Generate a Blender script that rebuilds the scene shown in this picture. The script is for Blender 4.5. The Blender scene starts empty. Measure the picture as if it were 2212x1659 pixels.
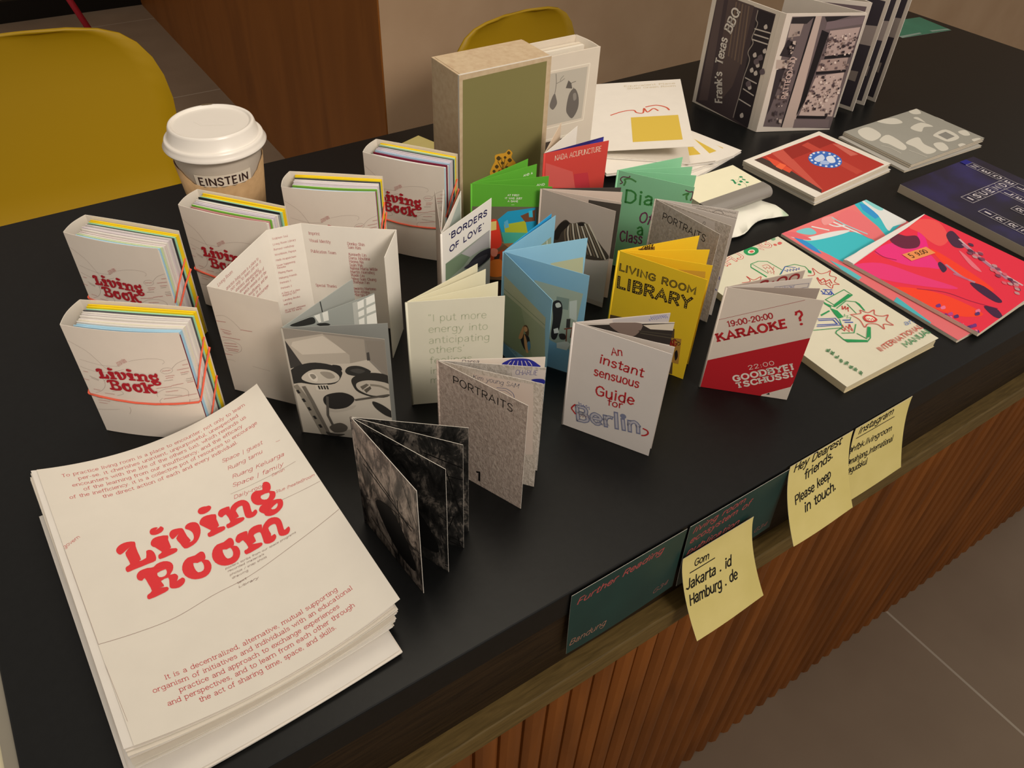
import bpy, math, random
from mathutils import Vector, Matrix
# ------------------------------------------------------------------ camera, world, lights, exposure
scene = bpy.context.scene
col = scene.collection
TOP = 0.775                      # height of the counter top above the floor
cd = bpy.data.cameras.new('camera'); cam = bpy.data.objects.new('camera', cd); col.objects.link(cam)
cd.sensor_width = 36; cd.sensor_fit = 'HORIZONTAL'; cd.lens = 27.566; cd.clip_start = 0.01; cd.clip_end = 60
cam.matrix_world = Matrix(((0.83305669, 0.35054317, -0.42794396, 0), (-0.55192202, 0.57898149, -0.60013541, 0),
                           (0.03739826, 0.73613852, 0.6757969, TOP + 0.455), (0, 0, 0, 1)))
scene.camera = cam
scene.view_settings.view_transform = 'Standard'; scene.view_settings.look = 'None'
scene.view_settings.exposure = 0.0; scene.view_settings.gamma = 1.0; scene.view_settings.use_curve_mapping = False
world = bpy.data.worlds.new('room_ambience'); scene.world = world; world.use_nodes = True
bg = world.node_tree.nodes['Background']; bg.inputs[0].default_value = (1.0, 0.90, 0.79, 1); bg.inputs[1].default_value = 0.46
def area(name, loc, target, sx, sy, power, color):
    l = bpy.data.lights.new(name, 'AREA'); l.shape = 'RECTANGLE'; l.size = sx; l.size_y = sy; l.energy = power; l.color = color
    o = bpy.data.objects.new(name, l); col.objects.link(o); o.location = loc
    o.rotation_euler = (Vector(target) - Vector(loc)).to_track_quat('-Z', 'Y').to_euler(); return o
def spot(name, loc, target, power, color, size, blend, radius):
    l = bpy.data.lights.new(name, 'SPOT'); l.energy = power; l.color = color; l.spot_size = math.radians(size); l.spot_blend = blend; l.shadow_soft_size = radius
    o = bpy.data.objects.new(name, l); col.objects.link(o); o.location = loc
    o.rotation_euler = (Vector(target) - Vector(loc)).to_track_quat('-Z', 'Y').to_euler(); return o
spot('ceiling_spotlight', (0.35, -1.25, TOP + 1.62), (0.12, 0.66, TOP), 225.0, (1.0, 0.89, 0.79), 23, 1.0, 0.42)
spot('ceiling_spotlight', (1.10, -1.25, TOP + 1.62), (0.74, 0.80, TOP), 215.0, (1.0, 0.89, 0.79), 25, 1.0, 0.42)
area('ceiling_light', (0.55, 0.75, TOP + 1.6), (0.50, 0.50, TOP), 0.6, 0.6, 6.0, (1.0, 0.88, 0.70))

# ------------------------------------------------------------------ materials
def lin(c): return c / 12.92 if c <= 0.04045 else ((c + 0.055) / 1.055) ** 2.4
_M = {}
def mat(hexc, rough=0.75, spec=0.25, metallic=0.0, noise=0.03, scale=60.0, bump=0.0, name=None):
    key = (hexc, rough, spec, metallic, noise, scale, bump)
    if key in _M: return _M[key]
    m = bpy.data.materials.new(name or 'surface_' + hexc.strip('#')); m.use_nodes = True
    nt = m.node_tree; b = nt.nodes['Principled BSDF']
    rgb = tuple(lin(int(hexc[i:i + 2], 16) / 255) for i in (1, 3, 5)) + (1,)
    b.inputs['Roughness'].default_value = rough; b.inputs['Metallic'].default_value = metallic
    b.inputs['Specular IOR Level'].default_value = spec; b.inputs['Base Color'].default_value = rgb
    if noise or bump:
        tc = nt.nodes.new('ShaderNodeTexCoord'); n = nt.nodes.new('ShaderNodeTexNoise'); n.inputs['Scale'].default_value = scale; n.inputs['Detail'].default_value = 4
        nt.links.new(tc.outputs['Object'], n.inputs['Vector'])
        if noise:
            mx = nt.nodes.new('ShaderNodeMix'); mx.data_type = 'RGBA'
            mx.inputs[6].default_value = tuple(max(0, v * (1 - noise * 1.6)) for v in rgb[:3]) + (1,); mx.inputs[7].default_value = tuple(min(1, v * (1 + noise)) for v in rgb[:3]) + (1,)
            nt.links.new(n.outputs['Fac'], mx.inputs[0]); nt.links.new(mx.outputs[2], b.inputs['Base Color'])
        if bump:
            bp = nt.nodes.new('ShaderNodeBump'); bp.inputs['Strength'].default_value = bump; bp.inputs['Distance'].default_value = 0.002
            nt.links.new(n.outputs['Fac'], bp.inputs['Height']); nt.links.new(bp.outputs['Normal'], b.inputs['Normal'])
    _M[key] = m; return m
def ink(hexc): return mat(hexc, 0.7, 0.2, 0, 0, 1)
def ramp_mat(name, scale, stops, rough=0.6, spec=0.3, stretch=(1, 1, 1), detail=8, bump=0.0, dist=0.0, nrough=0.5, bdist=0.002):
    m = bpy.data.materials.new(name); m.use_nodes = True; nt = m.node_tree; b = nt.nodes['Principled BSDF']
    tc = nt.nodes.new('ShaderNodeTexCoord'); mp = nt.nodes.new('ShaderNodeMapping'); mp.inputs['Scale'].default_value = stretch
    n = nt.nodes.new('ShaderNodeTexNoise'); n.inputs['Scale'].default_value = scale; n.inputs['Detail'].default_value = detail; n.inputs['Distortion'].default_value = dist; n.inputs['Roughness'].default_value = nrough
    r = nt.nodes.new('ShaderNodeValToRGB'); e = r.color_ramp.elements
    for i, (p, h) in enumerate(stops):
        x = e[i] if i < 2 else e.new(p)
        x.position = p; x.color = tuple(lin(int(h[k:k + 2], 16) / 255) for k in (1, 3, 5)) + (1,)
    nt.links.new(tc.outputs['Object'], mp.inputs[0]); nt.links.new(mp.outputs[0], n.inputs['Vector']); nt.links.new(n.outputs['Fac'], r.inputs[0]); nt.links.new(r.outputs[0], b.inputs['Base Color'])
    b.inputs['Roughness'].default_value = rough; b.inputs['Specular IOR Level'].default_value = spec
    if bump:
        bp = nt.nodes.new('ShaderNodeBump'); bp.inputs['Strength'].default_value = bump; bp.inputs['Distance'].default_value = bdist
        nt.links.new(n.outputs['Fac'], bp.inputs['Height']); nt.links.new(bp.outputs['Normal'], b.inputs['Normal'])
    return m
M_TOP = ramp_mat('black_laminate', 220, [(0.3, '#0b0c0c'), (0.7, '#0f1010')], 0.40, 0.28, bump=0.02)
M_APRON = ramp_mat('dark_veneer', 30, [(0.3, '#1d140b'), (0.7, '#302314')], 0.5, 0.2, (1.0, 6, 14), dist=0.4, bump=0.05)
M_SLAT = ramp_mat('fluted_oak', 9, [(0.25, '#6b3c14'), (0.75, '#9a5a20')], 0.45, 0.35, (3, 3, 0.5), dist=0.6)
M_PANEL = ramp_mat('wall_panel_wood', 3, [(0.25, '#7a4718'), (0.55, '#8f5722'), (0.8, '#6c3d15')], 0.45, 0.35, (3, 1.6, 0.35), dist=0.8)
M_PLASTER = ramp_mat('beige_plaster', 6, [(0.3, '#b79a7c'), (0.7, '#c2a688')], 0.85, 0.2)
M_YELLOW = mat('#a98600', 0.5, 0.4, noise=0.02, scale=8, name='yellow_plastic')
M_KRAFT = ramp_mat('kraft_board', 160, [(0.3, '#b8a082'), (0.7, '#c5b192')], 0.85, 0.15)
M_KRAFTD = ramp_mat('kraft_sleeve', 130, [(0.3, '#a98a63'), (0.7, '#b8986f')], 0.85, 0.15)
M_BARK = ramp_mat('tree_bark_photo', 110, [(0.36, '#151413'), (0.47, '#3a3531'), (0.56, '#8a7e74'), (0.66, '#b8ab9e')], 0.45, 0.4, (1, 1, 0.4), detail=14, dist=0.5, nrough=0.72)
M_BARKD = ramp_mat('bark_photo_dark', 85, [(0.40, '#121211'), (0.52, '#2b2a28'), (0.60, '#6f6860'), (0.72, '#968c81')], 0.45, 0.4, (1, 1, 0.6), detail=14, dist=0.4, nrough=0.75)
M_PLASTERPHOTO = ramp_mat('stucco_photo', 420, [(0.30, '#a09084'), (0.5, '#b7a699'), (0.72, '#cbbcaf')], 0.8, 0.2, (1, 1, 0.7), detail=8, dist=0.5, bump=0.9, bdist=0.0010, nrough=0.6)
M_PLASTERPHOTO2 = ramp_mat('stucco_photo_pale', 420, [(0.30, '#ada396'), (0.5, '#c0b7ab'), (0.72, '#d2c9be')], 0.8, 0.2, (1, 1, 0.7), detail=8, dist=0.5, bump=0.8, bdist=0.0010, nrough=0.6)
M_NAVY = ramp_mat('night_blue_cover', 14, [(0.35, '#17151f'), (0.55, '#221f3c'), (0.75, '#2f2b66')], 0.35, 0.4)
M_TEAL = ramp_mat('teal_card', 20, [(0.3, '#12322f'), (0.7, '#173b37')], 0.4, 0.4)
M_NOTE = ramp_mat('sticky_note_paper', 25, [(0.3, '#cfc078'), (0.7, '#dacb86')], 0.85, 0.15)
PAPER = '#ddd3c6'; OFFW = '#e0d8cb'; CREAM = '#e2ddc0'; WHITE = '#e6e1d8'

# ------------------------------------------------------------------ mesh building
class MB:
    def __init__(s): s.v = []; s.f = []; s.mi = []; s.ms = []; s.sm = []
    def mid(s, m):
        if m not in s.ms: s.ms.append(m)
        return s.ms.index(m)
    def add(s, verts, faces, m, smooth=False):
        o = len(s.v); k = s.mid(m); s.v += [tuple(p) for p in verts]
        for f in faces: s.f.append(tuple(i + o for i in f)); s.mi.append(k); s.sm.append(smooth)
    def box(s, x0, y0, z0, x1, y1, z1, m):
        s.add([(x0, y0, z0), (x1, y0, z0), (x1, y1, z0), (x0, y1, z0), (x0, y0, z1), (x1, y0, z1), (x1, y1, z1), (x0, y1, z1)],
              [(0, 3, 2, 1), (4, 5, 6, 7), (0, 1, 5, 4), (1, 2, 6, 5), (2, 3, 7, 6), (3, 0, 4, 7)], m)
    def tube(s, pts, r, m, seg=8):
        pts = [Vector(p) for p in pts]; rings = []; o = len(s.v); n = len(pts)
        for i, p in enumerate(pts):
            t = (pts[min(i + 1, n - 1)] - pts[max(i - 1, 0)]).normalized()
            a = t.cross(Vector((0, 0, 1)));  a = a if a.length > 1e-3 else t.cross(Vector((1, 0, 0))); a.normalize(); b = t.cross(a)
            rings += [tuple(p + (a * math.cos(k / seg * 6.28319) + b * math.sin(k / seg * 6.28319)) * r) for k in range(seg)]
        fs = [(i * seg + k, i * seg + (k + 1) % seg, (i + 1) * seg + (k + 1) % seg, (i + 1) * seg + k) for i in range(n - 1) for k in range(seg)]
        fs += [tuple(range(seg))[::-1], tuple((n - 1) * seg + k for k in range(seg))]
        s.add(rings, fs, m, True)
    def lathe(s, prof, m, seg=48, cx=0, cy=0):
        vs = [(cx + r * math.cos(k / seg * 6.283185), cy + r * math.sin(k / seg * 6.283185), z) for r, z in prof for k in range(seg)]
        fs = [(i * seg + k, i * seg + (k + 1) % seg, (i + 1) * seg + (k + 1) % seg, (i + 1) * seg + k) for i in range(len(prof) - 1) for k in range(seg)]
        s.add(vs, fs, m, True)
    def build(s, name, parent=None, loc=(0, 0, 0), rz=0.0, bevel=0.0):
        me = bpy.data.meshes.new(name); me.from_pydata(s.v, [], s.f)
        for m in s.ms: me.materials.append(m)
        me.polygons.foreach_set('material_index', s.mi); me.polygons.foreach_set('use_smooth', s.sm); me.update()
        o = bpy.data.objects.new(name, me); col.objects.link(o); o.location = loc; o.rotation_euler = (0, 0, rz)
        if parent: o.parent = parent
        if bevel:
            b = o.modifiers.new('bevel', 'BEVEL'); b.width = bevel; b.segments = 2; b.limit_method = 'ANGLE'
        return o
def empty(name, loc, rz=0.0):
    o = bpy.data.objects.new(name, None); col.objects.link(o); o.location = loc; o.rotation_euler = (0, 0, rz); o.empty_display_size = 0.02; return o
def tag(o, label, cat, group=None):
    o['label'] = label; o['category'] = cat
    if group: o['group'] = group
    return o
def struct(o): o['kind'] = 'structure'; return o

# ------------------------------------------------------------------ lettering drawn as strokes
# single-stroke letter skeletons: advance; strokes of "x,y" points, ~ smooth, o closed smooth, . dot   (x-height 10, caps 14)
GLYPHS = {
'a':"9;~1.5,8.5 4,10 6.5,9 7,6.5;7,6.5 7,0;~7,5.6 3.5,5.2 1.2,3.4 1.6,.8 4,0 6.2,1 7,2.6",
'b':"9.5;1,15 1,0;~1,3 2.5,.5 4.7,0 7.2,1.6 8.2,5 7.2,8.4 4.7,10 2.5,9.3 1,7",
'c':"8.5;~7.6,8.2 5.6,9.9 3.4,9.6 1.5,7.6 1,5 1.5,2.4 3.4,.4 5.6,.1 7.7,1.7",
'd':"9.5;8,15 8,0;~8,7 6.5,9.3 4.4,10 1.9,8.4 .9,5 1.9,1.6 4.4,0 6.5,.6 8,3",
'e':"9;~1.1,5.4 7.8,5.4 7.3,8.2 4.7,10 2,8.6 1,5 2,1.5 4.8,0 7.6,1.6",
'f':"6;~6,14 4.4,15 3,14 2.6,12 2.6,10;2.6,11 2.6,0;.4,10 5.4,10",
'g':"9.5;~8,7 6.5,9.3 4.4,10 1.9,8.4 .9,5.2 1.9,2 4.4,.6 6.5,1.2 8,3.2;~8,10 8,-1.5 6.7,-4.3 4,-5 1.4,-3.9",
'h':"9.5;1.2,15 1.2,0;~1.2,6.5 2.6,9 5,10 7.4,8.7 8,6.4;8,6.4 8,0",
'i':"4;2,10 2,0;.2,13.6", 'j':"4.5;~3,10 3,-2 2,-4.6 0,-5;.3,13.6",
'k':"9;1.2,15 1.2,0;7.8,10 1.2,4;3.7,6.3 8.2,0", 'l':"4;2,15 2,0",
'm':"14.6;1.2,10 1.2,0;~1.2,6.5 2.5,9 4.5,10 6.5,8.7 7,6.4;7,6.4 7,0;~7,6.5 8.3,9 10.3,10 12.4,8.7 13,6.4;13,6.4 13,0",
'n':"9.5;1.2,10 1.2,0;~1.2,6.5 2.6,9 5,10 7.4,8.7 8,6.4;8,6.4 8,0",
'o':"9.6;o4.8,10 7.5,8.7 8.6,5 7.5,1.3 4.8,0 2.1,1.3 1,5 2.1,8.7",
'p':"9.5;1.2,10 1.2,-5;~1.2,7 2.7,9.4 4.8,10 7.2,8.4 8.2,5 7.2,1.6 4.8,0 2.7,.6 1.2,3",
'q':"9.5;8,10 8,-5;~8,7 6.5,9.4 4.4,10 1.9,8.4 .9,5 1.9,1.6 4.4,0 6.5,.6 8,3",
'r':"6.6;1.4,10 1.4,0;~1.4,6 2.7,8.9 4.6,10 6.2,9.6",
's':"8;~6.7,8.4 4.4,10 1.8,9.3 1.5,7 3.4,5.5 5.5,4.7 6.8,3 5.8,.7 3.4,0 1,1.5",
't':"6;2.8,13.5 2.8,3;~2.8,3 3.3,.6 4.6,0 5.9,.7;.4,10 5.4,10",
'u':"9.5;~1.2,10 1.2,3.4 2.2,.8 4.4,0 6.6,1 8,3.6;8,10 8,0",
'v':"8.6;.6,10 4.3,0 8,10", 'w':"12.6;.6,10 3.6,0 6.3,9.5 9,0 12,10", 'x':"8.6;.8,10 7.8,0;7.8,10 .8,0",
'y':"8.6;.6,10 4.4,.5;~8,10 4.4,.5 3,-3.2 1.6,-4.8 .2,-4.8", 'z':"8;1,10 7,10 1,0 7.2,0",
'A':"11.5;.6,0 5.7,14 10.8,0;2.4,4.8 9,4.8", 'B':"10;1.2,0 1.2,14;~1.2,14 6,14 8,12.6 8,9.2 6,7.6 1.2,7.6;~1.2,7.6 6.4,7.6 8.8,5.8 8.6,1.6 6.4,0 1.2,0",
'C':"11;~10,11.4 7.8,13.6 5,13.9 2.2,11.8 1,7 2.2,2.2 5,.1 7.8,.4 10,2.6", 'D':"11;1.2,0 1.2,14;~1.2,14 5.4,14 8.6,11.8 9.8,7 8.6,2.2 5.4,0 1.2,0",
'E':"9;8,14 1.2,14 1.2,0 8,0;1.2,7.4 7,7.4", 'F':"8.6;8,14 1.2,14 1.2,0;1.2,7.2 6.8,7.2",
'G':"11.4;~10,11.6 7.8,13.7 5,13.9 2.2,11.8 1,7 2.2,2.2 5,.1 8,.5 10.2,2.6;10.2,2.6 10.2,6.4 6.4,6.4",
'H':"11;1.2,14 1.2,0;9.8,14 9.8,0;1.2,7.4 9.8,7.4", 'I':"4;2,14 2,0", 'J':"8;~6.6,14 6.6,3.6 5.4,.8 3.2,0 .8,1.6",
'K':"10.4;1.2,14 1.2,0;9.2,14 1.2,5.6;4.2,8.6 9.8,0", 'L':"8.4;1.2,14 1.2,0 8,0", 'M':"13.4;1.2,0 1.2,14 6.7,4 12.2,14 12.2,0",
'N':"11.4;1.2,0 1.2,14 10.2,0 10.2,14", 'O':"12.4;o6.2,14 9.8,12 11.4,7 9.8,2 6.2,0 2.6,2 1,7 2.6,12",
'P':"9.6;1.2,0 1.2,14;~1.2,14 6,14 8.6,12.4 8.6,8.2 6,6.6 1.2,6.6", 'Q':"12.4;o6.2,14 9.8,12 11.4,7 9.8,2 6.2,0 2.6,2 1,7 2.6,12;7.4,4 11.6,-1",
'R':"10.2;1.2,0 1.2,14;~1.2,14 6.2,14 8.6,12.4 8.6,8.6 6.2,7 1.2,7;5,7 9.4,0",
'S':"9.4;~8.2,11.8 5.6,14 2.4,13.2 1.4,10.4 3,8.2 6.4,6.4 8.2,3.8 7,.8 4.2,0 .9,2.2", 'T':"10;.4,14 9.6,14;5,14 5,0",
'U':"11;~1.2,14 1.2,4.8 2.6,1.2 5.5,0 8.4,1.2 9.8,4.8 9.8,14", 'V':"10.6;.5,14 5.3,0 10.1,14", 'W':"15;.5,14 4.2,0 7.5,12 10.8,0 14.5,14",
'X':"10.4;.8,14 9.6,0;9.6,14 .8,0", 'Y':"10;.5,14 5,7 9.5,14;5,7 5,0", 'Z':"9.6;1,14 8.8,14 .8,0 9,0",
'0':"9.6;o4.8,14 7.6,12 8.8,7 7.6,2 4.8,0 2,2 .8,7 2,12", '1':"7;1,11.4 4.2,14 4.2,0", '2':"9.2;~1,10.6 2.4,13.4 5,14 7.6,12.6 7.8,9.8 5.4,5.6 1,0;1,0 8.4,0",
'3':"9;~1,12.4 4,14 7,12.8 7.4,10 5.6,7.8 3.4,7.4;~3.4,7.4 6.6,7 8,4 6.8,1 3.8,0 .8,1.8", '4':"9.4;6.6,0 6.6,14 .8,4.2 8.8,4.2", '5':"9;7.6,14 2.2,14 1.6,8;~1.6,8 4.6,8.8 7.4,7.2 7.8,3.8 6,.8 3.4,0 .8,1.4",
'6':"9.4;~7.6,13 5,14 2.4,11.6 1.2,7 1.4,3 3.2,.4 5.6,.2 7.8,2.2 8.2,5 6.6,8 3.8,8.4 1.6,6.2", '8':"9.4;o4.7,14 7.4,12.6 7.4,9 4.7,7.4 2,9 2,12.6;o4.7,7.4 8,5.6 8,1.6 4.7,0 1.4,1.6 1.4,5.6", '9':"9.4;~1.8,1 4.4,0 7,2.4 8.2,7 8,11 6.2,13.6 3.8,13.8 1.6,11.8 1.2,9 2.8,6 5.6,5.6 7.8,7.8",
'.':"3.6;.1.8,.9", ',':"3.6;2.2,1.4 1.2,-2.4", ':':"4;.2,1;.2,8", ';':"4;.2,8;2.4,1.4 1.2,-2.4", "'":"3.4;2,14.6 1.4,11", '!':"4;2,14 2,4;.2,.8", '?':"8.6;~1,11 2.2,13.4 4.6,14 7,12.6 7,9.8 4.6,7.4 4.2,4.4;.4.2,.8",
'-':"6;.8,5 5.2,5", '_':"8;.4,0 7.6,0", '/':"7;.6,-2 6.4,15", '(':"5;~4.4,15.6 2,11.6 1.4,6.4 2,1.2 4.4,-2.8", ')':"5;~.6,15.6 3,11.6 3.6,6.4 3,1.2 .6,-2.8", '|':"5;2.5,15 2.5,-3", '"':"6;1.6,14.8 1.2,11.4;4,14.8 3.6,11.4",
'@':"13;~9,8.6 6.4,9.4 4.4,7 4.6,3.6 6.6,2.6 8.8,4.4 9.2,8.8 9.2,4 10.6,2.8 12,5.4 11.4,10 8,12.8 4,12 1.2,8 1.4,2.6 4.6,-1 9.4,-1.2",
'$':"9.4;~8.2,11.8 5.6,14 2.4,13.2 1.4,10.4 3,8.2 6.4,6.4 8.2,3.8 7,.8 4.2,0 .9,2.2;4.7,16 4.7,-2", ' ':"6.4",
}

def smooth(pts, closed=False, n=5):
    P = [Vector(p) for p in pts]; N = len(P); out = []
    if N < 3: return [tuple(p) for p in P]
    for i in range(N if closed else N - 1):
        if closed: a, b, c, d = P[i - 1], P[i], P[(i + 1) % N], P[(i + 2) % N]
        else: a, b, c, d = P[max(i - 1, 0)], P[i], P[i + 1], P[min(i + 2, N - 1)]
        for k in range(n):
            t = k / n
            out.append(tuple(0.5 * ((2 * b) + (c - a) * t + (2 * a - 5 * b + 4 * c - d) * t * t + (3 * b - a - 3 * c + d) * t ** 3)))
    out.append(tuple(P[0] if closed else P[-1])); return out
_G = {}
def glyph(ch):
    if ch in _G: return _G[ch]
    g = GLYPHS.get(ch) or GLYPHS['o']; adv, *st = g.split(';'); S = []
    for s in st:
        if s[0] == '.' and ' ' not in s: S.append(('dot', [tuple(map(float, s[1:].split(',')))]))
        else:
            kind = s[0] if s[0] in '~o' else '-'
            pts = [tuple(map(float, q.split(','))) for q in s.lstrip('~o').split()]
            S.append((kind, pts if kind == '-' else smooth(pts, kind == 'o', 4)))
    _G[ch] = (float(adv), S); return _G[ch]
# style: stroke width (x-height 10), serif length, slant, jitter, tracking, round
STYLE = dict(slab=(1.35, 1.7, 0, 0, .5, 0), slabbold=(2.6, 2.0, 0, 0, 1.0, 0), slabthin=(1.3, 1.6, 0, 0, 1.6, 0), hand=(1.05, 0, .18, .55, .4, 1), pen=(2.3, 0, .14, .5, .5, 1), brush=(2.0, 0, .05, .5, 1.2, 1),
             sans=(1.5, 0, 0, 0, 1.2, 0), sansthin=(1.35, 0, 0, 0, .8, 0), boldsans=(2.7, 0, 0, 0, 1.6, 0), western=(3.4, 2.6, 0, 0, 1.9, 0), italic=(2.1, 0, .3, 0, .9, 0), italicthin=(1.1, 0, .3, 0, .9, 0),
             marquee=(3.2, 0, 0, 0, 2.0, 1), outline=(3.0, 0, 0, .2, 1.8, 1), bubble=(3.4, 0, 0, .4, 1.4, 1))
def layout(txt, style):
    w, ser, sl, jit, trk, rnd = STYLE[style]; rng = random.Random(txt); x = 0; res = []
    for ch in txt:
        adv, S = glyph(ch); dy = rng.uniform(-jit, jit)
        for kind, pts in S:
            q = [(x + px + sl * py + rng.uniform(-jit, jit) * .6, py + dy + rng.uniform(-jit, jit) * .6) for px, py in pts]
            res.append((kind, q, pts))
        x += adv + trk
    return res, x - trk
# ------------------------------------------------------------------ printed sheets
class Sheet:
    """A sheet of paper or board. fn(x, y, n) maps page millimetres (x right, y down, n out of the printed side) to metres."""
    def __init__(s, fn, W, H, t=0.35, base=None, back=None, nx=1, ny=1, layer=0.012):
        s.fn = fn; s.W = W; s.H = H; s.mb = MB(); s.t = t; s.k = 0; s.layer = layer; s.sub = 1.6 if nx > 1 or ny > 1 else 0
        b = base if not isinstance(base, str) else mat(base); bk = b if back is None else (back if not isinstance(back, str) else mat(back))
        V = []; F = []; st = nx + 1
        for sd in (t / 2, -t / 2):
            for j in range(ny + 1):
                for i in range(nx + 1): V.append(fn(W * i / nx, H * j / ny, sd))
        o = st * (ny + 1)
        fr = [(j * st + i, (j + 1) * st + i, (j + 1) * st + i + 1, j * st + i + 1) for j in range(ny) for i in range(nx)]
        bkf = [tuple(q + o for q in f[::-1]) for f in fr]; sd = []
        for i in range(nx): sd += [(i, i + 1, o + i + 1, o + i), (ny * st + i, ny * st + o + i, ny * st + o + i + 1, ny * st + i + 1)]
        for j in range(ny): sd += [(j * st, j * st + o, (j + 1) * st + o, (j + 1) * st), (j * st + nx, (j + 1) * st + nx, (j + 1) * st + nx + o, j * st + nx + o)]
        s.mb.add(V, fr, b, nx > 1 or ny > 1); s.mb.add(V, bkf, bk, nx > 1 or ny > 1); s.mb.add(V, sd, b if isinstance(base, str) else mat('#cfc9be'))
    def off(s): s.k += 1; return s.t / 2 + 0.04 + s.k * s.layer
    def poly(s, pts, c):
        W, H = s.W, s.H; P = list(pts)
        for ax, lim, sg in ((0, 0, 1), (0, W, -1), (1, 0, 1), (1, H, -1)):
            Q = []
            for i in range(len(P)):
                a, b = P[i - 1], P[i]; ia = sg * (a[ax] - lim) >= 0; ib = sg * (b[ax] - lim) >= 0
                if ia != ib:
                    t = (lim - a[ax]) / (b[ax] - a[ax]); Q.append((a[0] + (b[0] - a[0]) * t, a[1] + (b[1] - a[1]) * t))
                if ib: Q.append(b)
            P = Q
            if len(P) < 3: return
        ar = sum(P[i - 1][0] * P[i][1] - P[i][0] * P[i - 1][1] for i in range(len(P)))
        if ar > 0: P = P[::-1]
        n = s.off(); s.mb.add([s.fn(x, y, n) for x, y in P], [tuple(range(len(P)))], c)
    def stroke(s, pts, w, c, n=None, cap=False):
        n = n if n is not None else s.off(); P = []
        for p in pts:
            if P and abs(p[0] - P[-1][0]) + abs(p[1] - P[-1][1]) <= 1e-4: continue
            if P and s.sub:
                q = P[-1]; m = int(math.dist(p, q) / s.sub)
                P += [(q[0] + (p[0] - q[0]) * k / (m + 1), q[1] + (p[1] - q[1]) * k / (m + 1)) for k in range(1, m + 1)]
            P.append(p)
        if len(P) < 2: return
        cl = len(P) > 3 and math.dist(P[0], P[-1]) < 1e-4; V = []; N = len(P)
        for i in range(N):
            a = P[i - 1] if i else (P[-2] if cl else P[0]); b = P[i + 1] if i < N - 1 else (P[1] if cl else P[-1]); p = P[i]
            d1 = (p[0] - a[0], p[1] - a[1]); d2 = (b[0] - p[0], b[1] - p[1])
            l1 = math.hypot(*d1) or 1; l2 = math.hypot(*d2) or 1
            d1 = (d1[0] / l1, d1[1] / l1); d2 = (d2[0] / l2, d2[1] / l2)
            if d1 == (0, 0): d1 = d2
            if d2 == (0, 0): d2 = d1
            nx, ny = -(d1[1] + d2[1]), d1[0] + d2[0]; L = math.hypot(nx, ny)
            if L < .5: nx, ny, L = -d1[1], d1[0], 1
            k = min(1.6, 2 / L) * w / 2; nx, ny = nx / L * k, ny / L * k
            ex = ey = 0
            if cap and not cl and i in (0, N - 1): q = w * .4 * (-1 if i == 0 else 1); ex, ey = (d2[0] * q, d2[1] * q) if i == 0 else (d1[0] * q, d1[1] * q)
            V += [(p[0] + nx + ex, p[1] + ny + ey), (p[0] - nx + ex, p[1] - ny + ey)]
        W, H = s.W, s.H; V = [(min(max(x, 0), W), min(max(y, 0), H)) for x, y in V]
        s.mb.add([s.fn(x, y, n) for x, y in V], [(2 * i, 2 * i + 1, 2 * i + 3, 2 * i + 2) for i in range(N - 1)], c)
    def disc(s, x, y, r, c, n, seg=10): s.mb.add([s.fn(x + r * math.cos(-k / seg * 6.2832), y + r * math.sin(-k / seg * 6.2832), n) for k in range(seg)], [tuple(range(seg))], c)
    def text(s, txt, x, y, length, rot, cap, style, colr, halo=None):
        """cap = height of capitals in mm, length = run of the line in mm (None: natural)"""
        S, adv = layout(txt, style); w, ser, sl, jit, trk, rnd = STYLE[style]
        ky = cap / 14; kx = (length / adv) if length else ky; ca, sa = math.cos(math.radians(rot)), math.sin(math.radians(rot))
        tr = lambda p: (x + ca * p[0] * kx + sa * p[1] * ky, y + sa * p[0] * kx - ca * p[1] * ky)
        n = s.off(); wd = w * (kx * .4 + ky * .6); c = ink(colr)
        for kind, q, raw in S:
            if kind == 'dot':
                X, Y = tr(q[0]); s.disc(X, Y, wd * .72, c, n); continue
            s.stroke([tr(p) for p in q], wd, c, n, rnd or kind == '~')
            if ser and kind in '-~':
                for e, o in ((0, 1), (-1, -2)):
                    px, py = raw[e]; qx, qy = raw[o]
                    if abs(py - qy) > 1.4 * abs(px - qx) and (py in (0, 14, 15, -5) or (py == 10 and kind == '-')):
                        l0 = ser * (1 if py != 10 else 1.1); l1 = ser if py in (0, 14, -5) else .5
                        cx, cy = q[e]; cy += (.5 if py <= 0 else -.5) * w * .3
                        s.stroke([tr((cx - l0, cy)), tr((cx + l1, cy))], wd * .8, c, n)
        if style == 'marquee':
            n = s.off(); c2 = ink('#e6c83f')
            for kind, q, raw in S:
                if kind == 'dot': continue
                R = [tr(p) for p in q]; acc = 0; step = wd * .8; pos = step / 2
                for a, b in zip(R, R[1:]):
                    L = math.dist(a, b)
                    while pos <= acc + L and L > 0:
                        t = (pos - acc) / L; s.disc(a[0] + (b[0] - a[0]) * t, a[1] + (b[1] - a[1]) * t, wd * .2, c2, n, 6); pos += step
                    acc += L
        if style in ('outline', 'bubble'):
            n = s.off(); c2 = ink('#ece6d6' if style == 'outline' else '#b9b6bd')
            for kind, q, raw in S:
                if kind != 'dot': s.stroke([tr(p) for p in q], wd * .5, c2, n, False)
    def scribble(s, a, b, amp, wd, c, seed):
        r = random.Random(seed); L = math.dist(a, b); n = max(5, int(L / max(amp, .3) / .55)); pts = []
        ux, uy = (b[0] - a[0]) / L, (b[1] - a[1]) / L
        for i in range(n + 1):
            t = i / n * L; o = (amp * (1 if i % 2 else -1) * r.uniform(.3, 1)); pts.append((a[0] + ux * t - uy * o, a[1] + uy * t + ux * o))
        s.stroke(pts, wd, c)
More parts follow.
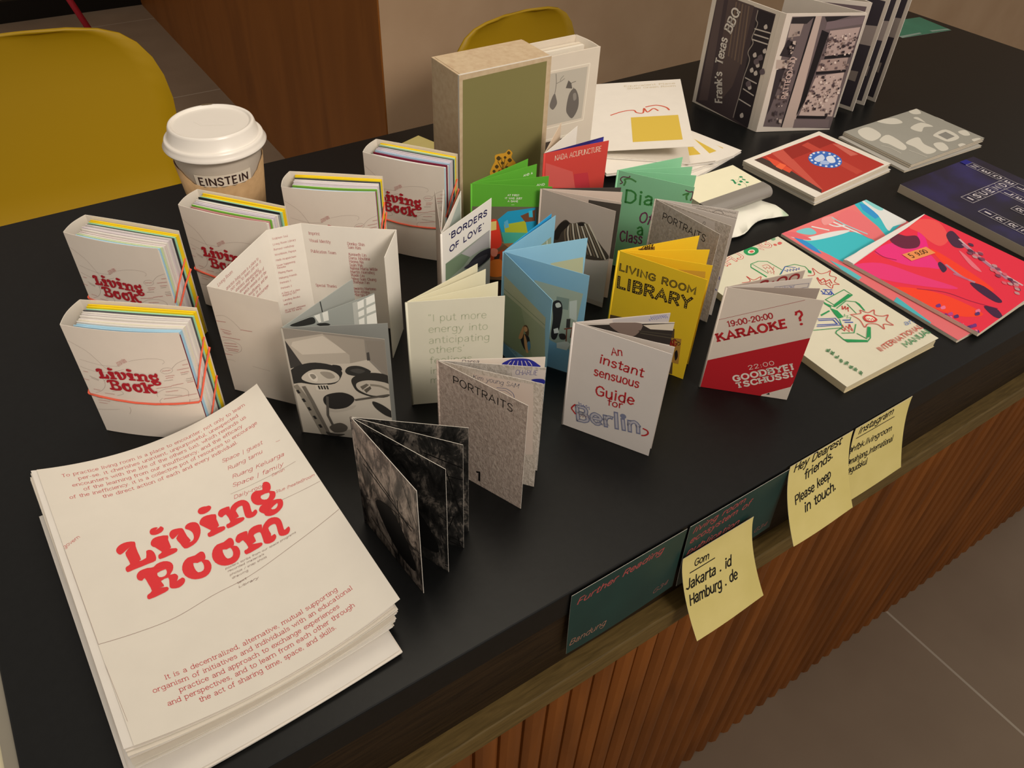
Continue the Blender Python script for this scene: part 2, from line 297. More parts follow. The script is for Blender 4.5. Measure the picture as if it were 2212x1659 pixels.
    def art(s, name):
        K = {'sheet': 1.08, 'livingcover': 1.2, 'wrap1': 1.6, 'wrap2': 1.3, 'wrap3': 1.75, 'mahjong': 1.2, 'further': 1.4, 'eco': 1.35, 'frankL': 1.8, 'frankR': 1.5, 'portraits2nd': 1.3, 'portraits3rd': 1.3, 'portraits4th': 1.2, 'library': 1.55, 'atfirst': 1.05, 'gom': 1.4, 'hey': 1.35, 'insta': 1.4}.get(name, 1.5)
        C = {'pr': '#bf3b42', 'pg': '#8f6f66', 'pb': '#6e4640', 'rd': '#b4434a', 'lg': '#9a8780'}
        for i, cmd in enumerate(ART[name]):
            k = cmd[0]
            if k == 'T': s.text(cmd[1], cmd[2], cmd[3], cmd[4], cmd[5], cmd[6] * K, cmd[7], C.get(cmd[8], cmd[8])); continue
            c = ink(C.get(cmd[1], cmd[1]))
            if k == 'p': s.poly(cmd[2], c)
            elif k == 'S': s.poly(smooth(cmd[2], True, 4)[:-1], c)
            elif k == 'l': s.stroke(cmd[3], cmd[2], c)
            elif k == 's': s.stroke(smooth(cmd[3], False, 5), cmd[2], c)
            elif k == 'w': s.scribble(cmd[2][0], cmd[2][1], cmd[3], cmd[4], c, i)
        return s
    def build(s, name, parent=None, loc=(0, 0, 0), rz=0): return s.mb.build(name, parent, loc, rz)
ART = {
'sheet': [('T','To practice living room is a place to encounter, not only to learn',12.6,11.5,133.1,0,2.75,'slab','pr'),('T','per-se. it cherishes unintent, unpurposeful, unexpected',21.3,17.2,116.3,0,2.75,'slab','pr'),('T','encounters with the life of the others (us), which reminds us',16.4,22.9,125.4,0,2.75,'slab','pr'),('T','of the learning from our insufficiency, and the efficacy',21.9,28.7,114.5,0,2.75,'slab','pr'),('T','of the inefficiency. it is a collective pot of resources to encourage',12.3,34.4,133.9,0,2.75,'slab','pr'),('T','the direct action of each and every individual.',30.9,40.1,96.7,0,2.75,'slab','pr'),('T','It is a decentralized, alternative, mutual supporting',25,194.3,108.1,0,2.75,'slab','pr'),('T','organism of initiatives and individuals with an educational',16.9,199.8,124.2,0,2.75,'slab','pr'),('T','practice and approach to exchange experiences',29.3,205.3,99.6,0,2.75,'slab','pr'),('T','and perspectives, and to learn from each other through',21.3,210.8,115.6,0,2.75,'slab','pr'),('T','the act of sharing time, space, and skills.',36.6,216.3,84.4,0,2.75,'slab','pr'),('T','Space | guest',111.2,49.3,30.9,9.3,3,'hand','pr'),('T','Ruang tamu',112.2,58.6,26.5,6.3,3,'hand','pr'),('T','Ruang Keluarga',112,67.5,38.8,11.6,3,'hand','pr'),('T','Space | family',109.1,74.8,37.5,12.3,3,'hand','pr'),('T','Danish',135.5,85.3,9.5,11,1.8,'hand','pr'),('T','Daily-room',106.2,85.1,24,11.3,2.8,'hand','pr'),('T','Stue (heated)room',131.8,100.1,28.6,15,2,'hand','pr'),('T','gov govern',-6.8,83.4,21,-35.1,2.2,'hand','pr'),('l','pg',0.18,[(105.7,79.7),(154.1,86.3)]),('l','pg',0.18,[(130.6,107.5),(160.4,114.1)]),('l','pr',0.2,[(150,60.2),(153.1,61.1)]),('s','pg',0.22,[(0.2,157.4),(19.4,157),(42,155.8),(66.6,151),(90.6,149.8),(124.6,145.6),(160.5,143.2)]),('l','pg',0.12,[(-1.3,16.5),(0,76.6),(0.2,157.4)]),('l','pg',0.12,[(-0.1,77.2),(-0.3,161.5),(1,211.2)]),('l','pg',0.15,[(-4.9,161.4),(-0.3,161.5)]),('T','posters scribs from our space programs',80.3,136.5,49.5,2.3,1.3,'hand','pb'),('T','recorded materials',80.8,139.3,24.8,2.3,1.3,'hand','pb'),('T','photos / snap shots',81,142.7,25.2,1.4,1.3,'hand','pb'),('T','drawing',81.3,145.7,11,0.5,1.3,'hand','pb'),('T','text',82.5,151.3,6.5,-4.4,1.3,'hand','pb'),('T','Library',82.2,154.3,13.5,1.7,1.3,'hand','pb')],
'LET': {'L': [(26.3,90),(27.6,87.6),(30.2,85.8),(33.9,85.3),(38.2,86.9),(37.7,90.9),(37.5,96.7),(37.5,103.2),(35.3,104.2),(40.6,103.3),(42.2,97.7),(44.7,97.8),(46,100),(46.3,103.5),(45.2,107.9),(41,108.5),(36,109.1),(31,109.7),(27.7,110.2),(27.3,107.2),(28.4,105.5),(30.8,104.3),(30.6,99.3),(30.7,94),(34.4,90.2),(30.5,92.9),(27.7,94.4),(26.4,92.5)],'d1': [(48.8,82.4),(50.3,80.5),(53,80.3),(54.4,81.4),(52.2,82.9),(55.2,81.8),(56.3,81),(57.6,83.5),(56,85.8),(53.1,86.8),(50.3,86.5),(48.7,85)],'i1': [(46.6,92.2),(48.8,89.4),(52.4,88.9),(58,90.8),(57,94.6),(56.7,101.8),(55,102.1),(59.4,103.9),(58.8,106.8),(53.5,107.7),(47.8,108),(47.4,105.7),(48.2,104),(50.6,102.6),(50.6,96),(53.8,93.4),(49.6,96.3),(47.8,96.8),(46.4,94.9)],'v': [(59,90.5),(60.9,88),(63.9,87.8),(67.6,89.2),(68.3,91.8),(68.5,97.7),(69.4,102.2),(67.9,103.3),(70.3,103.1),(72,100.7),(72.5,96.6),(71.2,93.1),(69.4,91),(70.7,88.3),(73.8,87.5),(77,89),(78.3,92.2),(77.8,97.2),(75.5,102),(71.8,105.8),(67.1,107.3),(63.7,106.7),(62.6,101.2),(61.8,96),(64.7,92.8),(60,95.6),(58.9,93.5)],'d2': [(81.5,80.9),(83.3,78.9),(86.5,79.1),(88,80.3),(85.3,81.5),(89.6,80.2),(90.5,82.7),(88.6,84.7),(85.1,85.4),(82.3,84.4),(81.4,82.7)],'i2': [(79.4,90.5),(81.7,88),(85.3,87.6),(90.9,90),(89.9,94.3),(89.5,100.4),(87.7,101.4),(92.1,102.9),(91.6,105.9),(86.4,106.3),(80.8,106.2),(80.3,103.7),(81.1,102.4),(83.5,101.3),(83.4,94.5),(86.5,92),(81.1,94.9),(79,93)],'n': [(92.4,90.5),(94.5,88.3),(97.7,88.3),(101.1,89.3),(100.1,93.2),(101.7,90.7),(105.4,88.8),(110,89.3),(112.6,92),(113.4,95.9),(112.7,100),(112.2,103.8),(114.1,103),(115.4,103.6),(115.1,106.1),(112.5,107.7),(109.3,107.3),(107.2,105.2),(107.4,101.5),(108.3,96.6),(108.7,94.1),(105.8,93.8),(103.4,95.7),(103.5,101.3),(100.5,101.4),(105.8,103.7),(105.1,106.2),(99.7,106.7),(93.7,106.3),(93.4,103.6),(94.4,102.5),(97,102),(96.7,94.3),(93.8,95.2),(92.2,93.2)],'g': [(127.9,85.9),(130.7,86.9),(131.8,90.2),(130.6,94.1),(129.3,95.4),(131.8,98.1),(131,101.6),(128.6,103.7),(123.1,104.3),(127.7,104),(132.7,106.8),(132.8,110.6),(130.6,113.8),(126,115.5),(121.5,114.9),(118.6,112.3),(118.5,110.2),(117.1,108),(116.7,105.1),(119,102.7),(120.7,102.7),(117.5,100.6),(115.7,96.8),(116,92.3),(118.2,89.3),(121.5,88.7),(125.4,91)],'R': [(31.5,115.5),(33.3,112.8),(36.3,111.7),(41,112.4),(39.2,117.1),(40.7,114.3),(44.7,111),(49.2,110.7),(52.5,113),(53.3,116.7),(51.8,120.4),(49.3,123.1),(52.2,123.5),(53.3,126.4),(51.8,129.3),(51,130),(55.1,128.6),(56.2,130.9),(54.6,133.6),(51,135.2),(47.5,134.1),(46.3,132.3),(47.1,129.1),(47.7,124.7),(43.4,125.2),(43.4,127.2),(43.6,130.1),(40.1,130.1),(45.1,131.4),(44.8,134.2),(39.6,135.4),(33,136.1),(32.5,133.8),(33.4,132.3),(36.2,130.5),(35.9,124.3),(35.3,118.9),(33.4,120.3),(31.5,118.6)],'o': [(67.5,115.6),(71.5,114.4),(73.3,116.1),(73.2,119.5),(72.2,121.8),(71.3,121.8),(73.7,123.6),(74,128.4),(71.8,132.8),(68.1,135),(63.6,134.7),(59.8,132.5),(57.2,128.2),(57,122.8),(59.2,117.9),(63,115.1)],'m': [(94.5,117.6),(97,115),(100.8,115.1),(103.5,116.2),(102.2,120.1),(104.5,116.5),(108.7,115.2),(113.6,117.2),(111.9,121.7),(114.2,118.6),(119,116.1),(123.1,117.5),(125.2,120.3),(125.5,124.2),(124.5,129.5),(124.6,131.4),(127.7,130.6),(127.7,133.2),(125.4,135.6),(122,135),(119.9,133),(120.4,128.9),(121.4,123.5),(119.5,121.9),(116.1,122.7),(115.8,127.9),(115.2,130),(117.7,129.8),(117.8,132.5),(115.5,134.6),(112,134.5),(109.3,132.4),(109.6,129.2),(110.4,123.6),(109.8,121.9),(107.4,121.4),(105.6,122.2),(105.3,127.2),(102.1,127.9),(107.8,130.4),(107.1,132.9),(101.8,133.3),(96.1,133.2),(95.6,130.5),(96.5,129.5),(99.2,128.8),(98.4,121.3),(95.6,121.9),(94.1,120)]},
'HOLE': {'g1': [(122.6,94.9),(128.2,96.3),(127.2,99.2),(124.8,100.5),(122,98.2)],'g2': [(123.9,109.6),(129.3,108.1),(128.4,110.6),(126,111.6)],'R1': [(43,118.2),(47.7,117.4),(48.5,118),(48.1,120.8),(46.1,122.6),(43.1,121.9)],'o1': [(64.7,121),(67,122.3),(69.6,122.3),(69.8,126.6),(68.2,129.7),(65,129.6),(64.1,125.7)],'os': [(64.4,118.7),(69,115.9),(65.1,118.6)]},
'OOFF': (19.6,-0.3),
'livingcover': [('s','lg',0.2,[(0.8,13.9),(12.2,21.6),(18.5,30.5),(21.4,35.6),(24.8,39.6)]),('s','lg',0.18,[(3.7,30.7),(18.4,33.5),(29.6,33.1),(34,32.4)]),('s','lg',0.18,[(1.6,38.1),(12.4,40.8),(23.9,39.7),(32.2,36.8),(35.9,35.3)]),('s','lg',0.16,[(41.5,27.2),(50.4,24.6),(59.8,23.5),(66,24.3),(67.2,26.6),(65.3,28.5)]),('s','lg',0.2,[(71,32.8),(76,27.5),(83.3,23.9)]),('s','lg',0.2,[(62.1,35.2),(64.6,32.8),(69,31.9),(71.2,34),(69.1,36.6),(64.7,37.7),(62.1,35.5)]),('s','lg',0.2,[(53.7,61.3),(54.3,57.4),(61.2,52.9),(71,51.3),(76.9,53.9),(76.3,60.4)]),('s','lg',0.2,[(56.8,62.3),(53.9,65.8),(57,68.8),(66.3,69.8),(74.5,67.7),(76.4,63)]),('l','lg',0.18,[(75.8,64.3),(86.4,61.3)]),('s','lg',0.2,[(13.4,46.2),(16.5,48.4),(15.4,54.8),(10.8,60.3),(5,63.5)]),('s','lg',0.18,[(16,49.7),(18.6,47.6),(21.3,47.9)]),('s','lg',0.2,[(19.6,59.5),(25.9,57.6),(27.8,60.6),(22.3,63.1)]),('s','lg',0.15,[(-1,81.9),(9.3,80.2),(19.7,77.8)]),('s','lg',0.18,[(28.5,74.2),(28.5,77.6),(26.3,81.8)]),('w','lg',[(5.9,46.3),(12.6,48.8)],0.45,0.16),('w','lg',[(6.7,48.1),(12.2,49.8)],0.45,0.16),('w','rd',[(2.6,42.3),(6.2,42.6)],0.45,0.16),('w','rd',[(63.6,35.1),(69.8,34.1)],0.45,0.16),('w','rd',[(64.5,40.1),(71.3,38.9)],0.45,0.16),('w','rd',[(64.5,42),(69.9,40.8)],0.45,0.16),('w','rd',[(76.1,36.6),(82.3,35.4)],0.45,0.16),('w','lg',[(76.1,38.4),(80.9,37.3)],0.45,0.16),('w','lg',[(62.4,44.6),(69.2,43.4)],0.45,0.16),('w','lg',[(78.8,42.5),(85.6,41.2)],0.45,0.16),('w','lg',[(78.3,44.4),(84.1,43.2)],0.45,0.16),('w','rd',[(78.8,45.9),(84.2,44.8)],0.45,0.16),('w','rd',[(54.8,52.3),(66.6,49.9)],0.45,0.16),('w','rd',[(66.8,49.2),(75.8,46.7)],0.45,0.16),('w','rd',[(61,55.5),(70.3,53.9)],0.45,0.16),('w','lg',[(59.6,58.8),(71.9,58.9)],0.45,0.16),('w','rd',[(57.6,62.9),(82.7,57.2)],0.45,0.16),('w','rd',[(4.4,68.1),(9.2,68.3)],0.45,0.16),('w','rd',[(4.6,70.7),(14.3,70.4)],0.45,0.16),('w','rd',[(4.7,73.3),(11.4,73.3)],0.45,0.16),('w','rd',[(4.8,59.6),(10,59.8)],0.45,0.16),('w','rd',[(-0,50),(4.4,50.8)],0.45,0.16),('w','rd',[(74.5,33.7),(83.2,31.7)],0.45,0.16),('w','rd',[(79.3,29),(84.1,28)],0.45,0.16),('w','rd',[(13.1,62),(20.7,61.9)],0.45,0.16),('T','inside',32.3,30.4,9.1,-30.5,1.5,'hand','rd'),('T','stories',32.6,32.4,9.9,-31.8,1.5,'hand','rd')],
'LBTXT': [[(12.9,46.3),(59.2,45.6)],[(15.2,36.2),(60.5,34.4)],[(18,57.1),(54.8,55.4)],[(21.1,48.6),(55.5,46.2)]],
'wrap1': [('T','Living Room',11.5,8.2,19.9,-1.2,1.7,'slab','rd'),('T','practice living room is a place to',19.8,16.8,45.9,0.4,1.7,'slab','rd'),('T','not only to learn per-se. it',24.5,20.8,43.7,0.5,1.7,'slab','rd'),('T','unintent, unpurposeful,',29.4,25.1,34.2,2,1.7,'slab','rd'),('T','encounters with the life of',34.2,29.4,36,0.6,1.7,'slab','rd'),('T','which reminds us of the',38.3,33.9,33.8,0.7,1.7,'slab','rd'),('T','insufficiency, and the',43.7,39.2,28.8,0.2,1.7,'slab','rd'),('T','it is a',48.6,43.2,11.7,-0.5,1.7,'slab','rd'),('T','encourage',53.4,47.1,17.8,1.3,1.7,'slab','rd')],
'wrap2': [('T','Sculpture Soul',2.9,9.8,13.1,0.4,1.35,'slab','rd'),('T','Living Room Library',2.7,15.3,19.3,-0.6,1.35,'slab','rd'),('T','Burnout workshop',2.6,20.2,17.1,0.3,1.35,'slab','rd'),('T','Kirschblute, Papaya',2.7,25.4,17.9,-0.3,1.35,'slab','rd'),('T','Nada Acupuncture',2.6,30.8,17.2,0.7,1.35,'slab','rd'),('T','Sauer happening',2.4,36.2,15.8,-1.1,1.35,'slab','rd'),('T','Karaoke',2.6,38.5,7.2,1.6,1.35,'slab','rd'),('T','Playing Places',2.5,43.6,12.4,1.4,1.35,'slab','rd'),('T','Mahjong Friends',2.4,49.2,15.4,-0.7,1.35,'slab','rd'),('T','Portraits 1',2.4,54.1,9.4,-0.6,1.35,'slab','rd'),('T','Portraits 2',2.3,59.7,9.5,-1.8,1.35,'slab','rd'),('T','A Diary of a class',2,65,16.1,0.7,1.35,'slab','rd'),('T','skipping Girl',2.2,67.5,12.3,-1.4,1.35,'slab','rd'),('T','Landing Books',2.1,72.7,15,-0.8,1.35,'slab','rd'),('T','wall life',2,77.3,7,0,1.35,'slab','rd'),('T','An instant sensuous',1.9,83.6,18.7,-0.9,1.35,'slab','rd'),('T','Guide for Berlin',1.9,85.7,15,0,1.35,'slab','rd')],
'wrap3': [('T','Imprint',5.3,10.1,9.6,-1.2,1.6,'slab','rd'),('T','Visual Identity',5.1,17.2,18.3,-0.9,1.6,'slab','rd'),('T','Publication Team',5,27.9,21.9,-1.3,1.6,'slab','rd'),('T','Special Thanks',4.4,63.4,19.1,-2.4,1.6,'slab','rd'),('T','Donko Shin',37.8,17,14.6,0.8,1.6,'slab','rd'),('T','Sam Kim',37.8,20.5,11.2,1.5,1.6,'slab','rd'),('T','Kenneth Lin',37.9,27.6,15,0,1.6,'slab','rd'),('T','Daria Ishutina',37.7,31.2,18,0,1.6,'slab','rd'),('T','Hanna Na',37.6,34.7,12.3,0,1.6,'slab','rd'),('T','Sujin Pak',37.5,38.3,11.5,0,1.6,'slab','rd'),('T','Nanna Maria Wilde',37.7,41.8,23.7,-0.5,1.6,'slab','rd'),('T','Martin Hornshoj',37.7,45.5,20.8,-0.8,1.6,'slab','rd'),('T','Ruxin Liu',37.8,48.8,11.6,0.5,1.6,'slab','rd'),('T','Wing Sum Chung',37.9,52.8,21.5,-1.1,1.6,'slab','rd'),('T','Zhaoyue Fan',38.2,56.1,15.1,-0.4,1.6,'slab','rd'),('T','Iswanto Hartono',37.8,62.9,20.6,-1.1,1.6,'slab','rd'),('T','Reza Afisina',38,66.3,14.4,0,1.6,'slab','rd'),('T','Martin Kalt',38,69.7,17.2,1,1.6,'slab','rd')],
'wrap0': [('s','lg',0.2,[(0.9,27.4),(8.4,25.5),(15.1,29.3),(20.2,35.3)]),('s','lg',0.2,[(1.1,51.7),(9.4,49.5),(16.4,52.7),(16.3,57.9),(11,62),(2.9,62.9),(-0.6,58.6),(0.1,53.3)]),('l','lg',0.2,[(23.2,72.7),(38.8,73.4)]),('s','lg',0.15,[(-1.5,72.1),(4.4,71.1),(8.2,71.8)]),('w','rd',[(0.2,32.5),(8.6,31.6)],0.5,0.18),('w','rd',[(2.2,40),(10.9,40.2)],0.5,0.18),('w','rd',[(3.4,42),(11,42.5)],0.5,0.18),('w','rd',[(4.2,43.3),(9.6,43.7)],0.5,0.18),('w','rd',[(20.1,36),(30.5,35.1)],0.5,0.18),('w','rd',[(2,47.6),(17.7,46.6)],0.5,0.18),('w','rd',[(2.2,54),(13.1,52.3)],0.5,0.18),('w','rd',[(1.5,56.8),(13.7,54.7)],0.5,0.18),('w','rd',[(2.7,59),(14.1,57.9)],0.5,0.18),('w','rd',[(4,60.6),(13.1,59.8)],0.5,0.18),('w','rd',[(0,65.7),(6.9,65.1)],0.5,0.18)],
'stove': [('p','#8f897f',[(0.1,-0.2),(75.1,-0.2),(78.2,77.4),(-16.1,111.2),(-18.9,97.4)]),('p','#b5ad9f',[(-0.5,10.4),(29.1,1.1),(47.2,18.2),(46.3,26.1),(10,32.6)]),('p','#cbc3b4',[(5.7,11.8),(28.9,2.9),(45.6,16.1),(11.4,22.8),(4.2,15.5)]),('p','#a39b8e',[(29.1,1.5),(58.8,2.1),(58.8,21.9),(46.3,26.1),(46.7,18.3)]),('p','#c7bfb0',[(-4.2,38.4),(10,32.6),(46.3,26.1),(59.8,20.6),(76.7,42.4),(74,82.2),(-2.7,111.9),(-3,61)]),('p','#3c3a37',[(-0,10.3),(10,32.6),(0.7,37.7),(-3.8,35.9)]),('p','#8c857a',[(59.6,3.1),(74.9,1.6),(75.3,35.2),(61.7,20.3)]),('p','#4b4844',[(59.5,14.1),(61.4,13.3),(61.6,20.9),(59.3,21.6)]),('S','#2f2e2c',[(0.5,38.9),(16,29.9),(31.1,29.5),(38.1,33.4),(39,38.2),(32.6,47.9),(17.8,51.4),(6.3,51.2),(-1.1,52.4)]),('S','#c9c2b3',[(8.3,44),(17,36.5),(30.4,35.1),(36.8,40.3),(32.8,46.6),(18,50.1),(8.6,48.3)]),('S','#ddd6c8',[(13,41.4),(16.6,39.6),(19.9,42.9),(18.7,48.1),(14.6,46.8)]),('S','#8d877b',[(14.3,41.8),(17.3,40.8),(18.9,43.7),(16.2,45.9)]),('S','#9c9588',[(22.4,38.2),(30.1,37),(33.4,41.5),(27.4,43.6)]),('S','#2c2b29',[(33,29.3),(38.5,29.7),(39.5,33.8),(36.7,33.6),(33.6,31.6)]),('S','#343330',[(41.8,34.1),(45.1,29.3),(52.7,27.6),(59.9,30.2),(60.5,33.1),(52.7,37.4),(44.2,37.4)]),('S','#4a4844',[(45.6,32.9),(51.5,30.2),(56.9,31.8),(52,35)]),('S','#35332f',[(46.2,40.8),(52.9,35.5),(64.3,32.5),(74.8,35.3),(74.1,53),(62.3,57.4),(50.1,54.1),(46,47.1)]),('S','#c2baab',[(49.1,45.4),(56.1,41.2),(65.6,40.4),(74.3,42.8),(73.6,52.4),(60.5,55.7),(50.4,51.5)]),('p','#6b655a',[(51.6,48.1),(56.7,44.2),(58.6,45.2),(53.3,51.1)]),('p','#5d574d',[(54.2,50.9),(59.4,46.3),(60.1,48.7),(55.9,53.9)]),('s','#8d8678',2,[(59.5,45.1),(67.1,45.2),(73.5,48)]),('p','#d3ccbd',[(16.8,51.5),(26.7,49.4),(28.1,53.7),(21.9,57.2),(17.1,56.6)]),('l','#37352f',1.4,[(19.5,51.8),(20.2,55.5)]),('l','#37352f',1.4,[(21.6,51.4),(22.3,55.2)]),('l','#37352f',1.4,[(23.8,51.1),(24.5,54.9)]),('l','#37352f',1.4,[(26,50.8),(26.6,54.5)]),('S','#2d2b29',[(22,63.7),(27.4,58.9),(37.4,56.1),(44.8,58.8),(45.3,64),(38.6,71.6),(27.5,74.8),(22.1,70.3)]),('S','#b9b1a3',[(22.6,74.2),(33.4,74.5),(45.9,67.8),(43.5,72.2),(33.1,77.2),(25.1,77.8)]),('S','#33312e',[(60,61.7),(67.5,64.4),(74.7,71.2),(74.9,76.6),(68.6,74.9),(61.4,68)]),('l','#57534c',2,[(25.1,61.9),(23.1,82.2),(26.1,94.2)]),('l','#5b564e',2,[(46.4,62.5),(73.1,53.1)]),('l','#6f695f',3,[(7.8,54.2),(12.5,69.1),(21.8,104.9)]),('l','#8b8477',5,[(1,53.9),(7,66),(17.8,104.1)]),('l','#2d2b29',2.2,[(2.2,58.9),(3.5,62.1)]),('l','#2d2b29',2.2,[(5.3,67.3),(6.6,70.6)]),('l','#2d2b29',2.2,[(8.4,75.9),(9.7,79.2)]),('l','#2d2b29',2.2,[(11.5,84.7),(12.9,88)]),('l','#2d2b29',2.2,[(14.7,93.6),(16.1,97)]),('S','#57524a',[(23.1,94.7),(31.7,89.1),(37.4,92.4),(34.7,98.4),(26.4,100.5)]),('S','#3a3733',[(19.2,101),(26.2,102),(34.4,101.3),(30,104.2),(21.8,104.9)])],
'stove2': [('p','#9ba09a',[(0.1,-0.1),(75.1,-0.2),(73.6,34.2),(8.4,21.2)]),('p','#e4e5dc',[(24.4,0),(35.3,0.2),(35.1,8.7),(27.3,7.6)]),('p','#e8e9e1',[(58,2.3),(75,0.6),(74,29.4),(56.4,26.5)]),('S','#2e2f2d',[(5.9,0.4),(14.7,-0.2),(23.3,0.7),(24.5,6.3),(18.6,6),(10.2,3.5)]),('l','#b7bab3',4,[(57.1,1.3),(56.4,26.5)]),('l','#b1b5ae',2.2,[(57.6,10.3),(74.3,8.5)]),('l','#b1b5ae',2.2,[(57.4,17.3),(74.1,16.7)]),('l','#b1b5ae',2,[(65.4,1.9),(63.6,29.7)]),('l','#b1b5ae',2,[(29.9,-0.2),(30.1,8.8)]),('S','#2e2f2d',[(25.2,7.8),(32,9.7),(35.6,13),(29.6,12.1)])],
'borders': [('T',"'BORDERS",9.5,10.8,57.2,2.9,3.6,'boldsans','#25204f'),('T',"OF LOVE'",10,23.6,52,1.5,3.6,'boldsans','#25204f'),('p','#8d9788',[(4.3,32.1),(71.2,31.4),(72.2,63.9),(50.6,64.8),(3.6,53.4)]),('p','#6f8268',[(4.3,32.1),(27.3,34),(40.6,44.4),(30.9,48.5),(3.7,50.8)]),('p','#a9a6a6',[(27.3,34),(71.2,31.4),(71.7,49.9),(58.4,45.7),(40.6,44.4)]),('S','#2e2d35',[(36.7,51.7),(52.4,47.3),(71.8,51.3),(80.4,59.2),(72.1,62.5),(54.6,62.8),(42.6,57.6)]),('S','#45424a',[(30.9,51.2),(52.5,52),(68.8,56.6),(54.6,61.4)])],
'atfirst': [('T','AT FIRST',32.9,11.2,10.9,-1.1,1.7,'boldsans','#f4f6e6'),('T','IT WAS JUST',30.7,14.4,15.9,-1.4,1.7,'boldsans','#f4f6e6'),('T','A GAME',33.3,17.3,9.6,-1.2,1.7,'boldsans','#f4f6e6'),('l','#f4f6e6',0.25,[(36.7,20.2),(39.5,20)]),('p','#6d6a58',[(-0.2,23.4),(74.4,20.7),(80.8,111.7),(0,115.5)]),('p','#7b5a3c',[(-0,94.2),(31.2,63.6),(78.7,81.7),(80.8,111.7),(0,115.5)]),('p','#a7794a',[(28.7,60.9),(59.7,51.1),(77.7,67.2),(48.8,77.2)]),('p','#26a2cf',[(24.5,36.3),(33.6,27.2),(59.2,22),(61.6,42.7),(53.5,48.6),(28.4,49.8)]),('p','#b7c236',[(30.6,41.4),(50.6,36.4),(53.6,50),(32,51)]),('p','#4db5a0',[(28.4,49.8),(53.6,49.3),(52.9,59.8),(31.2,62.2)]),('p','#7a4d36',[(45.6,31.3),(59.3,24),(60,36),(50.6,37.8)]),('p','#5fb6dd',[(33.9,35.9),(35.4,43.9),(31.9,45.5),(30.5,38.7)]),('p','#3fc0e0',[(53,25.6),(56.5,24.8),(57.4,32.1),(53.9,32.3)]),('S','#e8402c',[(16.3,40.7),(23.3,36.3),(27.2,49.8),(28.8,63.8),(21.6,69.8),(16.1,68.6)]),('p','#e9d27c',[(16.8,39.3),(23.3,37.7),(23.5,47.2),(17.6,48.9)]),('S','#b8451f',[(15.5,70.1),(24.1,72.5),(31.4,69.3),(35.2,74.9),(19.6,88.8),(15.8,89)]),('p','#3a2a22',[(22.4,75.5),(27.8,73.8),(26.8,82.6),(21.9,82.8)]),('S','#d9772b',[(17,84.5),(29.3,81),(32.3,98.7),(17.3,100.2)]),('S','#e2876e',[(19.2,68.5),(25.3,69.6),(24.2,76.9),(19.3,76.4)])],
'greypage': [('p','#c9c3ba',[(21.1,67.7),(74.2,51.5),(81.6,50.3),(88.4,99.2),(23.8,100.4)]),('S','#4c443b',[(14.6,46.1),(19.4,32.4),(26.4,23.5),(33,25.3),(45.1,20),(53.5,27.7),(63.6,37.6),(73.2,49.1),(53.1,57),(30.6,54.5),(14.4,51.7)]),('s','#7a6d5a',1.5,[(28.1,27.8),(27,37.9),(30.4,53.1)]),('s','#d8d0bd',1.5,[(30,26.9),(30.2,37.8),(34.1,53)]),('s','#7a6d5a',1.5,[(32,26),(33.3,37.7),(37.8,52.8)]),('s','#d8d0bd',1.5,[(34,25.1),(36.4,37.6),(41.4,52.6)]),('s','#7a6d5a',1.5,[(35.9,24.2),(39.5,37.5),(45,52.5)]),('s','#d8d0bd',1.5,[(37.9,23.3),(42.5,37.4),(48.7,52.3)]),('s','#7a6d5a',1.5,[(39.8,22.4),(45.6,37.3),(52.3,52.1)]),('s','#d8d0bd',1.5,[(41.8,22),(48.7,37.2),(55.9,52)]),('s','#7a6d5a',1.5,[(43.8,21.6),(51.7,37.1),(59.4,51.8)]),('s','#d8d0bd',1.5,[(45.8,21.2),(54.8,37),(63,51.7)]),('s','#7a6d5a',1.5,[(47.7,20.9),(57.8,36.9),(66.6,51.5)]),('s','#d8d0bd',1.5,[(49.7,20.5),(60.8,36.8),(70.1,51.3)]),('S','#2d2824',[(15.1,44.6),(20.5,30.6),(27.7,24.3),(30.6,27.4),(23.8,37.6),(20.6,46.8)]),('S','#2b2622',[(39.1,23.3),(44,21),(45.5,23.2),(41.2,25.2)])],
'blue1': [('p','#a9b39a',[(2,21.3),(66.9,21.1),(67.3,31.9),(2.5,38.8)]),('p','#96a58b',[(2.5,38.8),(67.3,31.9),(70.7,59.1),(55.1,76.5),(4.8,91.8)]),('p','#879b80',[(2.5,38.8),(30.9,35.6),(55.1,76.5),(5.7,91.2)]),('l','#7f927a',0.8,[(2.8,34.7),(66.9,28.5)]),('p','#5f8fae',[(4.7,90.4),(28.3,91.4),(5.8,108.6)]),('S','#23252b',[(32.4,64.7),(39.9,56.6),(45.9,56.3),(48.1,64),(44.5,72.2),(37.2,72.1)]),('S','#c49a6e',[(29.6,68.1),(35.4,51.9),(37.4,51.8),(35.4,63.9)]),('S','#c8a074',[(38,58),(42.4,61.5),(46,71.1),(42.6,73.9),(38.8,66.8)]),('S','#5d4630',[(36.3,51.2),(40.9,46.7),(44.6,49.3),(44.4,55.4),(40.8,56)]),('S','#d0a67c',[(37.3,50.6),(41.7,48.5),(42.4,51.5),(38.7,54.8)]),('S','#4f88b8',[(43.6,63.3),(47.2,59.3),(48.8,64.9),(45.8,69.8)]),('T','ANKER PLACES',5.2,90.8,24.1,-5.2,1.8,'hand','#3a4a6a')],
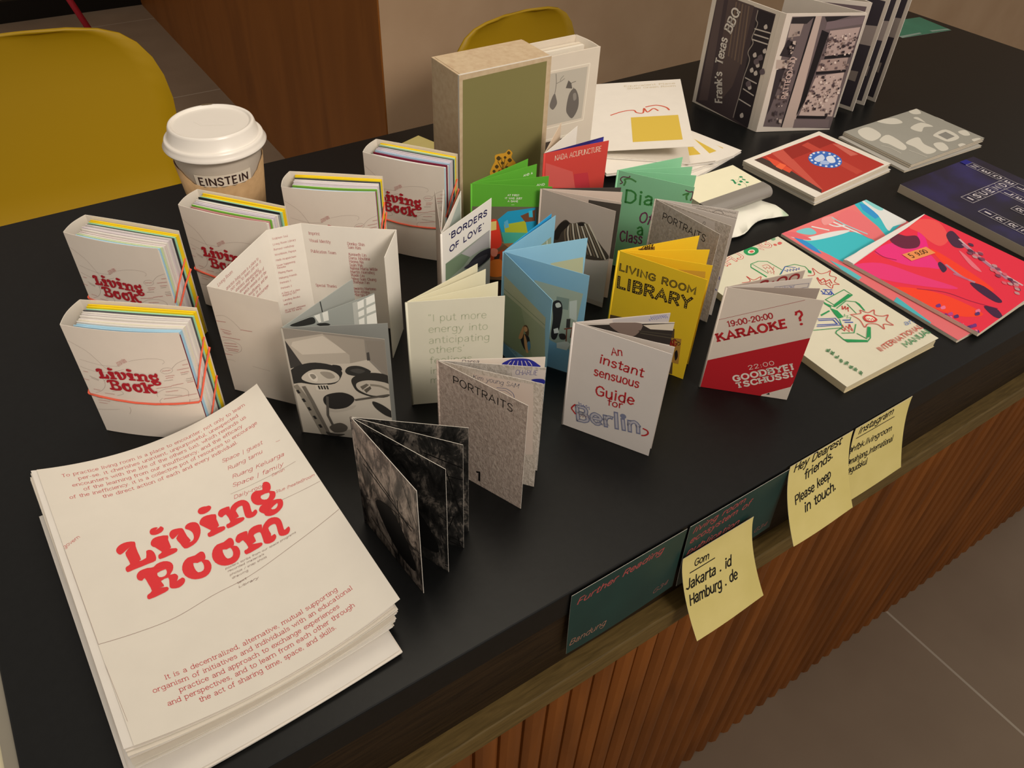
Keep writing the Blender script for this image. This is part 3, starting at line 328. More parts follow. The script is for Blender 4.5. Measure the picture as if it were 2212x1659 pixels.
'blue2': [('p','#a8b6a4',[(27.5,18.7),(70.1,18.3),(65,79.3),(46.2,75.2),(42.4,71.1)]),('p','#86988c',[(48.2,28.2),(59.1,27),(59,38.5),(48,39.7)]),('p','#ccd6cc',[(59.5,29.4),(65.7,26),(67.4,47.2),(60.8,45.6)]),('S','#2c2b2b',[(45.4,35.5),(51.8,32),(54.4,42.7),(51.6,70.4),(46.4,71),(46.7,51.9)]),('S','#d8dccf',[(47.7,36),(50.8,33.6),(52.8,36.8),(49.1,39.3)]),('p','#3c3a38',[(58.7,47.7),(62,46.5),(62.3,55.7),(59,56.9)]),('p','#d9ddd2',[(52,75.8),(60.8,70.5),(64.4,72.5),(61.7,80.5),(52.5,81.2)]),('l','#7d4634',1.2,[(57.5,58.8),(65,54.7)]),('l','#7d4634',1,[(59.7,58),(60.3,71.3)]),('l','#7d4634',1,[(64.4,54.9),(63.8,65.9)]),('S','#35322e',[(53.5,65.6),(58.5,63.8),(59.5,68.9),(55.1,70.5)]),('p','#e3e7de',[(48.1,62.2),(51.8,59.5),(53.4,64.3),(49,66.6)])],
'blue3': [('p','#b9bf9c',[(41.7,19.2),(71.4,18.4),(72.7,36.6),(42.5,30.8)])],
'blue4': [('p','#8fa08a',[(50.5,20.3),(68.8,19.2),(70.7,34.5),(53.4,28.2)]),('l','#dfe6e0',0.8,[(62.7,20),(63.8,29.6)])],
'portraits': [('T','PORTRAITS',12.8,13.4,49.6,-1,4.4,'sans','#151312')],
'PONE': [(32.5,90.1),(36.4,99.5)],
'portraits2nd': [('p','#cdbfb4',[(24.3,4.5),(67.3,2.5),(70.6,70.2),(65.5,71.9)]),('T','Kim young SAM',24.8,9.3,32.6,-1.2,3,'hand','#33415f'),('s','#3a4f7f',0.4,[(41.9,12.8),(48.4,11.6),(53.4,14.4),(54.6,18.3)]),('s','#3a4f7f',0.3,[(43,14.6),(48.4,13.7),(52.9,16.7)])],
'portraits3rd': [('p','#d4c9c0',[(49.9,4.1),(73.3,2),(72.7,17.7),(51.3,14.6)]),('T','CHARLIE',52.7,8.1,15.2,-4.1,3.2,'hand','#2b2f86'),('S','#2c2f8e',[(63.9,12),(67.5,10.5),(72.8,10.8),(73.1,14.7),(67.7,13.8)])],
'portraits4th': [('S','#2b2e92',[(44.7,6.3),(47.3,1.9),(53.5,0.4),(62.1,1.4),(68.2,5.8),(68.9,9)]),('s','#cfc6c6',0.5,[(47.4,6.7),(48.4,4.3),(49.9,2.3)]),('s','#cfc6c6',0.5,[(50.8,6.8),(51.4,4.5),(52.2,2.4)]),('s','#cfc6c6',0.5,[(54.2,7),(54.4,4.6),(54.6,2.5)]),('s','#cfc6c6',0.5,[(57.7,7.1),(57.3,4.7),(56.9,2.6)]),('s','#cfc6c6',0.5,[(61.1,7.3),(60.3,4.8),(59.3,2.7)]),('s','#cfc6c6',0.5,[(64.5,7.4),(63.3,4.9),(61.6,2.8)]),('T','Darsa',15.7,3.7,12.1,0.9,3,'hand','#3a3550'),('s','#4a4550',0.4,[(20.9,6),(24.6,4.8),(27.8,8.4)])],
'portraitsB': [('T','PORTRAITS',11.1,15.2,49.8,-1,4.4,'sans','#1d1b1a')],
'portraitsB2': [('p','#cfc8c0',[(10.3,1.9),(58.2,1.8),(61.1,14.6),(16.1,32.3)]),('s','#55514c',0.35,[(48.1,8.1),(48.2,5.6),(49.6,5),(49.8,7.5),(48.3,8.7)]),('s','#6a6660',0.3,[(43.8,13.6),(48,10.1),(54.2,10.9)])],
'portraitsB3': [('w','#2f3aa0',[(63,63.1),(70.2,57.9)],2.4,0.6),('w','#2f3aa0',[(63,68.8),(72.2,61.4)],2.4,0.6),('w','#2f3aa0',[(65,72.4),(69.7,66.5)],2.4,0.6),('w','#2f3aa0',[(64.7,76.8),(72.3,75.7)],2.4,0.6),('w','#2f3aa0',[(65,84),(70.3,74.9)],2.4,0.6),('w','#2f3aa0',[(66.2,89.5),(70.1,79.3)],2.4,0.6)],
'portraitsB4': [('w','#8d8780',[(32.6,0.9),(71.8,2.6)],1.2,0.4),('w','#8d8780',[(36.5,3.4),(73.5,7.4)],1.2,0.4),('s','#6d6862',0.4,[(51.4,5.4),(54.2,3),(58.6,2.9),(61.3,5)]),('l','#3b4a9a',0.4,[(66.1,117.6),(68.7,106.2)]),('l','#3b4a9a',0.4,[(65.2,116.2),(71,111.9)])],
'diary': [('T','Dia',10.1,31.2,28.7,-6.2,8.5,'brush','#3f8a45'),('T','Of',26.6,47.8,12.4,7.4,7.5,'brush','#7a3f62'),('T','a',27.6,63.2,7.1,-13.1,8,'brush','#3f8a45'),('T','Class',10.9,74.3,23.4,-4.9,7.5,'brush','#7a3f62'),('s','#6d3b52',1,[(3.2,13.4),(5.5,11.5),(3.2,8.8),(5.3,5.6),(10.8,5),(11.8,3.1)]),('s','#4f8f4f',1.6,[(7.2,14.4),(8.4,10.1),(7.5,7.7),(12.8,5.8),(18.7,7.7)]),('s','#6d3b52',1,[(65.6,4.8),(69.9,5.7),(72.8,5),(73.2,10.1),(72.2,14.3)]),('s','#4f8f4f',1.6,[(64.2,10.3),(69.1,7.4),(67.9,10.7),(69,14.4)])],
'library': [('T','LIVING ROOM',2.2,17.8,66.7,-1.2,3.9,'marquee','#3d2f1c'),('T','LIBRARY',2.7,34.8,65.1,-3,6.6,'marquee','#3d2f1c'),('p','#5d4a30',[(0.5,65.2),(58.7,56.2),(65.4,104),(1.6,119.1)]),('p','#b98a3c',[(57.7,66.1),(66.3,63.7),(68.7,90.7),(60.7,91.6)]),('T','ING',57.8,74.4,6,-14.5,4,'boldsans','#a02a20'),('s','#3a2a1a',0.5,[(58.9,69.1),(60.6,66.2),(63.2,67.8),(65.4,67.5)]),('s','#3a2a1a',0.5,[(63.1,70.6),(64.9,67.8),(66.3,69.2),(65,71.2),(63.5,70.5)]),('S','#2c2018',[(63.3,80.4),(64.9,76.8),(66.7,83.1),(65.3,88)])],
'library2': [('p','#d2a83c',[(39.5,9.7),(71,6.5),(71.8,13.1),(61.8,13.9)])],
'library4': [('p','#8a6a2a',[(17.5,1.8),(32.9,2.3),(33.6,6.1),(17.9,4.3)]),('T','Zeit',18.9,3.3,12.5,4.1,3.4,'slabbold','#33240f')],
'nada': [('T','NADA ACUPUNCTURE',11.7,10,53.9,-0.3,3.6,'slab','#f0d9c4'),('p','#c93a45',[(35.6,29.3),(52.1,30.6),(57.3,49.5),(38.8,45.5)]),('p','#d9605a',[(1.4,10.3),(33.8,26.2),(38.8,45.5),(3.4,36.7)])],
'nada2': [('p','#3a3aa0',[(56.2,2.3),(74.9,0.6),(74.7,4.6),(56.6,5.1)])],
'karaoke': [('l','#9c2a2a',0.35,[(0.4,31.8),(59.5,1.9)]),('T','19:00-20:00',8.8,37.5,35.5,-24.6,3.6,'slabbold','#a82a30'),('T','KARAOKE',4.3,53.5,55.4,-26,5.2,'western','#b3262c'),('T','?',60.7,26.7,6.2,-27.8,9,'brush','#b3262c'),('p','#b01e27',[(-14.4,82.2),(-1,75.4),(73.9,36.4),(83.2,31.5),(72.7,90),(52,103.4),(51.3,110.6),(-8.5,113.7)]),('T','22:00',35.1,78.3,21.2,-26.6,2.9,'slabthin','#ddd4c8'),('T','GOODBYE!',26.2,93.5,49.5,-27.8,3.9,'western','#ddd4c8'),('T','TSCHUSS!',30.4,100.2,46.7,-28,3.7,'western','#ddd4c8'),('p','#191818',[(55.4,102.4),(57.5,100),(58.4,102.1)])],
'berlin': [('T','An',30.9,17.8,8.7,-14,4.4,'brush','#b52a2e'),('T','instant',22.4,28.8,34.4,-0.3,5.2,'brush','#b52a2e'),('T','sensuous',19.9,42.4,35.6,-3.7,5.2,'brush','#b52a2e'),('T','Guide',23.3,61.3,31.3,-6.2,6.2,'brush','#b52a2e'),('T','for',34.3,67.2,12.1,-7.6,4.2,'brush','#b52a2e'),('T','Berlin',11.3,94.2,53.4,-10.7,9.5,'bubble','#7b7f98'),('s','#b52a2e',1.2,[(8.5,78.4),(5.8,83.6),(8,86.7),(9.8,88.8)]),('s','#b52a2e',1.3,[(64.7,78.2),(68.3,78.9),(69.4,81.6),(67.5,84.5),(64.7,85.9)]),('w','#8a6a6a',[(12.6,87.8),(20.7,87.3)],2,0.4),('w','#4a5aa0',[(10.7,75.7),(20.8,77.4)],2,0.4),('w','#8a8a94',[(26,89.7),(38.1,87.1)],2.5,0.4)],
'berlin3': [('p','#2e2825',[(7.8,2.5),(74,0.6),(75.6,21.8),(35.5,11.8),(12.8,4.3)]),('S','#7a6a62',[(25.4,0.9),(49.1,0.9),(46.4,11.9),(37.6,11.9)]),('p','#c9bfae',[(50.5,2.5),(74.1,0.9),(74.8,7.7),(56.5,6.3)]),('l','#3f3a30',0.9,[(48,7.7),(75,11.9)]),('l','#4a4438',0.8,[(49.4,9.8),(74.9,14.7)])],
'berlin4': [('p','#b9b4b4',[(28.5,0.9),(73.8,0.3),(74.7,8.4),(29.4,3.7)]),('w','#4a55a8',[(57.3,4.2),(72,3.2)],1.5,0.35),('w','#4a55a8',[(58.1,2.3),(70.6,1.7)],1.2,0.3)],
'iput': [('T','"I put more',15.2,19.4,44.6,0.4,4.4,'sansthin','#b6bba0'),('T','energy into',15,30.1,46,1,4.4,'sansthin','#b6bba0'),('T','anticipating',14.9,41,47.7,0.8,4.4,'sansthin','#b6bba0'),('T',"others'",14.8,50.8,28,1.2,4.4,'sansthin','#b6bba0'),('T','feelings',14.9,61.7,33.9,0.7,4.4,'sansthin','#b6bba0'),('T','instead of',14.8,72.4,42.2,1.5,4.4,'sansthin','#b6bba0'),('T','my own',14.8,82.4,29.9,1.5,4.4,'sansthin','#b6bba0')],
'mahjong': [('T','MAHJ',9,13.9,58.2,-4.3,10.5,'outline','#d5685c'),('T','NG.',83.3,8.5,29.6,5,10.5,'outline','#d5685c'),('S','#2f9a5c',[(72.5,2.4),(79.6,-1.6),(86.6,-0.1),(89.8,5.2),(85.6,10.9),(77,12.4),(71.6,8.7)]),('S','#efe8d2',[(76.5,4.6),(80.9,3.2),(84.4,5.2),(83,8.3),(78.7,9.3),(75.2,7.4)]),('S','#d5685c',[(77.7,5.3),(80.9,4.8),(82.8,6.4),(81.4,8.1),(78.2,7.9)]),('S','#7fae86',[(116.6,-0.9),(120.3,-0.6),(120.2,2.3),(116,3.5),(114.6,1.5)]),('S','#d86a66',[(116.7,8.6),(120,8.8),(120.1,11.7),(115.8,12.8),(114.5,10.9)]),('l','#2f9a5c',0.9,[(59.7,47.8),(58.6,26.9),(62.8,22.7),(73.1,23),(80.9,28),(82.6,46.8)]),('l','#2f9a5c',1.6,[(60.1,47.4),(58.6,27.3)]),('l','#2f9a5c',0.6,[(63.8,23.2),(65.9,43.9)]),('w','#cf4a44',[(68.7,34.7),(78.7,40.4)],3,0.5),('w','#cf4a44',[(67.8,40.7),(71.6,47.1)],3,0.5),('s','#cf4a44',0.5,[(70.1,31.2),(76.3,32.5),(75.9,38.7),(73,45.8)]),('l','#2f9a5c',0.9,[(74.3,51.8),(89.8,44.4),(101.4,46.6),(107.4,55.4),(104.2,66.6)]),('p','#2f9a5c',[(105.3,60.7),(107.2,63.9),(103.8,66.9),(102.1,64.3)]),('l','#3552b5',0.8,[(75.9,51.6),(89.8,44.4),(97.9,51.2)]),('w','#3552b5',[(84,49.8),(100.3,54.7)],3,0.7),('s','#cf4a44',0.8,[(97.3,67.9),(104.9,70.1),(111.9,61.2),(111.1,71.5),(119.3,74),(124.5,73.7),(117.2,79.2),(120,85),(112.6,89.2),(113.2,94.7),(108.1,91.8),(101.6,95.3),(101.3,86.9),(97.5,84.8),(102.4,75.1)]),('w','#cf4a44',[(102.2,76),(110.8,88.1)],4.5,1.2),('w','#cf4a44',[(100.9,80.5),(106.9,90.1)],3.5,0.9),('s','#cf4a44',0.7,[(31,42),(40.4,44.2),(43.1,36.3),(44.5,44.5),(55.2,44.2),(48.8,48.9)]),('w','#3552b5',[(88.1,93.7),(97.3,100.9)],4.5,1.2),('l','#3552b5',1.1,[(92.3,92),(99.9,97.4)]),('l','#3552b5',1.1,[(85.8,96.4),(92.7,102.3),(97.3,98.9)]),('l','#2f9a5c',0.8,[(81.4,104.8),(110.2,103.2),(110.4,113.4),(82.1,115.9),(81.4,104.8)]),('p','#2f9a5c',[(108.1,110.1),(110,114.1),(80.5,117.9),(80.7,115.1),(84.1,114.2)]),('l','#2f9a5c',0.8,[(75.7,106.5),(80,117.7)]),('p','#2f9a5c',[(77.3,106.4),(77.5,115.3),(75.5,117),(75,109)]),('p','#2f9a5c',[(74.6,116.5),(77.6,122.9),(74.9,132.7),(68.5,131.9),(70.9,124.8)]),('p','#2f9a5c',[(58.6,118.8),(71,118.3),(70.6,119.9),(57.8,120.7)]),('l','#2f9a5c',0.8,[(79.4,120.1),(97.1,116.7),(103.9,122.5),(100.3,136.9)]),('p','#2f9a5c',[(104.6,122),(104.8,126.9),(100.7,137.1),(99.6,135.5),(102,129.2)]),('l','#2f9a5c',0.7,[(93.9,120.7),(89.7,135.5)]),('w','#cf4a44',[(85.2,121.6),(88.8,127.5)],4,0.9),('w','#2f9a5c',[(77.6,130.5),(78.5,138.5)],2.5,0.6),('l','#3552b5',0.8,[(50.8,121.8),(66.5,129.8),(62.9,139.7),(41.5,129.3)]),('l','#3552b5',1,[(49.8,123.9),(62.8,130.5),(61.1,136.9),(43.8,127.9)]),('l','#2f9a5c',0.8,[(34.2,131.4),(61,143.2),(68.7,132.9)]),('l','#3552b5',1.2,[(70.1,135.6),(76.7,139.4)]),('l','#3552b5',1.2,[(69.2,138.8),(76,143)]),('w','#cf4a44',[(62.3,142.1),(68.9,147.7)],4.5,1),('w','#cf4a44',[(58,145.1),(66.5,149)],4,0.9),('l','#2f9a5c',0.9,[(49.1,145.3),(52.4,143.6),(61,143.2)]),('l','#2f9a5c',0.8,[(53.6,148.2),(64.2,154),(75.9,146.2)]),('l','#2f9a5c',0.8,[(65.7,155.8),(67.4,166.4)]),('l','#2f9a5c',0.9,[(49.1,145.3),(48.1,155.3),(48.4,159.8),(64.2,169),(71.2,166.9),(84,156.3)]),('p','#2f9a5c',[(82.3,154.4),(84.2,156.5),(71.7,165.4),(67.2,165.4)]),('p','#2f9a5c',[(47.4,154.6),(66.1,167.4),(63.8,168.7),(48.1,158.8)]),('s','#cf4a44',0.8,[(83.4,133.8),(93.2,137.6),(96.9,134),(100.2,140.6),(108.6,140.7),(103.3,146.1),(107.9,151.6),(113.8,153.1),(105.6,157.7),(105.2,165.8),(98.6,160.1),(93,165.1),(93.3,157.1),(86,152),(79.4,153.7),(84.3,143.7),(83.4,133.8)]),('S','#cf4a44',[(90.3,142.5),(96.8,142.1),(99.9,147),(98.7,152.8),(92.4,153),(87.6,148.3)]),('S','#efe8d2',[(91.8,144.3),(95.7,144.2),(97.9,147.4),(97.1,151),(93.3,151.1),(90.2,148)]),('w','#cf4a44',[(91.4,145.9),(96.5,150.3)],2.5,0.8),('T','an',114.6,172.1,12.3,7,4.5,'hand','#6a86c8'),('T','INTERNATIONAL',63.4,184.8,63.5,-1.8,4.4,'brush','#cf5a50'),('T','MANUAL',88.6,193.4,40.8,-3,5,'brush','#4f9a68'),('w','#6f9f74',[(23.2,157.2),(24.3,159.8)],3,0.7),('w','#6f9f74',[(23.3,161.9),(24.4,164.6)],3,0.7),('w','#6f9f74',[(22.5,167.7),(23.6,170.3)],3,0.7),('w','#6f9f74',[(21.9,173.2),(23,175.8)],3,0.7),('w','#6f9f74',[(23.2,178),(24.3,180.6)],3,0.7),('w','#6f9f74',[(22.9,183.5),(23.9,186.1)],3,0.7),('w','#6f9f74',[(23.3,187.8),(24.4,190.4)],3,0.7),('w','#6f9f74',[(23.4,193.5),(24.4,196)],3,0.7)],
'cyan': [('p','#e9777c',[(-8.5,-54.4),(173.8,-17.5),(109.4,215.9),(-53,250)]),('p','#f08080',[(1.1,-1),(68.7,-0.9),(129.8,-2.2),(152.4,-1.2),(148.9,54.2),(52.8,74.4),(4.1,45.5)]),('S','#45c5d2',[(12.5,20.9),(69.4,36.1),(79.8,60.7),(62.5,91.7),(23.7,96.5),(15.2,80.4),(12.2,56)]),('p','#45c5d2',[(127.2,-2),(152.4,-1.2),(148.9,54.2),(98.2,65.5),(108.1,46.3),(116.6,18.9)]),('p','#3a9ee0',[(133.9,0.2),(136.9,10.5),(130.1,33.4),(119.9,34),(124,13.2)]),('S','#e9edec',[(140.4,-1.2),(149.8,2.5),(150.2,53.3),(123.6,55.4),(111.2,57.6),(130,30)]),('S','#8edcdf',[(144.3,-2.4),(149.8,0.7),(147.9,23.7),(140,22.5)]),('S','#e9edec',[(4.2,10),(14.6,19.1),(49.3,25.8),(65.3,30.6),(72.9,35.1),(64.6,36.4),(40.5,32.9),(17.8,27.1),(8.7,18.7)]),('S','#3a97dc',[(9.6,7.1),(10.8,16.9),(11.5,32.3),(7,50.1),(3.3,39.2),(5,16.5)]),('S','#7fd3db',[(17.6,5.6),(36.7,7.5),(35.6,19.3),(24.8,17.6)]),('s','#e9edec',2.5,[(63,3.8),(67,22.2),(94.3,25.4)]),('s','#e9edec',3,[(71,11.8),(75.5,36.6),(82.1,59)]),('s','#e9edec',2.5,[(41.5,7.2),(52.6,23.1)]),('S','#e86f78',[(1.7,-0.7),(15.3,5.8),(19.9,25.3),(10,19.4)]),('s','#e9edec',2,[(109.6,8.1),(107.1,29.7)]),('S','#ef7b80',[(80.8,11),(113.4,7),(101.2,54.9),(79.8,60.7),(78,38.1)]),('S','#f4a0a0',[(65.3,1.9),(80.3,4.2),(73.6,13.3),(56.5,12.8)]),('s','#9fd9de',2,[(78,6.1),(78.3,25.6),(83.9,50.8)]),('p','#62c3cc',[(4.1,62.6),(7.6,81.4),(7.1,102.8),(-0.2,103.7),(0.1,82.4)]),('p','#e9777c',[(-0.2,103.7),(9.1,101.3),(6.2,143.6),(-1.7,146.4)]),('p','#54bcc6',[(-1.7,146.4),(9.2,142.9),(2,187),(-3.8,188.2)]),('p','#e9777c',[(-3.8,188.2),(4.2,188.4),(6.6,219.5),(-2.6,216.1)])],
'pink': [('p','#f0384f',[(-4.4,12.3),(149.2,0.2),(174.2,-1.9),(138.7,186.6),(-2.8,226.5),(-53.2,170.3)]),('S','#f23a86',[(39.9,10.5),(68.9,12),(88,34.1),(69.8,68.7),(58.3,60.9),(44.5,45.7),(38.1,24)]),('S','#f52f8a',[(112.2,16.3),(110.9,24.9),(86.8,45.4),(81,41.4),(93.9,28.9)]),('S','#f75b5b',[(113.6,4.3),(138.8,3.3),(149.8,18.9),(128.9,43.3),(107,47),(105.9,34),(112.2,19.4)]),('S','#6e2c45',[(71.8,7.8),(89.1,5.4),(94,13.4),(103.6,19.9),(95.1,29.8),(82.1,33.1),(69.1,24.3)]),('S','#ff4632',[(92.7,43.4),(92.7,61.2),(84.7,101.4),(77.1,123.2),(70.4,113.3),(76.6,73.4)]),('S','#ff4a30',[(-4.6,59),(17.5,76.8),(30.4,104.1),(30.8,137.2),(7.7,123.7),(-1.2,95.1)]),('S','#f04080',[(-3.3,13.1),(26,27.4),(38.5,64.1),(50.5,99.6),(30.5,83.2),(0.8,43.8)]),('S','#4f3048',[(131.5,38.8),(145.2,38.6),(130.9,60.2),(121.2,62.7),(117.7,54.3)]),('S','#45304a',[(78.8,63.4),(73.2,73.9),(63.1,75.4),(72,64.5)]),('S','#4a2a48',[(69.1,101.6),(74.8,113.6),(66.4,136.7),(58.9,134.1),(61.7,115.2)]),('S','#4a2a48',[(43,130.7),(49.6,140.3),(40.6,151.4),(35.2,145.2)]),('s','#b98aa0',3,[(78.9,69.2),(72.3,90.1),(73.6,104.7)]),('s','#d9b6bc',2.5,[(136.1,51.3),(122,81.2),(112,114.5),(108.3,136.6)]),('s','#b8829a',4,[(129.7,59.4),(118.3,87.4),(106.2,121.6)]),('s','#c86a8a',3,[(70,82.9),(72.4,98.4)]),('s','#b02a50',1.2,[(39.9,10.5),(38.1,22.5),(44.1,33.9)]),('s','#a82a50',1,[(15.3,75.3),(33.2,95.6),(40.4,118.8),(50.6,141)]),('S','#f07a8a',[(113.9,63.8),(111.4,74),(97.2,98.8),(97.3,87.5)]),('S','#7a3a8a',[(1.1,138.4),(6.5,139.3),(3.1,142.2),(-1.1,140.7)]),('S','#c04a90',[(-21.4,112.1),(-16.1,112.9),(-19.4,116),(-23.6,114.5)]),('S','#5a3a78',[(-2,146.1),(3.4,147),(0,149.9),(-4.2,148.3)]),('S','#f07aa0',[(-8.8,110.5),(-3.3,111.3),(-6.7,114.4),(-11,112.9)]),('S','#7a3a8a',[(5.8,101.8),(11.4,102.6),(7.9,105.8),(3.5,104.3)]),('S','#c04a90',[(-4.5,129.4),(0.9,130.3),(-2.4,133.3),(-6.7,131.7)]),('S','#5a3a78',[(-2.4,137.6),(3,138.5),(-0.3,141.4),(-4.6,139.8)]),('S','#f07aa0',[(6.7,106.3),(12.2,107.2),(8.7,110.3),(4.4,108.7)]),('S','#7a3a8a',[(-22.5,117.9),(-17.2,118.8),(-20.4,121.7),(-24.7,120.2)]),('S','#c04a90',[(3.1,116.2),(8.7,117.1),(5.2,120.1),(0.9,118.6)]),('S','#5a3a78',[(4.3,121.6),(9.8,122.5),(6.4,125.5),(2.1,124)]),('S','#f07aa0',[(-3.3,119.3),(2.2,120.2),(-1.2,123.2),(-5.5,121.7)]),('S','#7a3a8a',[(-5.9,122),(-0.4,122.9),(-3.8,125.9),(-8.1,124.4)]),('S','#c04a90',[(-12.8,114),(-7.3,114.8),(-10.7,117.9),(-14.9,116.4)]),('S','#5a3a78',[(-17.6,108.3),(-12.1,109.1),(-15.5,112.1),(-19.8,110.6)]),('S','#f07aa0',[(29.3,129.6),(34.9,130.5),(31.3,133.5),(27,131.9)]),('S','#7a3a8a',[(-3.2,114.2),(2.3,115),(-1.2,118.1),(-5.5,116.6)]),('S','#c04a90',[(-9.4,126.7),(-4,127.5),(-7.3,130.5),(-11.6,129)]),('S','#5a3a78',[(-14.2,110.4),(-8.7,111.3),(-12.1,114.3),(-16.4,112.8)]),('S','#f07aa0',[(-4.4,132.4),(1,133.2),(-2.3,136.2),(-6.6,134.6)]),('S','#7a3a8a',[(5.1,139.5),(10.5,140.4),(7.1,143.3),(2.9,141.8)]),('S','#c04a90',[(-15.5,110.3),(-10.1,111.2),(-13.5,114.2),(-17.7,112.7)]),('S','#5a3a78',[(24.7,131.7),(30.3,132.6),(26.8,135.5),(22.4,134)]),('S','#f07aa0',[(-2.8,144.9),(2.5,145.8),(-0.8,148.7),(-5,147.2)]),('S','#7a3a8a',[(-5.2,134.7),(0.2,135.6),(-3.1,138.5),(-7.4,137)]),('S','#c04a90',[(-17.2,123.2),(-11.9,124),(-15.2,127),(-19.4,125.5)]),('S','#c9969c',[(124.6,73.7),(126.6,77.5),(123,80.4),(121.4,76.9)]),('S','#8a4a62',[(116.1,103),(118.1,106.7),(114.6,109.4),(113,106)]),('S','#e06a7a',[(121,75.8),(123,79.6),(119.4,82.5),(117.8,79)]),('S','#5d3a52',[(98.6,133.7),(100.5,137.2),(97.2,139.7),(95.6,136.5)]),('S','#c9969c',[(90.8,136.7),(92.8,140.1),(89.5,142.6),(87.9,139.4)]),('S','#8a4a62',[(103.7,125.7),(105.7,129.3),(102.3,131.8),(100.8,128.6)]),('S','#e06a7a',[(97.5,119.9),(99.5,123.4),(96.1,126),(94.5,122.8)]),('S','#5d3a52',[(118.5,82.8),(120.6,86.6),(117,89.4),(115.4,86)]),('S','#c9969c',[(117.2,76.9),(119.3,80.6),(115.7,83.5),(114.1,80)]),('S','#8a4a62',[(120.1,83.9),(122.1,87.6),(118.5,90.4),(116.9,87)]),('S','#e06a7a',[(101.3,130),(103.3,133.5),(99.9,136),(98.3,132.8)]),('S','#5d3a52',[(108.1,120.7),(110.1,124.3),(106.6,126.9),(105.1,123.6)]),('S','#c9969c',[(109.3,101.1),(111.3,104.7),(107.8,107.4),(106.2,104.1)]),('S','#8a4a62',[(119.3,69.9),(121.4,73.7),(117.8,76.6),(116.2,73.1)]),('S','#e06a7a',[(129.2,76.7),(131.3,80.5),(127.6,83.3),(126,79.9)]),('S','#5d3a52',[(106.3,125.4),(108.3,128.9),(104.9,131.4),(103.3,128.2)]),('S','#c9969c',[(100.3,124.4),(102.3,127.9),(98.9,130.5),(97.4,127.3)]),('S','#8a4a62',[(127.8,77.4),(129.9,81.2),(126.2,84),(124.6,80.6)]),('S','#e06a7a',[(112.3,112.2),(114.3,115.8),(110.8,118.4),(109.3,115.2)]),('S','#5d3a52',[(105.7,127.3),(107.7,130.8),(104.3,133.3),(102.8,130.1)]),('S','#c9969c',[(118.3,98.2),(120.4,101.8),(116.8,104.6),(115.2,101.2)]),('S','#8a4a62',[(123.7,70.8),(125.7,74.6),(122.1,77.5),(120.5,74)]),('S','#e06a7a',[(109.8,102.4),(111.9,106),(108.4,108.7),(106.8,105.4)]),('S','#5d3a52',[(135.8,62),(137.9,65.9),(134.2,68.8),(132.6,65.3)]),('S','#c9969c',[(97.2,133.4),(99.2,136.9),(95.9,139.4),(94.3,136.2)]),('S','#8a4a62',[(105.7,125.9),(107.7,129.5),(104.2,132),(102.7,128.8)]),('S','#e06a7a',[(108.3,106.7),(110.3,110.3),(106.8,112.9),(105.3,109.6)]),('S','#5d3a52',[(124.2,68),(126.3,71.8),(122.6,74.7),(121,71.2)]),('S','#c9969c',[(104.2,128.8),(106.2,132.3),(102.8,134.9),(101.2,131.6)]),('S','#8a4a62',[(103.6,109.9),(105.7,113.5),(102.2,116.1),(100.7,112.8)]),('p','#eeeae6',[(-1.3,2.4),(152.2,-9.7),(150.5,1),(109.9,5.1),(41,8.2),(-1.6,12)])],
'PRICE': [(60.8,32.1),(95.1,38.9),(85.7,49),(51.2,46)],
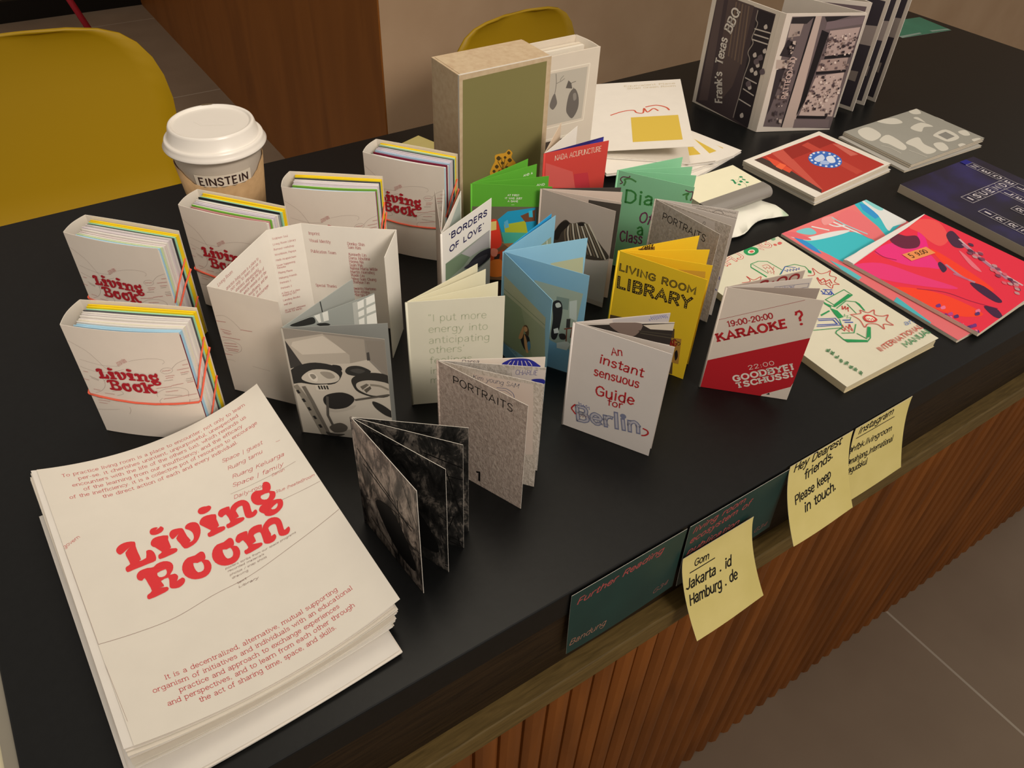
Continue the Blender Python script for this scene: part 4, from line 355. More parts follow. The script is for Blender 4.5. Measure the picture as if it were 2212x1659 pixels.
'frankL': [('p','#4a3f42',[(6.3,149.2),(7.3,5.1),(103.1,4.3),(102.6,152.4)]),('p','#5c4e4c',[(25.7,4.1),(68.4,4),(67.6,77.1),(63,108.3),(45.1,139.8),(32.9,96.3)]),('p','#5f5150',[(11.2,146),(7.9,7.4),(19.4,5.7),(26.8,140.5)]),('l','#7d6a5c',2,[(39.8,6.6),(45.8,73.4)]),('l','#6d5c54',2,[(45.1,6.4),(51.6,74.2)]),('l','#7d6a5c',2,[(50.3,6.3),(57.4,75.1)]),('l','#6d5c54',2,[(55.5,6.2),(63.2,75.9)]),('l','#7d6a5c',2,[(60.6,6),(68.9,76.7)]),('p','#322c30',[(75.4,5.8),(102.1,5.8),(103.9,151.2),(78.3,147.9)]),('s','#a59c95',1.2,[(75.7,6.9),(75.9,17.7),(79.9,22.7),(76.3,39.8),(80,46.3),(75.6,59),(80.8,67.8),(78.2,89.7),(78,105.9),(77.9,117),(76.9,131.3),(76.3,147.2)]),('l','#c9c1ba',1.6,[(77,29),(102.8,27.2)]),('l','#c9c1ba',1.6,[(78.2,35.5),(101.9,34.2)]),('l','#c9c1ba',1.6,[(77,42.1),(102.5,40.9)]),('l','#c9c1ba',1.6,[(80.2,90.4),(100.7,91.6)]),('l','#c9c1ba',1.6,[(81.2,104.9),(100.8,107.7)]),('l','#c9c1ba',1.6,[(78.8,120.1),(100.2,122.3)]),('S','#cfc6c0',[(83.9,59.1),(87.4,55.4),(90.1,59.7),(86.2,62.2)]),('S','#cfc6c0',[(92.1,69.4),(95.6,65.7),(98.3,70.1),(94.4,72.6)]),('S','#cfc6c0',[(97.4,49.9),(100.8,46.4),(103.4,50.6),(99.7,53)]),('S','#cfc6c0',[(84.9,78.2),(88.4,74.5),(91.1,78.9),(87.2,81.4)]),('S','#cfc6c0',[(88.2,99.8),(91.7,95.9),(94.4,100.4),(90.5,103.1)]),('S','#cfc6c0',[(90.2,22.3),(93.5,18.9),(96.1,23),(92.4,25.3)]),('S','#cfc6c0',[(92.1,79.9),(95.6,76.1),(98.3,80.5),(94.4,83.1)]),('S','#cfc6c0',[(86.3,139.2),(89.9,135.1),(92.8,139.7),(88.7,142.6)]),('S','#6d6268',[(92.2,59.1),(97.4,55),(100.7,60.3),(94.8,63.4)]),('S','#6d6268',[(87.6,65.6),(92.9,61.4),(96.3,66.8),(90.3,70)]),('S','#6d6268',[(100.4,74.6),(105.5,70.3),(108.9,75.7),(103,78.9)]),('S','#6d6268',[(83.6,96),(89,91.5),(92.4,97),(86.3,100.4)]),('T',"Frank's",52.5,135,40.9,-106.6,6.6,'slabbold','#ded8d0'),('T','Texas',39,87.5,34.8,-91,6.6,'slabbold','#ded8d0'),('T','BBQ',41.5,45.4,31.1,-76.1,6.6,'slabbold','#ded8d0')],
'frankR': [('p','#6b5f60',[(8,144.7),(8.2,3.5),(105.1,3.1),(107.9,150.5)]),('p','#332d30',[(5.1,50.7),(10.3,31.1),(23.6,35),(21,53.6)]),('p','#3a3336',[(6.1,68.5),(17.8,66.2),(11.1,121.8),(8.7,128.6)]),('p','#2f2a2c',[(9.2,4.7),(37.9,3.3),(30,12.1),(9,13)]),('p','#a89890',[(8.6,11.8),(26,12.1),(25.1,26.5),(9.6,28.6)]),('p','#b9a99e',[(2.5,55.7),(20.4,56.1),(19.2,66.2),(4.3,67.2)]),('p','#231f22',[(36.8,3.9),(40.6,3.4),(44.1,146.7),(33.8,146.4)]),('p','#c0aea4',[(39.3,3.4),(47.3,3.5),(53,147.1),(35.5,147.1)]),('p','#1f1c1e',[(52.6,19.7),(63.3,23.5),(57.9,110.9),(51.2,131.4)]),('p','#2a2628',[(51.5,4.1),(86.2,3.4),(56.6,11.3)]),('p','#7b6c70',[(56.2,10.1),(104.2,4.2),(104.7,13.2),(56.7,19.7)]),('p','#b9a49e',[(63.9,21),(103.3,16.8),(102.9,50.3),(67.3,52.1)]),('p','#ab968f',[(63.4,57),(100,54),(101.2,69.5),(61.4,72.4)]),('p','#c4b0a8',[(63.1,77.7),(101.2,73.4),(104.3,133.2),(55.2,130.2)]),('p','#241f22',[(67.3,52.1),(102.4,49),(102.8,54.1),(67.2,55.9)]),('p','#241f22',[(61.2,71.8),(102.9,70.2),(102.6,73.4),(62.4,75.7)]),('p','#241f22',[(52.5,130.8),(96.7,132.3),(95.1,136.4),(52.1,134.3)]),('p','#7a6b6c',[(51,135.6),(101.3,137.4),(103.7,148.9),(51.7,147.7)]),('p','#554549',[(89.7,87.4),(92.8,87),(93.4,90.4),(90.1,90)]),('p','#8f7d78',[(87.9,122),(91.4,121.7),(92.1,125.6),(88.4,125.1)]),('p','#e0d0c6',[(81.7,26.6),(85,26.3),(85.7,29.7),(82.1,29.4)]),('p','#6a5a5c',[(96.2,90.3),(97.6,89.9),(97.6,91.7),(96.1,91.5)]),('p','#554549',[(83.2,78.8),(84.2,78.5),(84.2,79.9),(82.9,79.8)]),('p','#8f7d78',[(73.1,45),(76.4,44.7),(77,48.2),(73.5,47.8)]),('p','#e0d0c6',[(64.5,102),(67.6,101.6),(68.2,105.1),(64.8,104.7)]),('p','#6a5a5c',[(87.2,37.5),(88.5,37.2),(88.5,38.8),(87,38.7)]),('p','#3a3034',[(98.1,24.2),(99.6,23.9),(99.7,25.7),(98,25.5)]),('p','#554549',[(101.6,45.5),(104.8,45.2),(105.4,48.6),(102,48.2)]),('p','#e0d0c6',[(87.5,78.5),(89,78.1),(89.1,80),(87.4,79.8)]),('p','#6a5a5c',[(85.8,121.8),(89.4,121.5),(90.1,125.5),(86.3,125)]),('p','#3a3034',[(69.5,116.1),(71.5,115.7),(71.7,118.1),(69.5,117.9)]),('p','#554549',[(68,39.9),(69.2,39.5),(69.1,41),(67.8,40.9)]),('p','#e0d0c6',[(90.3,24.2),(92.1,23.9),(92.3,26),(90.3,25.8)]),('p','#8f7d78',[(102,29.7),(103,29.4),(103,30.8),(101.8,30.6)]),('p','#e0d0c6',[(93.4,101.1),(94.5,100.7),(94.4,102.2),(93.2,102.1)]),('p','#6a5a5c',[(73,104.6),(75.6,104.3),(75.9,107.2),(73.2,106.9)]),('p','#3a3034',[(65.1,24.4),(66.5,24),(66.6,25.8),(65,25.6)]),('p','#554549',[(64.8,122.7),(67.8,122.4),(68.3,125.8),(65,125.4)]),('p','#8f7d78',[(96.6,120.9),(98.6,120.5),(98.8,122.9),(96.6,122.7)]),('p','#e0d0c6',[(82.2,59.2),(85.2,58.9),(85.7,62.1),(82.5,61.8)]),('p','#6a5a5c',[(92.6,34.6),(95.6,34.3),(96.2,37.4),(92.9,37.1)]),('p','#3a3034',[(58.7,112),(62.2,111.7),(62.8,115.6),(59.1,115.1)]),('p','#554549',[(76.3,32.6),(78.8,32.3),(79.2,35),(76.5,34.7)]),('p','#8f7d78',[(71.1,118.8),(74.5,118.5),(75.2,122.3),(71.5,121.9)]),('p','#e0d0c6',[(72.4,78.7),(74.2,78.4),(74.3,80.6),(72.3,80.3)]),('p','#6a5a5c',[(65.3,41),(66.6,40.6),(66.6,42.3),(65.1,42.2)]),('p','#3a3034',[(100.1,94.7),(101.5,94.4),(101.6,96.2),(99.9,96)]),('p','#554549',[(102.5,28.9),(104.8,28.6),(105.2,31.1),(102.6,30.8)]),('p','#8f7d78',[(70.2,64.2),(72.7,63.9),(73.1,66.7),(70.3,66.4)]),('p','#e0d0c6',[(76.6,108.9),(78.7,108.5),(78.9,111.1),(76.6,110.8)]),('p','#6a5a5c',[(99.6,29.5),(100.7,29.2),(100.6,30.6),(99.4,30.5)]),('p','#554549',[(91.8,36.8),(95.2,36.5),(95.9,40),(92.3,39.6)]),('p','#8f7d78',[(91.6,88.2),(92.9,87.8),(92.9,89.6),(91.4,89.4)]),('p','#e0d0c6',[(66.4,67.1),(69.5,66.7),(70.1,70.1),(66.7,69.8)]),('p','#3a3034',[(92.4,128.5),(96.1,128.2),(96.8,132.3),(92.9,131.8)]),('p','#8f7d78',[(78.1,98.4),(79.9,98.1),(80.1,100.3),(78.1,100.1)]),('p','#e0d0c6',[(66.5,63.9),(68.5,63.5),(68.6,65.8),(66.5,65.6)]),('p','#6a5a5c',[(97.1,127.5),(99.8,127.1),(100.3,130.3),(97.3,129.9)]),('p','#554549',[(73.6,32.4),(76.5,32.1),(77,35.2),(73.9,34.8)]),('p','#8f7d78',[(72.3,113.3),(75.4,112.9),(75.9,116.4),(72.6,116)]),('p','#e0d0c6',[(86.9,103.6),(89.7,103.3),(90.2,106.4),(87.2,106.1)]),('p','#6a5a5c',[(73.1,101.6),(76,101.2),(76.4,104.5),(73.4,104.1)]),('p','#554549',[(86.8,103),(88.6,102.7),(88.8,104.9),(86.8,104.7)]),('p','#8f7d78',[(84.1,122.3),(86.6,121.9),(87,124.9),(84.2,124.6)]),('p','#e0d0c6',[(85,25),(86.6,24.6),(86.7,26.5),(85,26.3)]),('p','#6a5a5c',[(77.8,92.2),(81,91.9),(81.5,95.4),(78.1,95)]),('p','#3a3034',[(91.9,90),(93.8,89.7),(94.1,92),(91.9,91.7)]),('p','#554549',[(89.4,89.6),(92.6,89.3),(93.2,92.8),(89.8,92.4)]),('p','#8f7d78',[(95.3,59),(98.5,58.7),(99.1,62.1),(95.7,61.8)]),('p','#e0d0c6',[(99.2,94.6),(102.7,94.3),(103.5,98.1),(99.7,97.7)]),('p','#3a3034',[(95.9,40.4),(99.2,40.1),(99.9,43.6),(96.3,43.2)]),('p','#8f7d78',[(88.7,97.7),(90.2,97.3),(90.3,99.2),(88.6,99)]),('p','#e0d0c6',[(82.1,104.1),(84.9,103.7),(85.3,106.9),(82.3,106.5)]),('p','#6a5a5c',[(85.9,66.1),(88.9,65.8),(89.4,69),(86.2,68.7)]),('p','#3a3034',[(88.8,88.8),(89.8,88.5),(89.8,90),(88.5,89.8)]),('p','#554549',[(80,39.5),(82.6,39.2),(83,42),(80.2,41.7)]),('p','#8f7d78',[(89.5,45.6),(92.1,45.3),(92.5,48.1),(89.7,47.8)]),('p','#e0d0c6',[(81.9,27.9),(83.4,27.5),(83.5,29.4),(81.8,29.2)]),('p','#6a5a5c',[(68.3,28.8),(70,28.5),(70.2,30.6),(68.2,30.4)]),('p','#3a3034',[(69.9,41.5),(70.9,41.1),(70.9,42.6),(69.6,42.4)]),('p','#8f7d78',[(83.5,86),(85.1,85.7),(85.2,87.7),(83.4,87.5)]),('p','#e0d0c6',[(56.9,116.7),(59,116.4),(59.2,118.9),(56.9,118.6)]),('p','#3a3034',[(95.9,35.3),(97.8,35),(98.1,37.2),(96,37)]),('p','#554549',[(87.6,27.4),(88.8,27.1),(88.8,28.6),(87.4,28.5)]),('p','#8f7d78',[(73.5,78.7),(76,78.4),(76.3,81.2),(73.6,80.9)]),('p','#e0d0c6',[(91.2,123.9),(93.3,123.6),(93.6,126.2),(91.2,125.9)]),('p','#6a5a5c',[(84.5,107.7),(86.5,107.3),(86.7,109.7),(84.5,109.5)]),('p','#3a3034',[(86.3,37.9),(88.7,37.5),(89.1,40.2),(86.5,39.9)]),('p','#554549',[(97.6,124),(100.2,123.7),(100.7,126.7),(97.8,126.4)]),('p','#8f7d78',[(97.3,59.2),(98.3,58.8),(98.3,60.2),(97.1,60.1)]),('p','#e0d0c6',[(85.3,34.4),(87.8,34.1),(88.2,36.9),(85.5,36.6)]),('p','#6a5a5c',[(87.7,37.7),(90.9,37.4),(91.5,40.8),(88,40.4)]),('p','#3a3034',[(78.3,61.3),(79.9,60.9),(80,62.9),(78.2,62.7)]),('p','#8f7d78',[(100,62.2),(103.3,61.9),(104,65.4),(100.4,65)]),('p','#e0d0c6',[(69.9,84),(73.4,83.7),(74.1,87.5),(70.3,87)]),('p','#e0d0c6',[(77.3,86.9),(79.1,86.6),(79.2,88.7),(77.3,88.5)]),('p','#6a5a5c',[(92.5,104.5),(93.5,104.1),(93.5,105.7),(92.2,105.5)]),('p','#3a3034',[(70.9,77.3),(74.3,77),(74.9,80.7),(71.3,80.3)]),('p','#554549',[(68,103.8),(69.8,103.5),(69.9,105.6),(68,105.4)]),('p','#8f7d78',[(102.1,39.4),(103.8,39.1),(104,41.1),(102.1,40.9)]),('p','#e0d0c6',[(78.7,85.5),(81.4,85.2),(81.8,88.2),(78.9,87.8)]),('p','#6a5a5c',[(89.9,85.3),(91.2,85),(91.2,86.7),(89.7,86.5)]),('p','#3a3034',[(70.5,101.6),(72.9,101.2),(73.2,104),(70.6,103.7)]),('p','#554549',[(73.1,57.1),(75.4,56.8),(75.7,59.4),(73.2,59.1)]),('p','#e0d0c6',[(82.7,100.3),(83.9,99.9),(83.8,101.5),(82.5,101.3)]),('p','#6a5a5c',[(80,48.8),(83.3,48.5),(83.9,52),(80.4,51.6)]),('p','#3a3034',[(80,115.8),(81.1,115.4),(81,116.9),(79.7,116.8)]),('p','#554549',[(75.7,103.7),(78.2,103.3),(78.6,106.2),(75.8,105.9)]),('p','#8f7d78',[(84.7,96.3),(87,96),(87.3,98.7),(84.8,98.4)]),('p','#e0d0c6',[(73.1,118.2),(75.1,117.8),(75.3,120.3),(73.1,120)]),('p','#6a5a5c',[(65.5,111.4),(67.3,111),(67.4,113.2),(65.4,113)]),('p','#3a3034',[(60.2,108.8),(63.4,108.5),(63.9,112.1),(60.5,111.6)]),('p','#554549',[(76.4,94.7),(78.2,94.3),(78.3,96.5),(76.4,96.2)]),('p','#8f7d78',[(96,104.5),(97.4,104.1),(97.5,106),(95.9,105.8)]),('p','#3a3034',[(85.8,39),(88.8,38.7),(89.4,41.9),(86.2,41.5)]),('p','#554549',[(72,30.3),(75.1,30),(75.6,33.2),(72.4,32.8)]),('p','#8f7d78',[(85.5,105.4),(86.6,105),(86.6,106.6),(85.3,106.4)]),('p','#e0d0c6',[(99.2,98.3),(102.8,98),(103.6,101.9),(99.7,101.5)]),('p','#6a5a5c',[(60.4,94.9),(63.6,94.6),(64.1,98.1),(60.7,97.7)]),('p','#3a3034',[(87.9,45.6),(91.3,45.3),(92,48.8),(88.3,48.5)]),('p','#554549',[(63.9,96.2),(65.7,95.9),(65.8,98),(63.8,97.8)]),('p','#8f7d78',[(63,118.5),(65.7,118.2),(66.1,121.3),(63.2,120.9)]),('p','#e0d0c6',[(67,64.9),(69.6,64.6),(70,67.5),(67.2,67.2)]),('p','#6a5a5c',[(67.3,27.8),(69.3,27.5),(69.4,29.6),(67.3,29.4)]),('p','#3a3034',[(65.1,30.5),(67.5,30.2),(67.9,32.8),(65.3,32.6)]),('p','#554549',[(94.8,100.3),(96.2,99.9),(96.3,101.8),(94.7,101.6)]),('p','#8f7d78',[(73.2,66.9),(75.7,66.6),(76.1,69.4),(73.3,69.1)]),('p','#6a5a5c',[(63,60.8),(65.8,60.5),(66.2,63.5),(63.2,63.1)]),('p','#3a3034',[(87.7,38.8),(89.9,38.4),(90.3,41),(87.8,40.7)]),('p','#554549',[(80.2,118.2),(82.9,117.9),(83.3,121),(80.4,120.6)]),('p','#e0d0c6',[(92,49.2),(94.3,48.9),(94.6,51.4),(92.1,51.2)]),('p','#6a5a5c',[(71.8,36.8),(73.7,36.4),(73.9,38.6),(71.8,38.4)]),('p','#3a3034',[(65.6,98.9),(68.4,98.5),(68.9,101.8),(65.8,101.4)]),('p','#554549',[(62.2,90),(65,89.7),(65.4,92.8),(62.4,92.4)]),('p','#8f7d78',[(67.7,32.5),(70.1,32.1),(70.5,34.8),(67.8,34.5)]),('p','#e0d0c6',[(97.2,47.7),(99.4,47.4),(99.7,49.9),(97.3,49.6)]),('p','#3a3034',[(92.1,26.8),(93.2,26.5),(93.1,27.9),(91.9,27.8)]),('p','#554549',[(100.6,39),(103.3,38.7),(103.8,41.6),(100.9,41.3)]),('p','#8f7d78',[(66.5,45.6),(69.9,45.2),(70.5,48.8),(66.9,48.4)]),('p','#e0d0c6',[(92.8,91.9),(94.2,91.6),(94.2,93.4),(92.7,93.2)]),('p','#6a5a5c',[(73.6,87.1),(75.2,86.8),(75.3,88.8),(73.5,88.6)]),('p','#3a3034',[(86,57.1),(87.9,56.8),(88.1,59),(86,58.7)]),('p','#554549',[(66.2,62),(69.3,61.7),(69.8,65.1),(66.5,64.7)]),('p','#8f7d78',[(92.2,90.1),(94.4,89.7),(94.6,92.3),(92.3,92)]),('p','#e0d0c6',[(79,111.7),(81.6,111.4),(82,114.4),(79.2,114)]),('p','#6a5a5c',[(89.9,82.1),(91.9,81.8),(92.2,84.2),(90,83.9)]),('p','#3a3034',[(64,33),(65.5,32.6),(65.5,34.4),(63.9,34.3)]),('p','#554549',[(98.6,27.9),(100.8,27.6),(101.1,30),(98.7,29.8)]),('p','#8f7d78',[(57.9,101.2),(60.2,100.9),(60.4,103.5),(58,103.2)]),('p','#e0d0c6',[(83.1,116.1),(85.3,115.7),(85.5,118.3),(83.2,118)]),('p','#3a3034',[(68.7,38.8),(70.6,38.4),(70.8,40.6),(68.7,40.4)]),('p','#554549',[(96.6,62.7),(98,62.4),(98.1,64.1),(96.5,64)]),('p','#8f7d78',[(72.8,48.8),(74.2,48.4),(74.2,50.2),(72.6,50)]),('p','#3a3034',[(72.3,119.6),(75.8,119.2),(76.4,123.1),(72.7,122.7)]),('p','#554549',[(86.5,94.2),(88.8,93.9),(89.1,96.5),(86.6,96.2)]),('p','#8f7d78',[(61.5,121.5),(64.3,121.2),(64.7,124.4),(61.7,124)]),('p','#6a5a5c',[(65,98.1),(66.5,97.7),(66.5,99.7),(64.8,99.5)]),('p','#3a3034',[(72.3,26),(73.5,25.7),(73.5,27.2),(72.1,27.1)]),('p','#554549',[(100.4,64.4),(102.3,64),(102.6,66.3),(100.4,66.1)]),('p','#6a5a5c',[(65,96.8),(66.7,96.5),(66.8,98.5),(64.9,98.3)]),('p','#3a3034',[(97.8,92.8),(100.5,92.5),(101,95.6),(98,95.2)]),('p','#554549',[(100.4,67.4),(101.4,67.1),(101.3,68.5),(100.1,68.4)]),('p','#8f7d78',[(94.1,30),(96.1,29.6),(96.3,31.9),(94.1,31.7)]),('p','#e0d0c6',[(84.9,28.2),(88.3,27.9),(89,31.5),(85.4,31.1)]),('p','#6a5a5c',[(74.1,76),(75.3,75.6),(75.3,77.3),(73.9,77.1)]),('p','#3a3034',[(98.8,31.1),(101.1,30.7),(101.4,33.2),(99,32.9)]),('p','#554549',[(58.9,120.4),(60.5,120),(60.6,122.1),(58.8,121.9)]),('p','#8f7d78',[(78.8,28.7),(80,28.3),(79.9,29.8),(78.6,29.7)]),('p','#e0d0c6',[(78,49),(79.8,48.7),(80,50.8),(78,50.6)]),('p','#6a5a5c',[(64.5,28.5),(67.9,28.2),(68.5,31.7),(64.9,31.3)]),('p','#3a3034',[(82.6,41.5),(84.6,41.2),(84.8,43.4),(82.6,43.2)]),('p','#554549',[(63.1,77),(64.9,76.7),(65,78.9),(63,78.6)]),('p','#8f7d78',[(84.3,34.4),(87.6,34.1),(88.2,37.5),(84.7,37.2)]),('p','#e0d0c6',[(94.6,84.9),(96.2,84.5),(96.3,86.5),(94.6,86.3)]),('p','#6a5a5c',[(84.7,25.5),(86.9,25.2),(87.2,27.6),(84.8,27.4)]),('p','#3a3034',[(74.9,81.5),(77.5,81.2),(77.9,84.1),(75,83.8)]),('p','#554549',[(96.4,98.5),(98.2,98.2),(98.4,100.4),(96.4,100.2)]),('p','#8f7d78',[(94.1,69.2),(95.7,68.9),(95.8,70.8),(94,70.6)]),('p','#e0d0c6',[(75,35),(76.2,34.7),(76.2,36.2),(74.8,36.1)]),('p','#6a5a5c',[(92.2,103.5),(94,103.1),(94.2,105.4),(92.2,105.2)]),('p','#3a3034',[(65.7,36.2),(67.3,35.9),(67.4,37.8),(65.6,37.6)]),('p','#554549',[(79.9,32),(82.3,31.7),(82.7,34.3),(80,34.1)]),('p','#8f7d78',[(64.1,47.7),(66.9,47.4),(67.3,50.4),(64.3,50.1)]),('p','#e0d0c6',[(71,28.3),(72.7,27.9),(72.8,29.9),(70.9,29.7)]),('p','#6a5a5c',[(64.8,60.8),(66.8,60.4),(67,62.8),(64.8,62.6)]),('p','#554549',[(96.5,80.5),(99.2,80.1),(99.7,83.2),(96.7,82.8)]),('p','#8f7d78',[(82,101.8),(84.1,101.5),(84.4,104.1),(82,103.8)]),('p','#e0d0c6',[(85,108.1),(88.6,107.8),(89.3,111.7),(85.5,111.2)]),('p','#6a5a5c',[(87.5,98.6),(89.2,98.2),(89.3,100.3),(87.4,100.1)]),('p','#3a3034',[(73.6,107.3),(74.9,106.9),(74.9,108.7),(73.4,108.5)]),('p','#554549',[(69.6,30),(71.3,29.7),(71.4,31.6),(69.6,31.4)]),('p','#8f7d78',[(70.4,92.5),(71.6,92.1),(71.5,93.7),(70.2,93.6)]),('p','#e0d0c6',[(81.2,102.2),(82.3,101.9),(82.2,103.4),(81,103.3)]),('p','#6a5a5c',[(68.2,28.5),(70,28.2),(70.2,30.3),(68.2,30.1)]),('p','#3a3034',[(97.3,113.2),(99.9,112.9),(100.4,115.9),(97.5,115.6)]),('p','#8f8078',[(18.7,44.5),(20.7,44.2),(21.1,47.4),(18.7,46.5)]),('p','#4a4044',[(12.6,55.6),(15.4,55.3),(16,59.4),(12.8,58.2)]),('p','#c0b0a6',[(25,114.6),(26.3,114.2),(26.4,116.6),(24.8,116)]),('p','#8f8078',[(15.5,78.7),(18.7,78.4),(19.5,83.1),(15.8,81.8)]),('p','#4a4044',[(27,69.2),(30.5,68.9),(31.4,73.9),(27.5,72.5)]),('p','#c0b0a6',[(16.7,32),(20.4,31.7),(21.4,36.9),(17.2,35.4)]),('p','#8f8078',[(19.3,70.7),(21.7,70.4),(22.2,74),(19.5,73)]),('p','#4a4044',[(28.1,107.4),(30.8,107.1),(31.4,111.3),(28.3,110.1)]),('p','#c0b0a6',[(23.3,132.3),(24.7,131.9),(24.8,134.3),(23.2,133.7)]),('p','#8f8078',[(20.1,112.9),(21.3,112.5),(21.3,114.7),(19.9,114.1)]),('p','#4a4044',[(14.4,133),(17.2,132.7),(17.9,137.2),(14.6,135.9)]),('p','#c0b0a6',[(26.3,73.3),(28.5,73),(28.9,76.4),(26.4,75.5)]),('p','#8f8078',[(16.3,42.8),(17.9,42.4),(18.1,45),(16.3,44.3)]),('p','#4a4044',[(18.4,82.6),(21.7,82.3),(22.6,87.2),(18.8,85.8)]),('p','#c0b0a6',[(17.5,45.7),(19.3,45.3),(19.5,48.1),(17.5,47.4)]),('p','#8f8078',[(27.3,134),(31,133.7),(32.1,139.4),(27.8,137.8)]),('p','#4a4044',[(19.2,89.2),(20.7,88.8),(20.9,91.3),(19.1,90.7)]),('p','#c0b0a6',[(21.2,115),(22.4,114.7),(22.4,116.8),(21,116.2)]),('p','#8f8078',[(13.6,37.6),(16.7,37.3),(17.5,41.8),(13.9,40.5)]),('p','#4a4044',[(16.8,123.4),(20.4,123.1),(21.3,128.5),(17.2,126.9)]),('p','#c0b0a6',[(22.8,55.1),(26.4,54.8),(27.4,60),(23.2,58.5)]),('p','#8f8078',[(25.5,89.9),(27.6,89.6),(28.1,93),(25.5,92.1)]),('p','#4a4044',[(19.3,20.2),(22,19.9),(22.7,23.8),(19.6,22.7)]),('p','#c0b0a6',[(18,39.3),(19.9,39),(20.2,42),(18,41.2)]),('p','#8f8078',[(16.4,22),(18.5,21.7),(18.9,24.8),(16.5,24)]),('p','#4a4044',[(23.5,72.6),(25.7,72.3),(26.2,75.7),(23.6,74.8)]),('p','#c0b0a6',[(26.9,134),(30.9,133.7),(32,139.8),(27.4,138)]),('p','#8f8078',[(23.7,98.2),(26.3,97.9),(27,102),(23.9,100.9)]),('p','#4a4044',[(19.1,110.9),(22,110.6),(22.7,115.1),(19.4,113.8)]),('p','#c0b0a6',[(21.3,96.6),(23.2,96.2),(23.5,99.3),(21.3,98.5)]),('p','#8f8078',[(13.2,27.5),(15.2,27.1),(15.6,30.2),(13.2,29.4)]),('p','#4a4044',[(24.7,84.9),(27.9,84.5),(28.8,89.3),(25.1,88)]),('p','#c0b0a6',[(26.4,53.2),(28.3,52.9),(28.6,55.7),(26.4,55)]),('p','#8f8078',[(14.4,100.8),(17.7,100.5),(18.6,105.5),(14.7,104.1)]),('p','#4a4044',[(28.1,95.6),(31.9,95.3),(33,100.9),(28.6,99.3)]),('p','#c0b0a6',[(26.3,97.7),(29.6,97.4),(30.5,102.4),(26.6,100.9)]),('p','#8f8078',[(16.3,88.2),(18.9,87.9),(19.5,91.9),(16.4,90.8)]),('p','#4a4044',[(17.4,122.9),(21.6,122.6),(22.7,128.8),(18,127)]),('p','#c0b0a6',[(18.9,80.4),(20,80),(19.9,81.9),(18.7,81.5)]),('p','#8f8078',[(15.3,62.5),(18.2,62.2),(19,66.6),(15.5,65.3)]),('p','#4a4044',[(28.1,123.7),(31.1,123.3),(31.8,128),(28.4,126.6)]),('p','#c0b0a6',[(14.2,62),(17.3,61.7),(18.1,66.3),(14.5,65)]),('p','#8f8078',[(23.9,81.6),(26.1,81.3),(26.5,84.7),(24,83.8)]),('p','#4a4044',[(17,121.7),(19,121.4),(19.3,124.6),(17,123.7)]),('T','RATTEQDAND',28.5,105.3,54.2,-93,4.4,'slabbold','#c9b2aa')],
'redcard': [('p','#b53a30',[(13.4,6.3),(143.7,8),(144.4,106),(14.6,106.8)]),('p','#c9584a',[(46.9,5.7),(69.2,7.4),(23,102.8),(19.9,96.3)]),('p','#9c3028',[(67.4,8.8),(140.8,8.8),(144.6,32.6),(56.5,31.8)]),('p','#c24a3c',[(98.8,13.7),(113.2,12.4),(104.8,101.7),(91.3,102.3)]),('p','#cf6a5c',[(137.3,33.2),(142.3,39),(140,70.9),(127.7,68)]),('p','#4a3a34',[(13.4,6.3),(26.6,7.5),(29.7,48.1),(21.4,101.7),(14.6,106.8)]),('p','#e0543a',[(33.3,6.9),(36.5,23.7),(32.9,50.2),(23.2,53.2),(23.2,29.6)]),('p','#f06a44',[(21.6,33.3),(34.8,29.9),(36.3,38.1),(21.6,42.8)]),('S','#3f6fc4',[(75.5,41.7),(92.5,35.2),(107.1,38.6),(114.7,49.5),(111.2,64.8),(97.3,75.3),(81.6,75.7),(70.8,65.3),(67.8,53.8)]),('S','#dfe6f4',[(103,67.4),(105.5,68.5),(102.6,71),(100.1,69.9)]),('S','#dfe6f4',[(96.6,71),(99.1,72.1),(96.3,74.6),(93.7,73.5)]),('S','#dfe6f4',[(89.4,72),(91.9,73.1),(89.1,75.6),(86.6,74.5)]),('S','#dfe6f4',[(82.6,70.2),(85.1,71.4),(82.3,73.9),(79.8,72.7)]),('S','#dfe6f4',[(77,66),(79.5,67.2),(76.7,69.7),(74.2,68.5)]),('S','#dfe6f4',[(73.6,60),(76.1,61.1),(73.3,63.6),(70.8,62.5)]),('S','#dfe6f4',[(72.8,53),(75.3,54.1),(72.5,56.7),(70,55.5)]),('S','#dfe6f4',[(74.8,46),(77.3,47.2),(74.5,49.7),(72,48.6)]),('S','#dfe6f4',[(79.3,40.2),(81.9,41.3),(79,43.9),(76.5,42.8)]),('S','#dfe6f4',[(85.7,36.4),(88.3,37.5),(85.4,40.2),(82.8,39)]),('S','#dfe6f4',[(93,35.2),(95.6,36.4),(92.6,39),(90.1,37.9)]),('S','#dfe6f4',[(100,36.9),(102.6,38.1),(99.7,40.7),(97.1,39.6)]),('S','#dfe6f4',[(105.8,41.2),(108.3,42.4),(105.4,45),(102.8,43.9)]),('S','#dfe6f4',[(109.2,47.5),(111.8,48.6),(108.8,51.3),(106.3,50.1)]),('S','#dfe6f4',[(109.9,54.7),(112.4,55.8),(109.5,58.4),(106.9,57.2)]),('S','#dfe6f4',[(107.7,61.6),(110.2,62.8),(107.3,65.4),(104.8,64.2)]),('S','#c8d6f0',[(79.9,47),(99.1,44.5),(91.7,54.6),(77.9,55.5)]),('S','#dfe6f4',[(96.9,53.1),(107.3,54.8),(96.3,67.4),(87.8,64.3)]),('S','#a8c0ea',[(86.4,56.1),(89.6,63.1),(81.6,66.6),(76.1,59.1)])],
